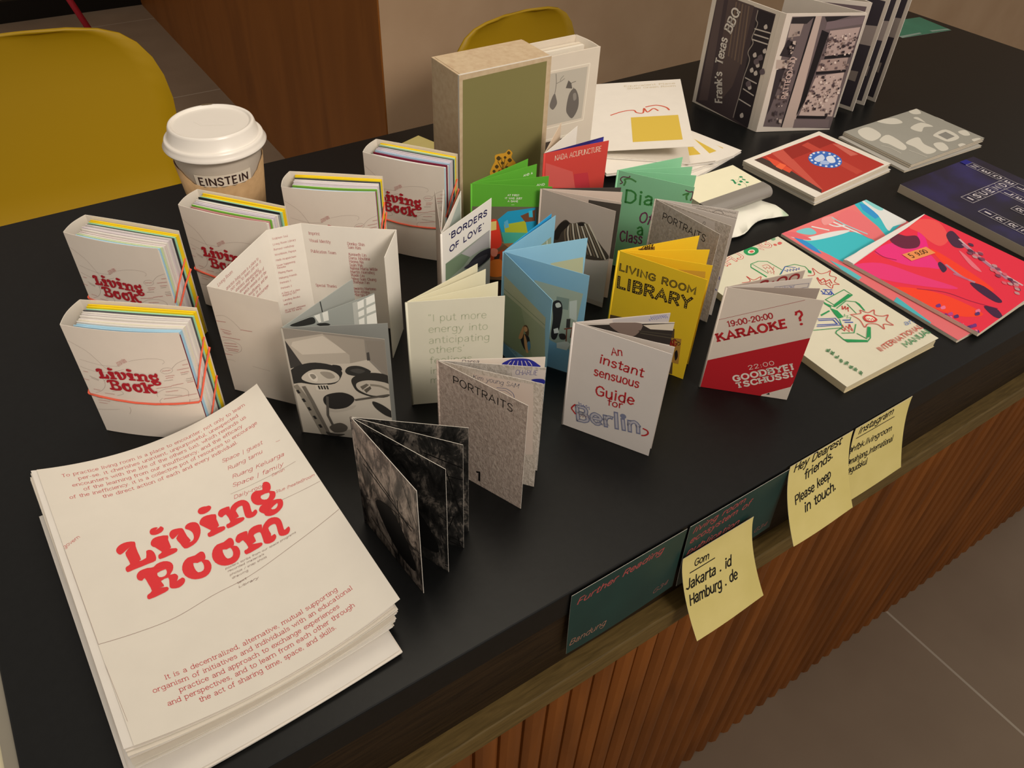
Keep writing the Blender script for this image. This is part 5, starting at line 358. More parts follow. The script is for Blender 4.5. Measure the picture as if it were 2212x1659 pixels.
'greycard': [('S','#d9d5c8',[(21.3,6.6),(42.8,7.4),(37.8,31.4),(10.8,37.6),(9.3,21.3)]),('S','#d9d5c8',[(69.2,-0.5),(99.5,4.5),(98.2,20.7),(78.2,15.5)]),('S','#d9d5c8',[(24,39.6),(47.2,36.5),(39.9,68.7),(24.5,75.3),(23.4,54.7),(19.9,47.7)]),('S','#d9d5c8',[(47.8,62.8),(77.1,60.6),(66.2,77.9),(64.9,97.4),(44,98.3),(47,77.6)]),('S','#d9d5c8',[(92.8,37),(121.7,33.3),(126.3,49.6),(112.4,44.9),(95.6,52.1)]),('S','#d9d5c8',[(125.3,18.3),(133.5,19.9),(127.6,36.5),(126.2,30.1)]),('S','#d9d5c8',[(139.8,0.1),(156.9,0.4),(149,13.8),(136.6,10.1)]),('S','#d9d5c8',[(102.4,66.4),(133.1,64.2),(128.5,88.5),(102.4,89.9),(99.7,75.5)]),('S','#d9d5c8',[(77.4,84),(92.8,87.3),(83.8,102.7),(68.4,101.8)]),('S','#d9d5c8',[(142,77.1),(156.1,79.4),(148.6,91.4),(138.6,88.7)]),('S','#d9d5c8',[(171.8,37.5),(170.5,48.2),(159.2,53.5)]),('S','#d9d5c8',[(169.8,53.5),(169.2,75.5),(158.4,77.9)]),('S','#d9d5c8',[(137.3,101.1),(151.2,103.4),(146.5,108.7),(134.6,107.4)]),('S','#d9d5c8',[(105.3,101.8),(115.2,102),(114.5,109.3),(102.8,108)]),('S','#d9d5c8',[(161.4,17.5),(162.8,41.3),(156.2,43.4)]),('p','#8f8d86',[(108.2,69.5),(126.5,68.7),(124.9,83.9),(106.8,84.6)]),('s','#d9d5c8',1,[(10.3,52.6),(15.6,63),(15,80)]),('s','#d9d5c8',1,[(31.8,79.3),(34.8,95.7),(36.3,103.8)])],
'note': [('S','#2f8f5c',[(58,25.8),(62.4,26.1),(60.6,31.2),(58.7,34.8),(56.2,34.2),(59.3,28.5)]),('S','#2f8f5c',[(73.4,24.6),(76.4,24.8),(76.5,27.5),(73.1,27.4)]),('S','#2f8f5c',[(65,32.9),(68.5,32.1),(68.5,35.4),(64.7,36)]),('S','#2f8f5c',[(71.7,30.4),(74.3,31.8),(74.4,34.5),(71.6,33)]),('S','#2f8f5c',[(70.5,37.8),(73.1,37.9),(73.4,40.4),(70,40.2)]),('S','#2f8f5c',[(58.5,36.7),(61.2,37.1),(61.1,40.1),(58.2,39.4)]),('s','#3a8f62',0.3,[(63.5,27.4),(66.3,30.2),(72.6,25.5)]),('s','#3a8f62',0.3,[(58.6,34.1),(63.8,32.9),(67.1,36),(65.8,43.3),(61,48.6),(63.2,50)]),('s','#3a8f62',0.3,[(76.3,27.4),(72.8,31),(71.8,37.2)]),('s','#3a8f62',0.3,[(65.7,45.8),(69.7,48.6),(67.1,51.2)])],
'slipcase': [('p','#7d774a',[(3.9,5.2),(102.9,4),(102.7,130.8),(107.2,247.6),(5.1,213),(3.3,105)]),('S','#d09a2c',[(37,111.6),(39.7,103.8),(43,98.3),(42.9,92),(48.6,91.3),(55.6,91.9),(60.2,89.3),(65.1,94.2),(64.1,99.2),(69.9,107),(68.3,110.9),(66.2,119.1),(55.6,122.9),(43.6,119.8)]),('S','#4f3f1c',[(44.6,95.5),(47.5,93.5),(50.7,97),(47.7,99)]),('S','#4f3f1c',[(58,92.5),(60.2,90.9),(62.7,93.6),(60.4,95.2)]),('S','#4f3f1c',[(59,101.2),(61.8,99.3),(64.8,102.6),(62,104.4)]),('S','#4f3f1c',[(53.9,96.7),(55.7,95.5),(57.7,97.7),(55.9,98.9)]),('S','#4f3f1c',[(43,104.6),(45.5,102.9),(48.1,105.9),(45.6,107.6)]),('S','#4f3f1c',[(50.4,102.2),(52.4,100.8),(54.6,103.3),(52.6,104.7)]),('S','#4f3f1c',[(56.5,109.1),(58.6,107.7),(60.8,110.2),(58.7,111.6)]),('S','#4f3f1c',[(40.1,109.2),(42.1,107.8),(44.3,110.3),(42.2,111.7)]),('S','#4f3f1c',[(47.4,111),(49.2,109.8),(51.2,112),(49.3,113.3)]),('l','#5a4720',0.7,[(53.4,111.5),(46.5,99.1)]),('l','#5a4720',0.7,[(53.4,111.5),(51.1,96)]),('l','#5a4720',0.7,[(53.4,111.5),(55.8,98.3)]),('l','#5a4720',0.7,[(53.4,111.5),(59.6,104.5)]),('S','#d2601e',[(49.2,110.4),(51.5,109.4),(52.8,111.9),(50.5,112.9)])],
'whitebook': [('l','#e8e0cf',1,[(41.6,14.7),(93.9,15.3)]),('l','#e8e0cf',1,[(93.9,15.3),(92.4,77.2)]),('l','#e8e0cf',1,[(40.8,76.5),(92.4,77.2)]),('l','#e8e0cf',1,[(40.6,89.6),(72,89.8)]),('p','#b9b2a4',[(42.4,17.2),(91.2,18.2),(89.5,74.4),(40.5,73.3)]),('s','#6d675f',0.7,[(49.6,18.5),(50.9,29.3),(49.8,39.9)]),('s','#6d675f',0.5,[(51.1,28.9),(57,27.5),(61.6,25.5)]),('s','#6d675f',0.5,[(55.8,27.3),(56.7,24.6),(60.1,22.3)]),('S','#6f6963',[(46.5,43.2),(49.7,39.4),(52,44.2),(53.8,50.6),(51.2,55.1),(48.2,56.5),(44.2,51.7)]),('S','#69635d',[(66.9,59.4),(68.6,45.5),(72.8,39.3),(77.8,40.3),(82.7,50.3),(83,62.6),(76.4,71.9),(69.5,66.1)]),('S','#8a847c',[(74.6,44.7),(78.3,44.4),(79.7,50.7),(76.1,52)]),('p','#5f5953',[(63.9,36.2),(66.7,28.4),(70.8,32.1),(72.7,38.3)]),('l','#6d675f',0.7,[(70.8,32.1),(76.8,31.2)]),('l','#6d675f',0.9,[(74.5,37.7),(75.1,40.3)]),('p','#4a4038',[(40.2,92.2),(72.3,92.6),(74.7,114.5),(41.3,113.1)])],
'gom': [('T','Gom',12.2,15.5,15.9,2.2,4.5,'pen','#1a1611'),('l','#1a1611',1,[(7.4,19),(34.4,19.2)]),('T','Jakarta . id',2.1,32.2,48.8,3.2,6,'pen','#1a1611'),('T','Hamburg . de',2.8,46.3,51.9,3.1,6,'pen','#1a1611')],
'gomc': [(-0.5,8.5),(76.1,9.4),(78.2,89.7),(-1.6,83.1)],
'hey': [('T','Hey Dearest',5.7,9.2,56.9,-1.4,6,'pen','#1a1611'),('T','friends.',20.2,23.4,35,-9.2,6,'pen','#1a1611'),('T','Please keep',8.6,41.5,44.7,-6.6,6,'pen','#1a1611'),('T','in touch.',18.3,53,40.1,-3.9,6,'pen','#1a1611')],
'heyc': [(-0.2,-1.4),(78.8,-2.5),(85.6,76.5),(5.8,77.6)],
'insta': [('T','Instagram',5.9,9.2,46.5,-0.4,5,'pen','#1a1611'),('l','#1a1611',0.9,[(4.6,12.9),(56.6,13.6)]),('T','@hfbk.livingroom',-3.5,25.8,60,2.3,4,'pen','#1a1611'),('T','@mahjong_International',-2.8,37.9,63.4,2.9,4,'pen','#1a1611'),('T','@gudskul',-1.3,47.6,26.7,2.1,4,'pen','#1a1611')],
'instac': [(-0.9,-2.7),(77.4,-2.9),(75.1,70.6),(7.3,69.8)],
'further': [('T','Further Reading',5.3,14.9,78.1,-2,4.6,'italic','#a04a48'),('T','G34',81.6,62.9,15.8,-2.5,3.6,'italicthin','#8f5a52'),('T','Bandung',1.9,61.9,33.1,0.5,4.4,'italicthin','#b07a64')],
'furtherc': [(-0.7,-0.7),(103.8,-3.6),(104.8,64.3),(-5.2,67)],
'eco': [('T','living room',3.9,11.1,54.7,-1.6,4.6,'italic','#a04a48'),('T','ecosystem of',3.6,22.6,63.3,-3.8,4.6,'italic','#a04a48'),('T','publication',3.5,35.6,55.4,0,4.6,'italic','#a04a48'),('T','G34',84.4,64.7,16.1,3.6,3.6,'italicthin','#8f5a52')],
'ecoc': [(-2.1,-2.6),(106.3,-1.2),(103.9,70.6),(-2.2,73)],
}

def upright(px, py, ang, H, off=0.0, bow=0.0, W=74.0, z0=0.0004):
    """vertical page: left edge at (px, py) in its thing's frame, running along ang degrees, printed side on the right-hand side"""
    a = math.radians(ang); d = (math.cos(a), math.sin(a)); n = (math.sin(a), -math.cos(a))
    def fn(x, y, k):
        u = (x + off) / 1000; kk = k / 1000 + bow / 1000 * math.sin(math.pi * min(1, max(0, x / W)))
        return (px + d[0] * u + n[0] * kk, py + d[1] * u + n[1] * kk, (H - y) / 1000 + z0)
    return fn
def lying(ang, z, w=None):
    """page lying flat: top-left corner at the thing's origin, text along ang degrees"""
    a = math.radians(ang); ex = (math.cos(a), math.sin(a)); ey = (math.sin(a), -math.cos(a))
    return lambda x, y, k: ((ex[0] * x + ey[0] * y) / 1000, (ex[1] * x + ey[1] * y) / 1000, z + k / 1000)

# ------------------------------------------------------------------ the room
mb = MB(); tile = ramp_mat('floor_tile', 5, [(0.3, '#8f7c68'), (0.7, '#9b8873')], 0.55, 0.35)
nt = tile.node_tree; b = nt.nodes['Principled BSDF']; src = b.inputs['Base Color'].links[0].from_socket
tc = nt.nodes.new('ShaderNodeTexCoord'); sp = nt.nodes.new('ShaderNodeSeparateXYZ'); nt.links.new(tc.outputs['Object'], sp.inputs[0])
acc = None
for ax, o, p in ((0, 1.022, 0.9), (1, -0.55, 0.9)):
    ad = nt.nodes.new('ShaderNodeMath'); ad.operation = 'ADD'; ad.inputs[1].default_value = 90 * p - o + p / 2
    md = nt.nodes.new('ShaderNodeMath'); md.operation = 'MODULO'; md.inputs[1].default_value = p
    sb = nt.nodes.new('ShaderNodeMath'); sb.operation = 'SUBTRACT'; sb.inputs[1].default_value = p / 2
    ab = nt.nodes.new('ShaderNodeMath'); ab.operation = 'ABSOLUTE'; lt = nt.nodes.new('ShaderNodeMath'); lt.operation = 'LESS_THAN'; lt.inputs[1].default_value = 0.0022
    nt.links.new(sp.outputs[ax], ad.inputs[0]); nt.links.new(ad.outputs[0], md.inputs[0]); nt.links.new(md.outputs[0], sb.inputs[0]); nt.links.new(sb.outputs[0], ab.inputs[0]); nt.links.new(ab.outputs[0], lt.inputs[0])
    if acc is None: acc = lt.outputs[0]
    else:
        mxm = nt.nodes.new('ShaderNodeMath'); mxm.operation = 'MAXIMUM'; nt.links.new(acc, mxm.inputs[0]); nt.links.new(lt.outputs[0], mxm.inputs[1]); acc = mxm.outputs[0]
mx = nt.nodes.new('ShaderNodeMix'); mx.data_type = 'RGBA'; nt.links.new(acc, mx.inputs[0]); nt.links.new(src, mx.inputs[6]); mx.inputs[7].default_value = (.52, .45, .36, 1); nt.links.new(mx.outputs[2], b.inputs['Base Color'])
mb.box(-3, -2.5, -0.1, 6, 6, 0, tile); struct(mb.build('floor'))
mb = MB(); mb.box(0.749, 1.6, 0, 6, 1.75, 2.6, M_PLASTER); struct(mb.build('wall_back'))
mb = MB(); mb.box(0.745, 1.6, 0, 0.7488, 4.3, 2.6, M_PANEL); struct(mb.build('wall_left'))
mb = MB(); mb.box(-3, 4.16, 0, 0.745, 4.3, 0.085, mat('#17120c', 0.6)); struct(mb.build('baseboard_back'))
mb = MB(); mb.box(-3, 4.19, 0.085, 0.745, 4.3, 2.6, M_PLASTER); struct(mb.build('wall_far'))

# ------------------------------------------------------------------ the counter
X0, X1, Y0, Y1 = -0.115, 1.508, 0.212, 0.888
ct = tag(empty('counter', (0.7, 0.55, 0)), 'long counter with a black top, dark wood front rail and fluted wooden front', 'counter')
def cbuild(mb, name, bevel=0): o = mb.build(name, ct, bevel=bevel); o.location = (-0.7, -0.55, 0); return o
mb = MB(); mb.box(X0, Y0, TOP - 0.028, X1, Y1, TOP, M_TOP); cbuild(mb, 'worktop', 0.0012)
mb = MB(); mb.box(X0 + .002, Y0 + 0.0015, TOP - 0.118, X1 - .002, Y0 + 0.022, TOP - 0.0285, M_APRON); cbuild(mb, 'front_rail', 0.001)
mb = MB(); mb.box(X0, 0.1985, TOP - 0.119, X1, Y0 + 0.022, TOP - 0.0955, ramp_mat('ledge_wood', 40, [(0.3, '#54431f'), (0.7, '#6f5a30')], 0.6, 0.3, (1, 10, 10), dist=0.5)); cbuild(mb, 'ledge', 0.0015)
# fluted front: rounded vertical ribs, one mesh
mb = MB(); pitch = 0.0268; nrib = int((X1 - X0) / pitch); vs = []; fs = []; yb = 0.252
pts = []
for i in range(nrib):
    x = X0 + i * pitch
    for t, d in ((0.0, 0.0), (0.06, 0.008), (0.25, 0.0125), (0.5, 0.0145), (0.75, 0.0125), (0.94, 0.008)): pts.append((x + t * pitch, yb - d))
pts.append((X0 + nrib * pitch, yb))
for x, y in pts: vs += [(x, y, 0.0), (x, y, TOP - 0.119)]
fs = [(2 * i, 2 * i + 2, 2 * i + 3, 2 * i + 1) for i in range(len(pts) - 1)]
o = len(vs); vs += [(X0, yb + 0.02, 0), (X0, yb + 0.02, TOP - .119), (X1, yb + .02, 0), (X1, yb + .02, TOP - .119)]; fs += [(o, o + 1, o + 3, o + 2)]
mb.add(vs, fs, M_SLAT); cbuild(mb, 'fluted_panel')
mb = MB(); mb.box(X0 + 0.01, 0.275, 0, X0 + 0.035, Y1 - 0.03, TOP - 0.0285, M_SLAT); cbuild(mb, 'end_panel')
mb = MB(); mb.box(X1 - 0.035, 0.275, 0, X1 - 0.01, Y1 - 0.03, TOP - 0.0285, M_SLAT); cbuild(mb, 'end_panel')
mb = MB(); mb.box(X0 - 0.0075, Y0, TOP - 0.03, X0 - 0.0005, Y1, TOP - 0.004, mat('#8d8779', 0.5)); mb.box(X0 - 0.019, Y0, TOP - 0.03, X0 - 0.0078, Y1, TOP - 0.010, mat('#d8cfae', 0.6)); cbuild(mb, 'edge_strip')

# ------------------------------------------------------------------ chairs
def chair(name, label, cx, cy, yaw, ztop, prof, thick=0.005):
    """prof: (half width, height below the top) going down; the shell leans a little and runs into the seat"""
    r = tag(empty(name, (cx, cy, 0), yaw), label, 'chair', 'yellow shell chairs behind the counter')
    mb = MB(); rows = []
    nu = 14
    def row(hw, y, z, dish): return [(hw * t, y + dish * (1 - t * t) , z) for t in [(-1 + 2 * k / nu) for k in range(nu + 1)]]
    for hw, d in prof: rows.append(row(hw, 0.02 - 0.10 * max(0, d - .05), ztop - d, 0.010))
    zs = 0.445; hwl = prof[-1][0]
    for k in range(1, 8):
        a = k / 7 * math.pi / 2; rows.append(row(hwl * (1 - .02 * k), -0.02 - 0.09 * math.sin(a) , zs + 0.09 - 0.09 * (1 - math.cos(math.pi / 2 - a)) - .0, 0.015 * (1 - k / 7)) if False else row(hwl, -0.015 - 0.10 * (1 - math.cos(a)), zs + 0.10 * (1 - math.sin(a)), 0.008 * (1 - k / 7)))
    for k in range(1, 9):
        t = k / 8; rows.append(row(hwl * (1 - .12 * t * t * t), -0.115 - 0.25 * t, zs + 0.012 * math.sin(t * math.pi) - .01 * t ** 6, 0))
    V = [p for rw in rows for p in rw]; st = nu + 1
    F = [(j * st + i, (j + 1) * st + i, (j + 1) * st + i + 1, j * st + i + 1) for j in range(len(rows) - 1) for i in range(nu)]
    mb.add(V, F, M_YELLOW, True); o = mb.build('shell', r)
    m = o.modifiers.new('solid', 'SOLIDIFY'); m.thickness = thick; m.offset = 0
    for sx in (-1, 1):
        for yy in (-0.08, -0.31):
            mb = MB(); mb.tube([(sx * 0.13, yy * .8 - .05, zs - .006), (sx * 0.21, yy * 1.05, 0.003)], 0.010, mat('#2b2a28', 0.4, 0.5)); mb.build('leg', r)
    return r
P1 = [(0.085, 0.0), (0.125, 0.002), (0.165, 0.008), (0.192, 0.018), (0.212, 0.034), (0.228, 0.058), (0.237, 0.085), (0.241, 0.120), (0.238, 0.17), (0.232, 0.22), (0.226, 0.27)]
chair('shell_chair', 'yellow plastic shell chair at the left, behind the paper cup', 0.0, 1.28, 0.0, TOP + 0.055, P1)
P2 = [(0.050, 0.0), (0.080, 0.002), (0.108, 0.008), (0.130, 0.020), (0.147, 0.040), (0.157, 0.065), (0.162, 0.10), (0.165, 0.14), (0.165, 0.2), (0.165, 0.25)]
chair('shell_chair', 'yellow plastic shell chair behind the kraft slipcase, only its rounded top showing', 0.900, 1.28, math.radians(8), TOP - 0.036, P2)
mb = MB(); mb.tube([(0.255, 3.90, 0.70), (0.31, 3.86, 0.35), (0.40, 3.80, 0.2), (0.46, 3.76, 0.004)], 0.013, mat('#c2303f', 0.5)); tag(mb.build('chair_leg_pole'), 'slim crimson pole on the floor far behind the left yellow chair', 'pole'); bpy.data.objects['chair_leg_pole'].name = 'crimson_pole'

# ------------------------------------------------------------------ paper cup
cup = tag(empty('coffee_cup', (0.166, 0.742, TOP)), 'takeaway coffee cup with a white plastic lid and kraft sleeve', 'cup')
mb = MB(); mb.lathe([(0.0, 0.004), (0.0285, 0.004), (0.029, 0.0), (0.030, 0.0), (0.0415, 0.107), (0.0425, 0.109), (0.041, 0.1092), (0.039, 0.104), (0.0285, 0.010), (0, 0.010)], mat('#d8cdbd', 0.6)); mb.build('cup_body', cup)
mb = MB(); zt = 0.088; seg = 72; V = []; F = []
def cr_(z): return 0.0300 + (0.0415 - 0.0300) * z / 0.107 + 0.0009
a_cam = math.atan2(-0.742, -0.166)
for k in range(seg):
    a = k / seg * 6.28319; d = (a - a_cam + math.pi) % 6.28319 - math.pi
    top = 0.0935 - 0.0128 * math.exp(-(d / .98) ** 6) + 0.0006 * math.sin(k * 2.3)
    for z in (0.022, 0.05, top): V.append((cr_(z) * math.cos(a), cr_(z) * math.sin(a), z))
F = [(3 * k + j, 3 * ((k + 1) % seg) + j, 3 * ((k + 1) % seg) + j + 1, 3 * k + j + 1) for k in range(seg) for j in (0, 1)]
mb.add(V, F, M_KRAFTD, True); o = mb.build('sleeve', cup); m = o.modifiers.new('solid', 'SOLIDIFY'); m.thickness = 0.0007; m.offset = 1
def cupfn(x, y, n):
    z = 0.093 - y / 1000; r = cr_(z) + n / 1000; a = a_cam + (x - 27) / 1000 / 0.040; return (r * math.cos(a), r * math.sin(a), z)
sh = Sheet(cupfn, 54, 12, 0.2, '#ded3c0', nx=30); sh.text('EINSTEIN', 3.5, 10.4, 47, 0, 7.8, 'boldsans', '#3d2a24'); o = sh.build('name_band', cup); o['label'] = 'torn pale band with the dark name'
lid = MB(); LW = mat('#e3ddd3', 0.28, 0.5, noise=0.01)
lid.lathe([(0.0415, 0.1065), (0.0472, 0.1075), (0.0478, 0.1090), (0.0462, 0.1105), (0.0458, 0.1135), (0.0452, 0.1152), (0.0440, 0.1160), (0.0424, 0.1154), (0.0418, 0.1160), (0.0396, 0.1262), (0.0388, 0.1280), (0.0378, 0.1287), (0.0366, 0.1283), (0.0360, 0.1280), (0.0356, 0.1272), (0.0350, 0.1266), (0.0347, 0.1264), (0.0340, 0.12635), (0.030, 0.1263), (0.0, 0.1263)], LW, 64)
lo = lid.build('lid', cup)
mb = MB(); ah = a_cam + math.pi + 0.0
mb.add([(0.0381 * math.cos(ah + t) + (.0012 * s) * math.cos(ah), 0.0381 * math.sin(ah + t) + (.0012 * s) * math.sin(ah), 0.12885) for t, s in ((-.12, -1), (.12, -1), (.15, 0), (.12, 1), (-.12, 1), (-.15, 0))], [tuple(range(6))], mat('#6d5d44', 0.8)); mb.build('sip_hole', lo)
mb = MB(); sh = Sheet(lambda x, y, n: ((x - 15) / 1000 * .9 + y * .0003, (8 - y) / 1000 - .004 - (x - 15) * .0004, 0.1264 + n / 1000), 30, 12, 0.05, LW); sh.text('caution hot', 4, 8, 22, 0, 2.4, 'sans', '#efeae2'); sh.build('raised_lettering', lo)

# ------------------------------------------------------------------ small folded zines
def zine(label, x, y, leaves, group=None, name='mini_zine', H=105.0, W=74.0):
    """leaves: (part name, angle, base, back, art, thickness, bow)"""
    r = tag(empty(name, (x, y, TOP)), label, 'zine', group)
    for nm, a, base, back, art, t, bow in leaves:
        s = Sheet(upright(0, 0, a, H, .5, bow, W), W - .5, H, t, base, back, nx=8 if bow else 1)
        if isinstance(art, str): s.art(art)
        elif art: art(s)
        s.build(nm, r)
    # the folded back edge that joins the leaves
    mb = MB(); m = leaves[0][2]; mb.lathe([(0, 0.0004), (0.0009, 0.0004), (0.0009, H / 1000), (0, H / 1000)], mat(m) if isinstance(m, str) else m, 10); mb.build('spine', r)
    return r
GZ = 'folded mini zines standing open on the counter'
def bark_lines(seed, dark):
    def f(s):
        r = random.Random(seed); c = ink('#100f0e'); s.k += 1
        for i in range(9):
            x = r.uniform(0, 74); y = r.uniform(0, 105); a = r.uniform(-.5, .5) + (1.57 if i % 2 else 0); L = r.uniform(25, 70)
            s.stroke(smooth([(x, y), (x + L * .5 * math.cos(a) + r.uniform(-4, 4), y + L * .5 * math.sin(a) + r.uniform(-4, 4)), (x + L * math.cos(a), y + L * math.sin(a))]), r.uniform(.5, 1.3), c)
        if dark: s.poly(smooth([(20, 62), (40, 50), (58, 66), (66, 88), (50, 92), (34, 84)], True, 4)[:-1], c)
    return f
zine('black and grey zine of tree bark photographs, standing nearest the counter edge', .1184, .3372,
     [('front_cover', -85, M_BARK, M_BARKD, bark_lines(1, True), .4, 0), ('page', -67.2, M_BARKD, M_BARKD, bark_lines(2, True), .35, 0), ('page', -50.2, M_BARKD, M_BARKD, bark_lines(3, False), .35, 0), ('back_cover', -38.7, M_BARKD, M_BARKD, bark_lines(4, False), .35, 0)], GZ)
def p1(s):
    s.art('portraits'); s.stroke([(33.2, 91.6), (36, 90.2), (36, 100)], 1.9, ink('#151312'))
zine('stucco-textured portraits zine numbered 1, in front of the cream quotation zine', .1912, .3566,
     [('front_cover', -68, M_PLASTERPHOTO, PAPER, p1, .4, 0), ('page', -49.8, M_PLASTERPHOTO2, '#151413', 'portraits2nd', .35, 0), ('page', -37, M_PLASTERPHOTO2, PAPER, 'portraits3rd', .35, 0), ('back_cover', -28.4, PAPER, PAPER, 'portraits4th', .35, 0)], GZ)
zine('white zine with red hand lettering, an instant sensuous guide for Berlin', .2965, .3423,
     [('front_cover', -59.8, '#d9d2cb', OFFW, 'berlin', .4, 0), ('page', -53.2, '#d0c8c0', OFFW, None, .35, 0), ('page', -30.8, '#c9c1b8', OFFW, 'berlin3', .35, 0), ('back_cover', -22.1, '#cfc7c0', OFFW, 'berlin4', .35, 0), ('red_spine_edge', -64, '#b5222a', '#b5222a', None, .3, 0)][:4], GZ)
zine('pale zine with a red slanted band and the word karaoke', .4254, .3169,
     [('front_cover', -44.3, '#d6cabc', OFFW, 'karaoke', .4, 0), ('page', -32, '#a3968c', OFFW, None, .35, 0), ('page', -20.7, '#d0c8c0', OFFW, lambda s: (s.stroke([(40, 9), (72, 9), (72, 5), (42, 5), (40, 9)], .4, ink('#6a6a80')), s.text('KARAOKE', 46, 8, 14, 0, 2.2, 'sans', '#3a4a9a'), s.text('A B C D', 16, 8.5, 20, 0, 2.2, 'sans', '#8a8a90')), .35, 0), ('back_cover', -12.5, '#b7a89c', OFFW, lambda s: s.text('8:00', 30, 9, 40, 0, 7, 'slabbold', '#8a2a2c'), .35, 0)], GZ)
YB = '#f0c928'
zine('bright yellow zine titled living room library', .3855, .3996,
     [('front_cover', -63.5, YB, YB, 'library', .4, 0), ('page', -47.1, YB, YB, 'library2', .35, 0), ('page', -29.2, YB, YB, None, .35, 0), ('back_cover', -12.7, YB, YB, 'library4', .35, 0)], GZ, W=76)
zine('grey stucco portraits zine half hidden behind the yellow zine', .4685, .4492,
     [('front_cover', -83.7, M_PLASTERPHOTO2, PAPER, 'portraitsB', .4, 0), ('page', -69.1, M_PLASTERPHOTO2, PAPER, 'portraitsB2', .35, 0), ('page', -58.8, '#d3ccc4', PAPER, 'portraitsB3', .35, 0), ('back_cover', -46.6, '#d3ccc4', PAPER, 'portraitsB4', .35, 0)], GZ)
MG = '#8fcfa4'
zine('mint green zine hand lettered with diary of a class', .4735, .5086,
     [('front_cover', -56.1, MG, MG, 'diary', .4, 0), ('page', -37.9, MG, MG, lambda s: s.poly(smooth([(36, 12), (42, 8), (50, 9), (54, 13), (46, 15)], True, 4)[:-1], ink('#2c3b33')), .35, 0), ('page', -24.3, MG, MG, None, .35, 0), ('back_cover', -8.2, MG, MG, None, .35, 0)], GZ)
zine('greyish pink zine with a photo of a fanned-open book', .3891, .5156,
     [('front_cover', -62.7, '#bfb2a6', '#cfc2b6', 'greypage', .4, 0), ('page', -49.2, '#cfc2b6', '#cfc2b6', lambda s: s.poly([(44, 3), (74, 2), (74, 60), (44, 60)], ink('#4a453f')), .35, 0), ('page', -34.9, '#d8c8bb', '#cfc2b6', None, .35, 0), ('back_cover', -28.2, '#4b4641', '#4b4641', None, .35, 0)], GZ)
BL = '#86b9d3'
zine('light blue zine with photos, fanned wide open beside the cream quotation zine', .3031, .446,
     [('front_cover', -93.5, BL, BL, 'blue1', .4, 0), ('page', -57.9, BL, '#4f9ac0', 'blue2', .35, 0), ('page', -14.2, '#92c6df', BL, 'blue3', .35, 0), ('page', 19.5, '#86bcd6', '#2f9ad0', 'blue4', .35, 0), ('back_cover', 22.8, '#2fa3da', BL, None, .35, 0)], GZ)
zine('cream zine with a large pale green quotation, behind the portraits zine numbered 1', .2036, .4254,
     [('front_cover', -24.3, '#dbd8c4', CREAM, 'iput', .4, 0), ('page', -9.5, CREAM, CREAM, None, .35, .8), ('page', 5.3, CREAM, CREAM, None, .35, .8), ('back_cover', 12.9, CREAM, CREAM, None, .35, .6)], GZ)
zine('white zine titled borders of love with a grey landscape photo', .2727, .4943,
     [('front_cover', 23.3, WHITE, WHITE, 'borders', .4, 0), ('page', 46.4, WHITE, WHITE, lambda s: s.poly([(10, 12), (70, 4), (70, 60), (10, 60)], ink('#aeb9b4')), .35, 0), ('page', 58.7, WHITE, WHITE, None, .35, 0), ('back_cover', 64.7, '#b9afa4', '#b3a79c', None, .35, 0)], GZ)
GR = '#5fae35'
zine('grass green zine with a painting of an interior on its cover', .3389, .555,
     [('front_cover', -34.3, GR, GR, 'atfirst', .4, 0), ('page', -18.6, GR, GR, lambda s: s.text('AND', 62, 9, 8, 0, 2, 'boldsans', '#f4f6e6'), .35, 0), ('page', 1.2, GR, GR, lambda s: s.text('AND A', 58, 9, 11, 0, 2, 'boldsans', '#f4f6e6'), .35, 0), ('back_cover', 11.3, GR, GR, None, .35, 0)], GZ)
zine('red zine with the white title acupuncture, in front of the white hardcover', .432, .5711,
     [('front_cover', -6.8, '#d4473f', '#d4473f', 'nada', .4, 0), ('page', .3, '#2f2a72', WHITE, 'nada2', .35, 0), ('page', 27.1, WHITE, WHITE, None, .35, 0), ('back_cover', 41, '#d9c4ab', '#d9c4ab', None, .35, 0)], GZ)
zine('black and white zine with frying pans on a stove on its cover', .1147, .4433,
     [('front_cover', -40.7, '#a39c90', '#9b978d', 'stove', .4, 0), ('page', -26.8, '#8f918c', '#8f918c', None, .35, 0), ('page', 3.3, '#9ba09a', '#9ba09a', 'stove2', .35, 0), ('back_cover', 23.2, '#a8aca6', '#9a9e98', lambda s: s.stroke([(38, 0), (40, 30)], 1, ink('#3c3e3c')), .35, 0)], GZ)

# ------------------------------------------------------------------ opened wrapper behind the stove zine
wr = tag(empty('book_wrapper', (.0861, .5183, TOP)), 'unfolded white book wrapper printed inside with red credits, standing behind the stove zine', 'wrapper')
def wpt(p): return (p[0] - .0861, p[1] - .5183)
wp = [(.1239, .4732), (.0861, .5183), (.1519, .5707), (.1801, .567), (.2437, .5185), (.2167, .4865)]
for nm, a, b, art in (('spread', 1, 2, 'wrap1'), ('spine_panel', 2, 3, 'wrap2'), ('spread', 3, 4, 'wrap3'), ('flap', 4, 5, None)):
    A = wpt(wp[a]); B = wpt(wp[b]); L = math.dist(A, B) * 1000
    s = Sheet(upright(A[0], A[1], math.degrees(math.atan2(B[1] - A[1], B[0] - A[0])), 105, 0, 1.5 if nm == 'spread' and a == 3 else 0, L), L, 105, .4, '#f1ebdf', nx=8)
    if art: s.art(art)
    s.build(nm, wr)
A = wpt(wp[1]); B = wpt(wp[0]); L = math.dist(A, B) * 1000
s = Sheet(upright(A[0], A[1], math.degrees(math.atan2(B[1] - A[1], B[0] - A[0])), 105, 0, 0, L), L, 105, .4, '#dcd2c4'); s.art('wrap0'); s.build('flap', wr)

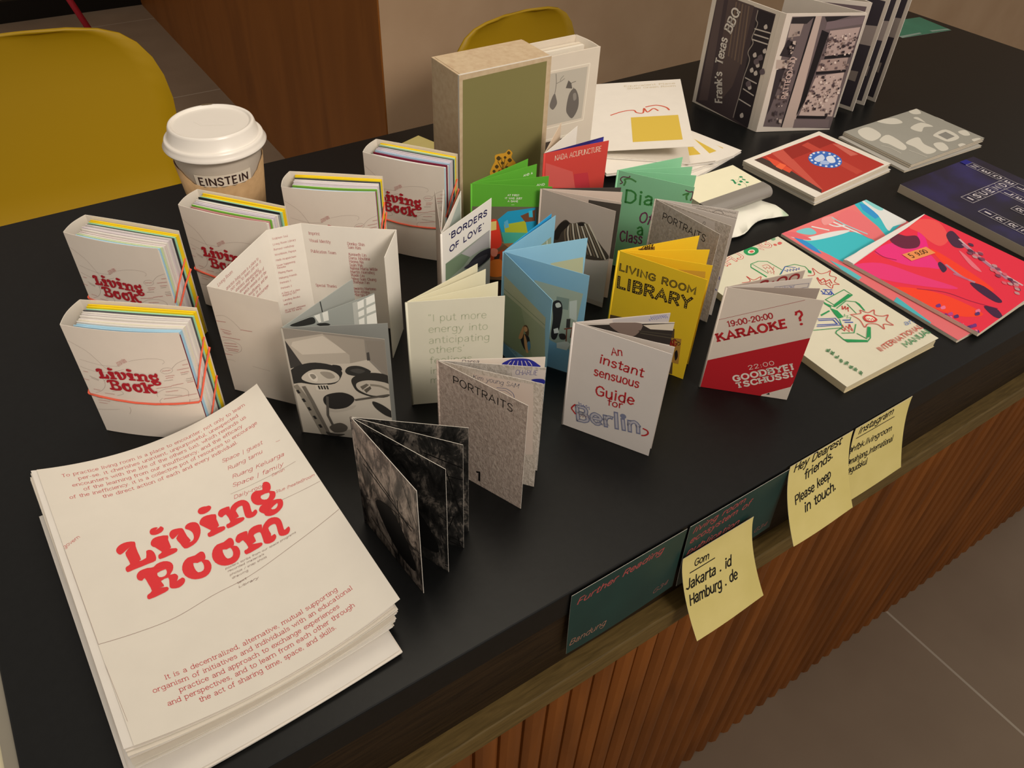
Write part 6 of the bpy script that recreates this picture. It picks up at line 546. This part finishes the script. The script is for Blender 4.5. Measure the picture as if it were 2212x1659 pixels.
# ------------------------------------------------------------------ bundled books
LETTERS = ART['LET']; HOLES = ART['HOLE']; OO = ART['OOFF']
BIG_B = [(31, 103), (33, 99), (38, 97), (45, 96.5), (52, 97.5), (54.5, 101), (53.5, 105), (51, 107.5), (55, 110), (56, 115), (52.5, 119.5), (45, 121), (34, 121), (32, 118.5), (33, 116.5), (36.5, 116), (36.5, 102), (33.5, 105)]
B_HOLES = [[(42, 101), (47, 101), (48, 104), (46, 106), (42, 106)], [(42, 110), (48, 110), (49.5, 113), (47.5, 116.5), (42, 116.5)]]
BIG_K = [(93, 99), (96, 97), (103, 96), (103.5, 106), (107, 102.5), (105.5, 101.5), (109, 99.8), (116, 100), (117, 102.5), (112, 104.5), (109.5, 107.5), (114, 116), (117, 115), (119, 117), (117, 120.5), (112, 121.5), (108, 118), (104.5, 111), (103.5, 112.5), (104, 117), (106, 118.5), (105, 121), (94, 121), (93, 118.5), (97, 117), (97, 102), (94, 102.5)]
def keyhole(P, holes):
    ar = lambda Q: sum(Q[i - 1][0] * Q[i][1] - Q[i][0] * Q[i - 1][1] for i in range(len(Q)))
    if ar(P) > 0: P = P[::-1]
    for Hh in holes:
        if ar(Hh) < 0: Hh = Hh[::-1]
        i, j = min(((i, j) for i in range(len(P)) for j in range(len(Hh))), key=lambda t: math.dist(P[t[0]], Hh[t[1]]))
        P = P[:i + 1] + Hh[j:] + Hh[:j + 1] + P[i:]
    return P
def fat(s, what, colr, paper, tx):
    c = ink(colr); sm = lambda P: smooth([tx(p) for p in P], True, 2)[:-1]
    osh = lambda P: [(p[0] + OO[0], p[1] + OO[1]) for p in P]
    l, h = LETTERS, HOLES
    if what == 'Living': L = [(l[k], []) for k in ('L', 'd1', 'i1', 'v', 'd2', 'i2', 'n')] + [(l['g'], [h['g1'], h['g2']])]
    elif what == 'Room': L = [(l['R'], [h['R1']]), (l['o'], [h['o1']]), (osh(l['o']), [osh(h['o1'])]), (l['m'], [])]
    else:
        oy = 120.9 - max(p[1] for p in l['o']); dn = lambda P: [(p[0], p[1] + oy) for p in P]
        L = [(BIG_B, B_HOLES), (dn(l['o']), [dn(h['o1'])]), (dn(osh(l['o'])), [dn(osh(h['o1']))]), (BIG_K, [])]
    for P, Hs in L: s.poly(keyhole(sm(P), [sm(q) for q in Hs]), c)
STACKS = [['#f2d21c', '#f2d21c', '#a5dcb5', '#55565a', WHITE, '#ddd6d2', WHITE, '#e4dcd8', '#e8e3cf', WHITE, '#a9d3ea', '#a9d3ea', '#7a2438'],
          ['#f2d21c', '#f2d21c', '#a5dcb5', '#33363a', '#d9d4d0', '#cfc6c8', '#dcd2d4', WHITE, '#e0d3d0', WHITE, '#cfe0b0', '#a9d3ea', WHITE],
          ['#f2d21c', '#f2d21c', '#a5dcb5', '#22262a', '#9aa0a0', WHITE, '#d9d0d6', '#cfc6d0', WHITE, '#78b843', '#c48a8a', WHITE, WHITE],
          ['#f2d21c', '#f2d21c', '#b9dcb5', '#44484a', WHITE, '#d9d0d6', '#dcd4d4', '#cfc6d0', WHITE, '#78b843', '#a03a55', '#a9d3ea', WHITE],
          ['#f2d21c', '#f2d21c', '#b9dcb5', '#44484a', '#cdc6cc', '#d9d0d6', '#cfc9d6', '#a9c3da', WHITE, '#7a1f38', WHITE, '#a9d3ea', '#c6e2ee']]
def living_book(label, x, y, ang, T, seed):
    r = tag(empty('bundled_book', (x, y, TOP), math.radians(ang)), label, 'book', 'white wrapped books held by coral elastic bands')
    L = 83.5; H = 105.0
    bulge = lambda u: -3.2 * math.sin(math.pi * max(0, min(1, u / L))) ** .9
    z0 = .0004
    fr = lambda px, py, n: (px / 1000, (bulge(px) - n) / 1000, (H - py) / 1000 + z0)
    s = Sheet(fr, L, H, .45, PAPER, OFFW, nx=24); s.art('livingcover')
    ys = [p[1] for k in ('L', 'd1', 'i1', 'v', 'd2', 'i2', 'n', 'g') for p in LETTERS[k]]; xs = [p[0] for k in ('L', 'g') for p in LETTERS[k]]; ya, yb, xa, xb = min(ys), max(ys), min(xs), max(xs)
    fat(s, 'Living', '#a81f2a', PAPER, lambda p: (13.5 + (p[0] - xa) / (xb - xa) * 46.5, 34.2 + (p[1] - ya) / (yb - ya) * 15.0))
    fat(s, 'Book', '#a81f2a', PAPER, lambda p: (18.5 + (p[0] - 31) * .415, 46.6 + (p[1] - 96.3) * .43))
    s.build('front_cover', r)
    sp = lambda px, py, n: ((-2.2 * math.sin(math.pi * px / T) + n * 0 - n) / 1000, (T - px) / 1000, (H - py) / 1000 + z0)
    Sheet(sp, T, H, .45, OFFW, OFFW, nx=10).build('spine', r)
    bk = lambda px, py, n: (px / 1000, (T + n * -1 + .6 * math.sin(math.pi * px / L)) / 1000, (H - py) / 1000 + z0)
    Sheet(bk, L + 2, H, .45, OFFW, PAPER, nx=8).build('back_cover', r)
    rng = random.Random(seed); cols = STACKS[seed]; n = len(cols); y1 = T - .6; dy = (T - 1.0) / n
    for i, c in enumerate(cols):
        yy = y1 - (i + .5) * dy; xa = 5.5 + 3.0 * i / n + rng.uniform(-.6, .6); xb = L + 1.2 - 2.2 * i / n + rng.uniform(-.6, .6); top = H - 1.2 - rng.uniform(0, 1.6); bend = bulge
        mb = MB(); m = mat(c); lt = dy * .17
        for q in range(4):
            yo = yy + (q - 1.5) * dy * .23; V = []; F = []; k = 8; f = (i / n) ** 1.5
            for j in range(k + 1):
                px = xa + (xb - xa - rng.uniform(0, .15)) * j / k; b0 = bend(px) * f
                for sg in (-1, 1):
                    yj = yo + b0 + sg * lt / 2 + (0 if j else (yy - yo) * .6)
                    V += [(px / 1000, yj / 1000, z0), (px / 1000, yj / 1000, (top - .1 * q) / 1000)]
            for j in range(k): a = j * 4; F += [(a, a + 4, a + 5, a + 1), (a + 2, a + 3, a + 7, a + 6), (a + 1, a + 5, a + 7, a + 3)]
            F += [(0, 1, 3, 2), (k * 4, k * 4 + 2, k * 4 + 3, k * 4 + 1)]
            mb.add(V, F, m)
        mb.build('inner_booklet', r)
    mb = MB(); E = mat('#e8644a', 0.6, 0.3); f = lambda u, z: (u / 1000, (bulge(u) - 1.0) / 1000, z)
    loop = [f(u, .040 - .003 * math.sin(u / L * 3.1)) for u in (0, 8, 20, 35, 50, 65, 76, 82.5)] + [((L + .6) / 1000, -.0003, .041), ((L + 1.6) / 1000, .008, .050), ((L + 2.6) / 1000, T * .0006, .060), ((L + 3) / 1000, T / 1000, .068), ((L - 2) / 1000, T / 1000 + .0012, .069), (.040, T / 1000 + .0016, .062), (.0, T / 1000 + .001, .055), (-.0026, T * .0006, .048), (-.0030, T * .0003, .043), (-.0012, -.0004, .0405), f(0, .040)]
    mb.tube(loop, .0008, E, 6)
    mb.tube([((L + .5) / 1000, .0005, .052), ((L + 1.3) / 1000, .010, .064), ((L + 2.2) / 1000, T / 1000 - .002, .080)], .0007, E, 6)
    mb.tube([((L + .5) / 1000, .004, .014), ((L + 1.4) / 1000, .014, .024), ((L + 2.4) / 1000, T / 1000, .040)], .0007, E, 6)
    mb.build('elastic_band', r); return r
living_book('white bundled book nearest the stack of printed sheets, foremost of the five', -.014, .5244, -37.2, 29.2, 0)
living_book('white bundled book directly behind the foremost one, left of the cup', .0121, .6483, -47.0, 28.0, 1)
living_book('white bundled book standing right in front of the paper cup', .1025, .6463, -50.0, 28.5, 2)
living_book('white bundled book right of the cup, its title hidden by the unfolded wrapper', .189, .6331, -36.0, 29.0, 3)
living_book('white bundled book beside the kraft slipcase, rightmost of the five', .2806, .6589, -51.3, 30.0, 4)

# ------------------------------------------------------------------ stack of printed sheets
CP = [[(-.0623, .4703, .034), (.0164, .4708, .02), (.095, .4723, .038)], [(-.0589, .3579, .033), (.0199, .3584, .019), (.0984, .3606, .034)], [(-.0555, .2455, .031), (.0232, .2455, .02), (.1018, .2489, .032)]]
CC = (.0213, .358)
def lag(t): return (2 * (t - .5) * (t - 1), 4 * t * (1 - t), 2 * t * (t - .5))
SW, SH = 161.0, 226.0
def surf(x, y):
    a, b = lag(x / SW), lag(y / SH); return [sum(a[i] * b[j] * CP[j][i][k] for i in range(3) for j in range(3)) for k in range(3)]
def sheetfn(f, dz, dx=0.0, dy=0.0, rot=0.0):
    ca, sa = math.cos(rot), math.sin(rot)
    def fn(x, y, n):
        p = surf(x, y); X, Y = p[0] - CC[0], p[1] - CC[1]; U, V = ca * X - sa * Y + dx, sa * X + ca * Y + dy
        q = surf(x + (U - X) * 1020, y - (V - Y) * 1004)
        return (U, V, dz + f * (q[2] - .0185) + n / 1000)
    return fn
NS = 26; rng = random.Random(11); lift = .0004
for i in range(NS):
    t = i / (NS - 1); last = i == NS - 1; f = .06 + .94 * t ** 1.15
    if i < 5: dx, dy, rot = -.0095 + rng.uniform(-.001, .001), -.0165 + rng.uniform(-.001, .001), rng.uniform(-.004, .004)
    elif last: dx = dy = rot = 0
    else: dx, dy, rot = -.004 * (1 - t) + rng.uniform(-.0022, .0016) - .0025, rng.uniform(-.0025, .0015), rng.uniform(-.008, .008)
    th = .55 if not last else .3; dz = .0009 + .0181 * t
    s = Sheet(sheetfn(f, dz, dx, dy, rot), SW, SH, th, [WHITE, '#e2dccf', '#ddd5c6', '#e6ded2'][i % 4], nx=60 if last else 16, ny=24 if last else 8)
    if last:
        s.layer = .006; s.art('sheet'); idm = lambda p: p
        fat(s, 'Living', '#dd3b40', '#e2d9cd', idm); fat(s, 'Room', '#dd3b40', '#e2d9cd', idm)
    elif i in (NS - 2, NS - 3): s.stroke([(9, 4), (9.6, 120), (10, 222)], .2, ink('#8f6f66'))
    o = s.build('printed_sheet' if last else 'folded_leaflet', None, (CC[0], CC[1], TOP))
    if last: tag(o, 'top sheet of the paper stack with living room in large red letters', 'sheet')
    elif i < 5: tag(o, 'blank-edged leaflet at the bottom of the paper stack, slid out toward the front', 'leaflet', 'bottom leaflets of the paper stack')
    else: tag(o, 'off-white leaflet inside the paper stack under the red-lettered sheet', 'leaflet', 'leaflets in the paper stack')

# ------------------------------------------------------------------ slipcase and the white hardcover in it
sc = tag(empty('slipcase', (.380, .645, TOP)), 'kraft board slipcase with an olive green front and a flower', 'slipcase')
W_, D_, H_, t_ = .1085, .0545, .165, .0025
sh = Sheet(lambda x, y, n: (x / 1000, -n / 1000 + t_ / 2, H_ - y / 1000 + .0002), W_ * 1000, H_ * 1000, t_ * 1000, M_KRAFT); sh.art('slipcase'); sh.build('front_board', sc)
mb = MB(); mb.box(0, D_ - t_, .0002, W_, D_, H_, M_KRAFT); mb.build('back_board', sc, bevel=.0004)
mb = MB(); mb.box(0, t_ + .0001, .0002, t_, D_ - t_ - .0001, H_, M_KRAFT); mb.build('side_board', sc, bevel=.0004)
mb = MB(); mb.box(t_ + .0001, t_ + .0001, H_ - t_, W_, D_ - t_ - .0001, H_ + .0002, M_KRAFT); mb.build('top_board', sc, bevel=.0004)
mb = MB(); mb.box(t_ + .0001, t_ + .0001, .0002, W_, D_ - t_ - .0001, t_, M_KRAFT); mb.build('bottom_board', sc, bevel=.0004)
wb = tag(empty('hardcover_book', (.450, .650, TOP)), 'white clothbound book with pears on its front, half pulled out of the slipcase', 'book')
wz = t_ + .0005; WBH = .1585
def wfn(x, y, n): return (x / 1000, -n / 1000 + .001, wz + WBH - y / 1000 + .0005)
sh = Sheet(wfn, 106, WBH * 1000, 1.8, '#d5cab9'); sh.art('whitebook'); sh.build('front_cover', wb)
mb = MB(); mb.box(0, .0415, wz, .1055, .0433, wz + WBH, mat('#d5cab9')); mb.build('back_cover', wb)
mb = MB(); k = 10; V = []
for q in range(k + 1):
    a = q / k; yy = .0002 + .0430 * a; xx = .106 + .0022 * math.sin(math.pi * a)
    V += [(xx, yy, wz), (xx, yy, wz + WBH), (xx - .0016, yy, wz), (xx - .0016, yy, wz + WBH)]
F = []
for q in range(k): a = q * 4; F += [(a, a + 4, a + 5, a + 1), (a + 2, a + 3, a + 7, a + 6), (a + 1, a + 5, a + 7, a + 3)]
mb.add(V, F, mat('#d5cab9'), True); mb.build('spine', wb)
for q, (ya, xb, dz) in enumerate(((.010, .096, -.006), (.020, .100, -.003), (.0285, .102, -.004), (.036, .103, -.007))):
    mb = MB(); mb.box(.002, ya, wz, xb, ya + .0042, wz + WBH + dz, mat(('#cfc7b8', '#e0d8c8', '#d9cdb9', '#e0d8c8')[q])); mb.build('inner_board', wb)

# ------------------------------------------------------------------ standing accordion board book
fb = tag(empty('accordion_book', (.852, .6667, TOP)), 'tall white-edged accordion book of brown photographs, standing at the back right', 'book')
q = lambda p: (p[0] - .852, p[1] - .6667)
PT = [(.8436, .7707), (.8495, .6620), (.8508, .6540), (.9476, .6091), (.914, .711), (.987, .632), (1.004, .739), (1.027, .633), (1.028, .741), (1.06, .6387), (1.075, .744), (1.085, .638)]
DP = '#4a4144'
def plain(s):
    W, H = s.W, s.H; s.poly([(5, 5), (W - 5, 5), (W - 5, H - 5), (5, H - 5)], ink('#85767a')); s.poly([(5, 5), (W - 5, 5), (W - 5, 50), (5, 66)], ink('#6b5c60'))
    s.poly([(W - 50, 60), (W - 5, 78), (W - 5, 92), (W - 50, 74)], ink('#3f3739')); s.poly([(5, 96), (W - 5, 96), (W - 5, H - 5), (5, H - 5)], ink('#9a8f8a'))
def dark(s):
    W, H = s.W, s.H; s.poly([(5, 5), (W - 5, 5), (W - 5, H - 5), (5, H - 5)], ink('#3f3a42')); s.poly([(W - 30, 40), (W - 5, 36), (W - 5, 62), (W - 30, 64)], ink('#a59a96')); s.poly([(W - 26, 100), (W - 10, 98), (W - 10, 112), (W - 26, 112)], ink('#8f8580'))
for i in range(len(PT) - 1):
    A, B = q(PT[i]), q(PT[i + 1]); L = math.dist(A, B) * 1000
    art = {0: 'frankL', 2: 'frankR', 4: plain, 6: dark, 8: dark, 10: dark}.get(i)
    s = Sheet(upright(A[0], A[1], math.degrees(math.atan2(B[1] - A[1], B[0] - A[0])), 152), L, 152, 1.5, '#d9d0c4')
    if isinstance(art, str): s.art(art)
    elif art: art(s)
    s.build('front_cover' if i == 0 else 'spine' if i == 1 else 'panel', fb)

# ------------------------------------------------------------------ booklets with ochre rectangles
GY = 'fanned white booklets with ochre rectangles'
def quad_fn(P):   # bilinear sheet through four corners TL TR BR BL (relative metres)
    def fn(x, y, n, W, H):
        u, v = x / W, y / H; return tuple((1 - u) * (1 - v) * P[0][k] + u * (1 - v) * P[1][k] + u * v * P[2][k] + (1 - u) * v * P[3][k] + (n / 1000 if k == 2 else 0) for k in range(3))
    return fn
def booklet(label, bx, by, axis, z, W, H, top=None, seed=0):
    """br corner at (bx, by); axis = direction (deg) from bottom edge to top edge"""
    r = tag(empty('thin_booklet', (bx, by, TOP)), label, 'booklet', GY)
    a = math.radians(axis); up = (math.cos(a), math.sin(a)); rt = (math.sin(a), -math.cos(a))
    def corner(u, v, zz): return (rt[0] * (u - W) / 1000 + up[0] * (H - v) / 1000, rt[1] * (u - W) / 1000 + up[1] * (H - v) / 1000, zz)
    fl = lambda zz: (lambda x, y, n: corner(x, y, zz + n / 1000))
    Sheet(fl(z + .0007), W, H, 1.2, WHITE).build('back_cover', r)
    Sheet(fl(z + .0022), W - 1, H - 1.5, 1.5, '#e4ddd0').build('pages', r)
    if top: P = [corner(0, 0, z + .004), corner(W, 0, top), corner(W, H, top), corner(0, H, z + .004)]; g = quad_fn(P); f = lambda x, y, n: g(x, y, n, W, H)
    else: f = fl(z + .0034)
    s = Sheet(f, W, H, .5, '#e9e3d8'); s.poly([(76, 118), (136, 118), (136, 190), (76, 190)], ink('#d9bb4e'))
    s.text('Equivalent Place', 70, 16, 70, 0, 5, 'slab', '#cbb98e'); s.text('Small Green Room', 74, 25, 66, 0, 5, 'slab', '#cbb98e')
    c = ink('#d0604a'); s.stroke(smooth([(50, 108), (66, 98), (80, 96), (84, 104), (92, 106), (94, 92), (98, 104), (106, 94), (112, 102)]), 2.2, c); s.stroke(smooth([(96, 88), (110, 84), (122, 92), (126, 102)]), 2.4, c)
    s.build('front_cover', r)
booklet('white booklet with an ochre rectangle, lowest of the fanned pile beside the accordion book', .7867, .619, 103, 0.0, 148, 210)
booklet('white booklet with an ochre rectangle, second from the bottom of the fanned pile', .762, .6085, 92, 0.0042, 148, 210)
booklet('white booklet with an ochre rectangle, just under the topmost of the fanned pile', .724, .603, 74, 0.0084, 148, 210)
booklet('white booklet with red scribble and ochre rectangle, topmost of the fanned pile, cover lifted', .6866, .6105, 52, 0.0126, 148, 210, top=.036)

# ------------------------------------------------------------------ notebook on a crumpled paper pouch
pk = MB(); rng = random.Random(4); V = []; F = []; nu, nv = 16, 10
for sd in (1, 0):
    for j in range(nv + 1):
        for i in range(nu + 1):
            u, v = i / nu, j / nv; e = min(u, 1 - u, v, 1 - v) * 5; e = min(1, e) ** .6
            px = -.045 + .105 * u + .004 * math.sin(v * 9) * (u > .9); py = -.006 + .075 * v - .006 * math.sin(u * 7) * (v < .1)
            V.append((px, py, (.0035 + .0085 * e + rng.uniform(-.0007, .0007) * e + .0012 * math.sin(u * 14 + v * 5)) if sd else .0004 + .003 * (1 - e)))
st = nu + 1; o_ = st * (nv + 1)
fr = [(j * st + i, j * st + i + 1, (j + 1) * st + i + 1, (j + 1) * st + i) for j in range(nv) for i in range(nu)]
F = fr + [tuple(k + o_ for k in f[::-1]) for f in fr]
ring = [i for i in range(nu)] + [j * st + nu for j in range(nv)] + [nv * st + i for i in range(nu, 0, -1)] + [j * st for j in range(nv, 0, -1)]
for a, b in zip(ring, ring[1:] + ring[:1]): F.append((a, a + o_, b + o_, b))
pk.add(V, F, ramp_mat('crinkled_paper', 25, [(0.35, '#eae7da'), (0.62, '#e6e6d6'), (0.72, '#bcd2b6'), (0.85, '#dfd79a')], 0.6, 0.3, detail=3), True)
tag(pk.build('paper_pouch', None, (.6525, .4835, TOP)), 'crumpled white and green paper pouch under the notebook', 'pouch')
nb = tag(empty('notebook', (.6085, .5635, TOP + .0135)), 'small cream notebook with a green plant drawing and a thick grey spine', 'notebook')
mb = MB(); mb.box(0, -.058, .0015, .096, -.001, .0130, mat('#e6e0c8')); mb.build('page_block', nb)
nfn = lambda x, y, n: ((x + 10 - 10) / 1000 + .0, -y / 1000 - .004, .0139 + n / 1000)
s = Sheet(lambda x, y, n: ((x + 10) / 1000 - .010, -y / 1000, .0140 + n / 1000), 98, 49, .8, '#efeacb')
for cmd in ART['note']: pass
sh = [(c[0], c[1], [(x + 10, y) for x, y in c[2]]) if c[0] == 'S' else (c[0], c[1], c[2], [(x + 10, y) for x, y in c[3]]) for c in ART['note']]; ART['note'] = sh
s.art('note'); s.build('cover', nb)
mb = MB(); k = 12; V = []
prof = [(-.047, .0148)] + [(-.057 - .0075 * math.sin(a), .0075 + .0073 * math.cos(a)) for a in [i / k * math.pi for i in range(k + 1)]] + [(-.047, .0002)]
for y, z in prof: V += [(-.0005, y, z), (.0985, y, z)]
F = [(2 * i, 2 * i + 1, 2 * i + 3, 2 * i + 2) for i in range(len(prof) - 1)] + [tuple(range(0, len(V), 2)), tuple(range(1, len(V), 2))[::-1]]
mb.add(V, F, mat('#8b867f', 0.35, 0.5), False); mb.build('spine', nb)

# ------------------------------------------------------------------ flat booklets at the right
def flat_zine(label, x, y, ang, z, W, H, t, base, art=None, cat='booklet', name='booklet', group=None, edge='#ddd3c0', splay=0.0, nx=1):
    r = tag(empty(name, (x, y, TOP)), label, cat, group); f0 = lying(ang, 0)
    Sheet(lying(ang, z + .0003), W, H, .4, edge).build('back_cover', r)
    if t > 1.4: Sheet(lying(ang, z + .0006 + (t - 1.2) / 2000), W - .8, H - .8, t - 1.25, edge).build('pages', r)
    fn = lying(ang, z + (t - .3) / 1000)
    if splay:
        g0 = fn; fn = lambda xx, yy, k: (lambda p: (p[0], p[1], p[2] + splay / 1000 * xx / W))(g0(xx, yy, k))
    s = Sheet(fn, W, H, .5, base, edge, nx=1)
    if isinstance(art, str): s.art(art)
    elif art: art(s)
    s.build('front_cover', r); return r
GRD = 'square-cut red photo booklets in one stack'
flat_zine('white-edged booklet at the bottom of the red photo stack', .757, .587, 3.2, 0.0, 154, 109, 3.4, WHITE, None, group=GRD)
flat_zine('white-edged booklet in the middle of the red photo stack', .756, .5885, 4.2, 0.0037, 154, 109, 3.4, WHITE, None, group=GRD)
flat_zine('white-bordered booklet with a red photo and blue round seal, on top of its stack', .755, .588, 3.7, 0.0074, 154, 109, 3.4, '#e9e3d6', 'redcard', group=GRD)
GGY = 'grey patterned booklets at the far right'
flat_zine('grey booklet splayed out at the bottom of the grey stack', .936, .584, -2.5, 0.0, 158, 108, 2.6, '#b5b2aa', None, group=GGY)
flat_zine('grey booklet in the middle of the grey stack', .944, .5845, -0.9, 0.0029, 158, 107, 2.6, '#b5b2aa', None, group=GGY)
flat_zine('grey booklet with pale camouflage shapes, on top of the grey stack', .943, .5835, -0.5, 0.0058, 158, 107, 2.6, '#a3a197', 'greycard', group=GGY)
def crossword(s):
    lc = ink('#b3adb0'); c = '#cfc8cc'; G = 15.6; ox, oy = 38.0, 10.0
    cells = {}
    def put(word, cx, cy, dx, dy):
        for ch in word: cells[(cx, cy)] = ch; cx += dx; cy += dy
    put('SUENDE', 1, 2, 1, 0); put('NEBEL', 4, 0, 0, 1)
    put('LIEBE', 3, 2, 0, 1); put('IRRTUM', 0, 5, 0, 1)
    cells = {}
    put('ISUENDE', 0, 3, 1, 0); put('LEBEN', 4, 4, 0, 1); put('NEBEL', 6, 0, 0, 1); put('NU', 5, 7, 1, 0); put('IRRTUM', -1, 5, 0, 1); put('RE', 2, 6, 0, 1)
    for (cx, cy), ch in cells.items():
        x, y = ox + cx * G * .86, oy + cy * G
        s.stroke([(x, y), (x + G * .86, y), (x + G * .86, y + G), (x, y + G), (x, y)], .8, lc)
        s.text(ch, x + 3, y + G - 3.6, 7.6, 0, G * .52, 'boldsans', c)
    s.poly([(ox + 6 * G * .86, oy - 9), (ox + 7 * G * .86, oy - 9), (ox + 7 * G * .86, oy), (ox + 6 * G * .86, oy)], ink('#2b2b86'))
    for k in range(2): s.poly([(ox + 2 * G * .86 + .6, oy + (8 + k) * G + .6), (ox + 3 * G * .86 - .6, oy + (8 + k) * G + .6), (ox + 3 * G * .86 - .6, oy + (9 + k) * G - .6), (ox + 2 * G * .86 + .6, oy + (9 + k) * G - .6)], ink('#4f2228'))
flat_zine('thick dark navy book with a crossword of pale letters, at the right edge', .880, .449, -0.5, 0.0, 150, 213, 10.5, M_NAVY, crossword, 'book', 'softcover_book', edge='#b9ab98')
flat_zine('turquoise and salmon painted zine under the pink one', .6765, .4515, .5, 0.0, 148, 217, 3.2, '#e6e2df', 'cyan', 'zine', 'painted_zine')
pz = flat_zine('hot pink painted zine with an orange price sticker', .6885, .3775, 4.0, 0.0038, 152, 150, 4.2, '#eeeae6', 'pink', 'zine', 'painted_zine', splay=4.0)
pr = ART['PRICE']; ca, sa = math.cos(math.radians(4)), math.sin(math.radians(4))
cxm = sum(p[0] for p in pr) / 4; cym = sum(p[1] for p in pr) / 4; ra = math.atan2(pr[1][1] - pr[0][1], pr[1][0] - pr[0][0]); LL = math.dist(pr[0], pr[1])
f0 = lying(4.0, .0038 + .0047)
def pfn(x, y, n):
    dx, dy = x - LL / 2, y - 6.5; X = cxm + math.cos(ra) * dx - math.sin(ra) * dy; Y = cym + math.sin(ra) * dx + math.cos(ra) * dy
    p = f0(X, Y, n); return (p[0], p[1], p[2] + .004 * X / 152 + .0001)
s = Sheet(pfn, LL, 13, .1, '#f59a5c'); s.text('5', 5, 9.5, 4, 0, 7, 'slabbold', '#5a3a20'); s.text('9.00', 14, 9, 15, 0, 6, 'slabbold', '#5a3a20'); o = s.build('price_sticker', pz); o['label'] = 'small orange price sticker'
flat_zine('cream mahjong zine with drawn tiles in green, red and blue, behind the karaoke zine', .532, .4445, -1.0, 0.0, 126, 200, 7.5, '#e2ddc6', 'mahjong', 'zine', 'drawn_zine', edge='#d9cba6', splay=3.0)

# ------------------------------------------------------------------ notes and cards
def hang(x0, z0, p, label, art, m=M_NOTE, W=76, H=76, y=.2105, cat='sticky note', name='sticky_note', group=None, wob=1.0, skew=0.0):
    r = (x0, y, TOP + z0); L = H / 1000
    def fn(x, yy, n):
        v = yy / H; out = p * v ** 1.5 + .0002 + n / 1000 + wob / 1000 * .8 * math.sin(x / W * 3.2 + .6) * v; dz = -math.sqrt(max(1e-9, L * L * v * v - (p * v ** 1.5) ** 2))
        return (x / 1000 + skew * v, -out, dz)
    s = Sheet(fn, W, H, .25, m, nx=20, ny=50, layer=.008)
    if art: s.art(art)
    return tag(s.build(name, None, r), label, cat, group)
GN = 'yellow handwritten notes on the counter front'
hang(.4211, .001, .0285, 'yellow note reading hey dearest friends, stuck to the counter front', 'hey', group=GN)
hang(.5005, .001, .0205, 'yellow note headed with an underlined word, rightmost on the counter front', 'insta', group=GN, wob=.6)
GT = 'teal caption cards on the counter front'
hang(.208, -.0025, .003, 'dark teal caption card reading further reading, leftmost on the counter front', 'further', M_TEAL, 105, 71, .2108, 'card', 'caption_card', GT, 1.6)
hang(.316, -.0025, .003, 'dark teal caption card partly covered by a yellow note', 'eco', M_TEAL, 107, 72, .2108, 'card', 'caption_card', GT, 1.2)
hang(.3135, -.036, .034, 'yellow note with two web addresses, hanging over the teal card', 'gom', group=GN, y=.2070)
s = Sheet(lying(18, .0004), 76, 76, .25, M_NOTE); tag(s.build('sticky_note', None, (.3747, .8405, TOP)), 'dull yellow sticky note lying flat behind the slipcase', 'sticky note')
s = Sheet(lying(-8, .0004), 120, 74, .3, ramp_mat('teal_paper', 20, [(0.3, '#2f7a64'), (0.7, '#37866f')], 0.35, 0.4)); s.poly([(0, 66), (52, 64), (52, 69), (0, 73.5)], ink('#8fa39a')); s.poly([(78, 62), (120, 66), (120, 71), (78, 69)], ink('#8fa39a'))
tag(s.build('caption_card', None, (1.375, .868, TOP)), 'teal green card lying at the far right corner of the counter top', 'card')
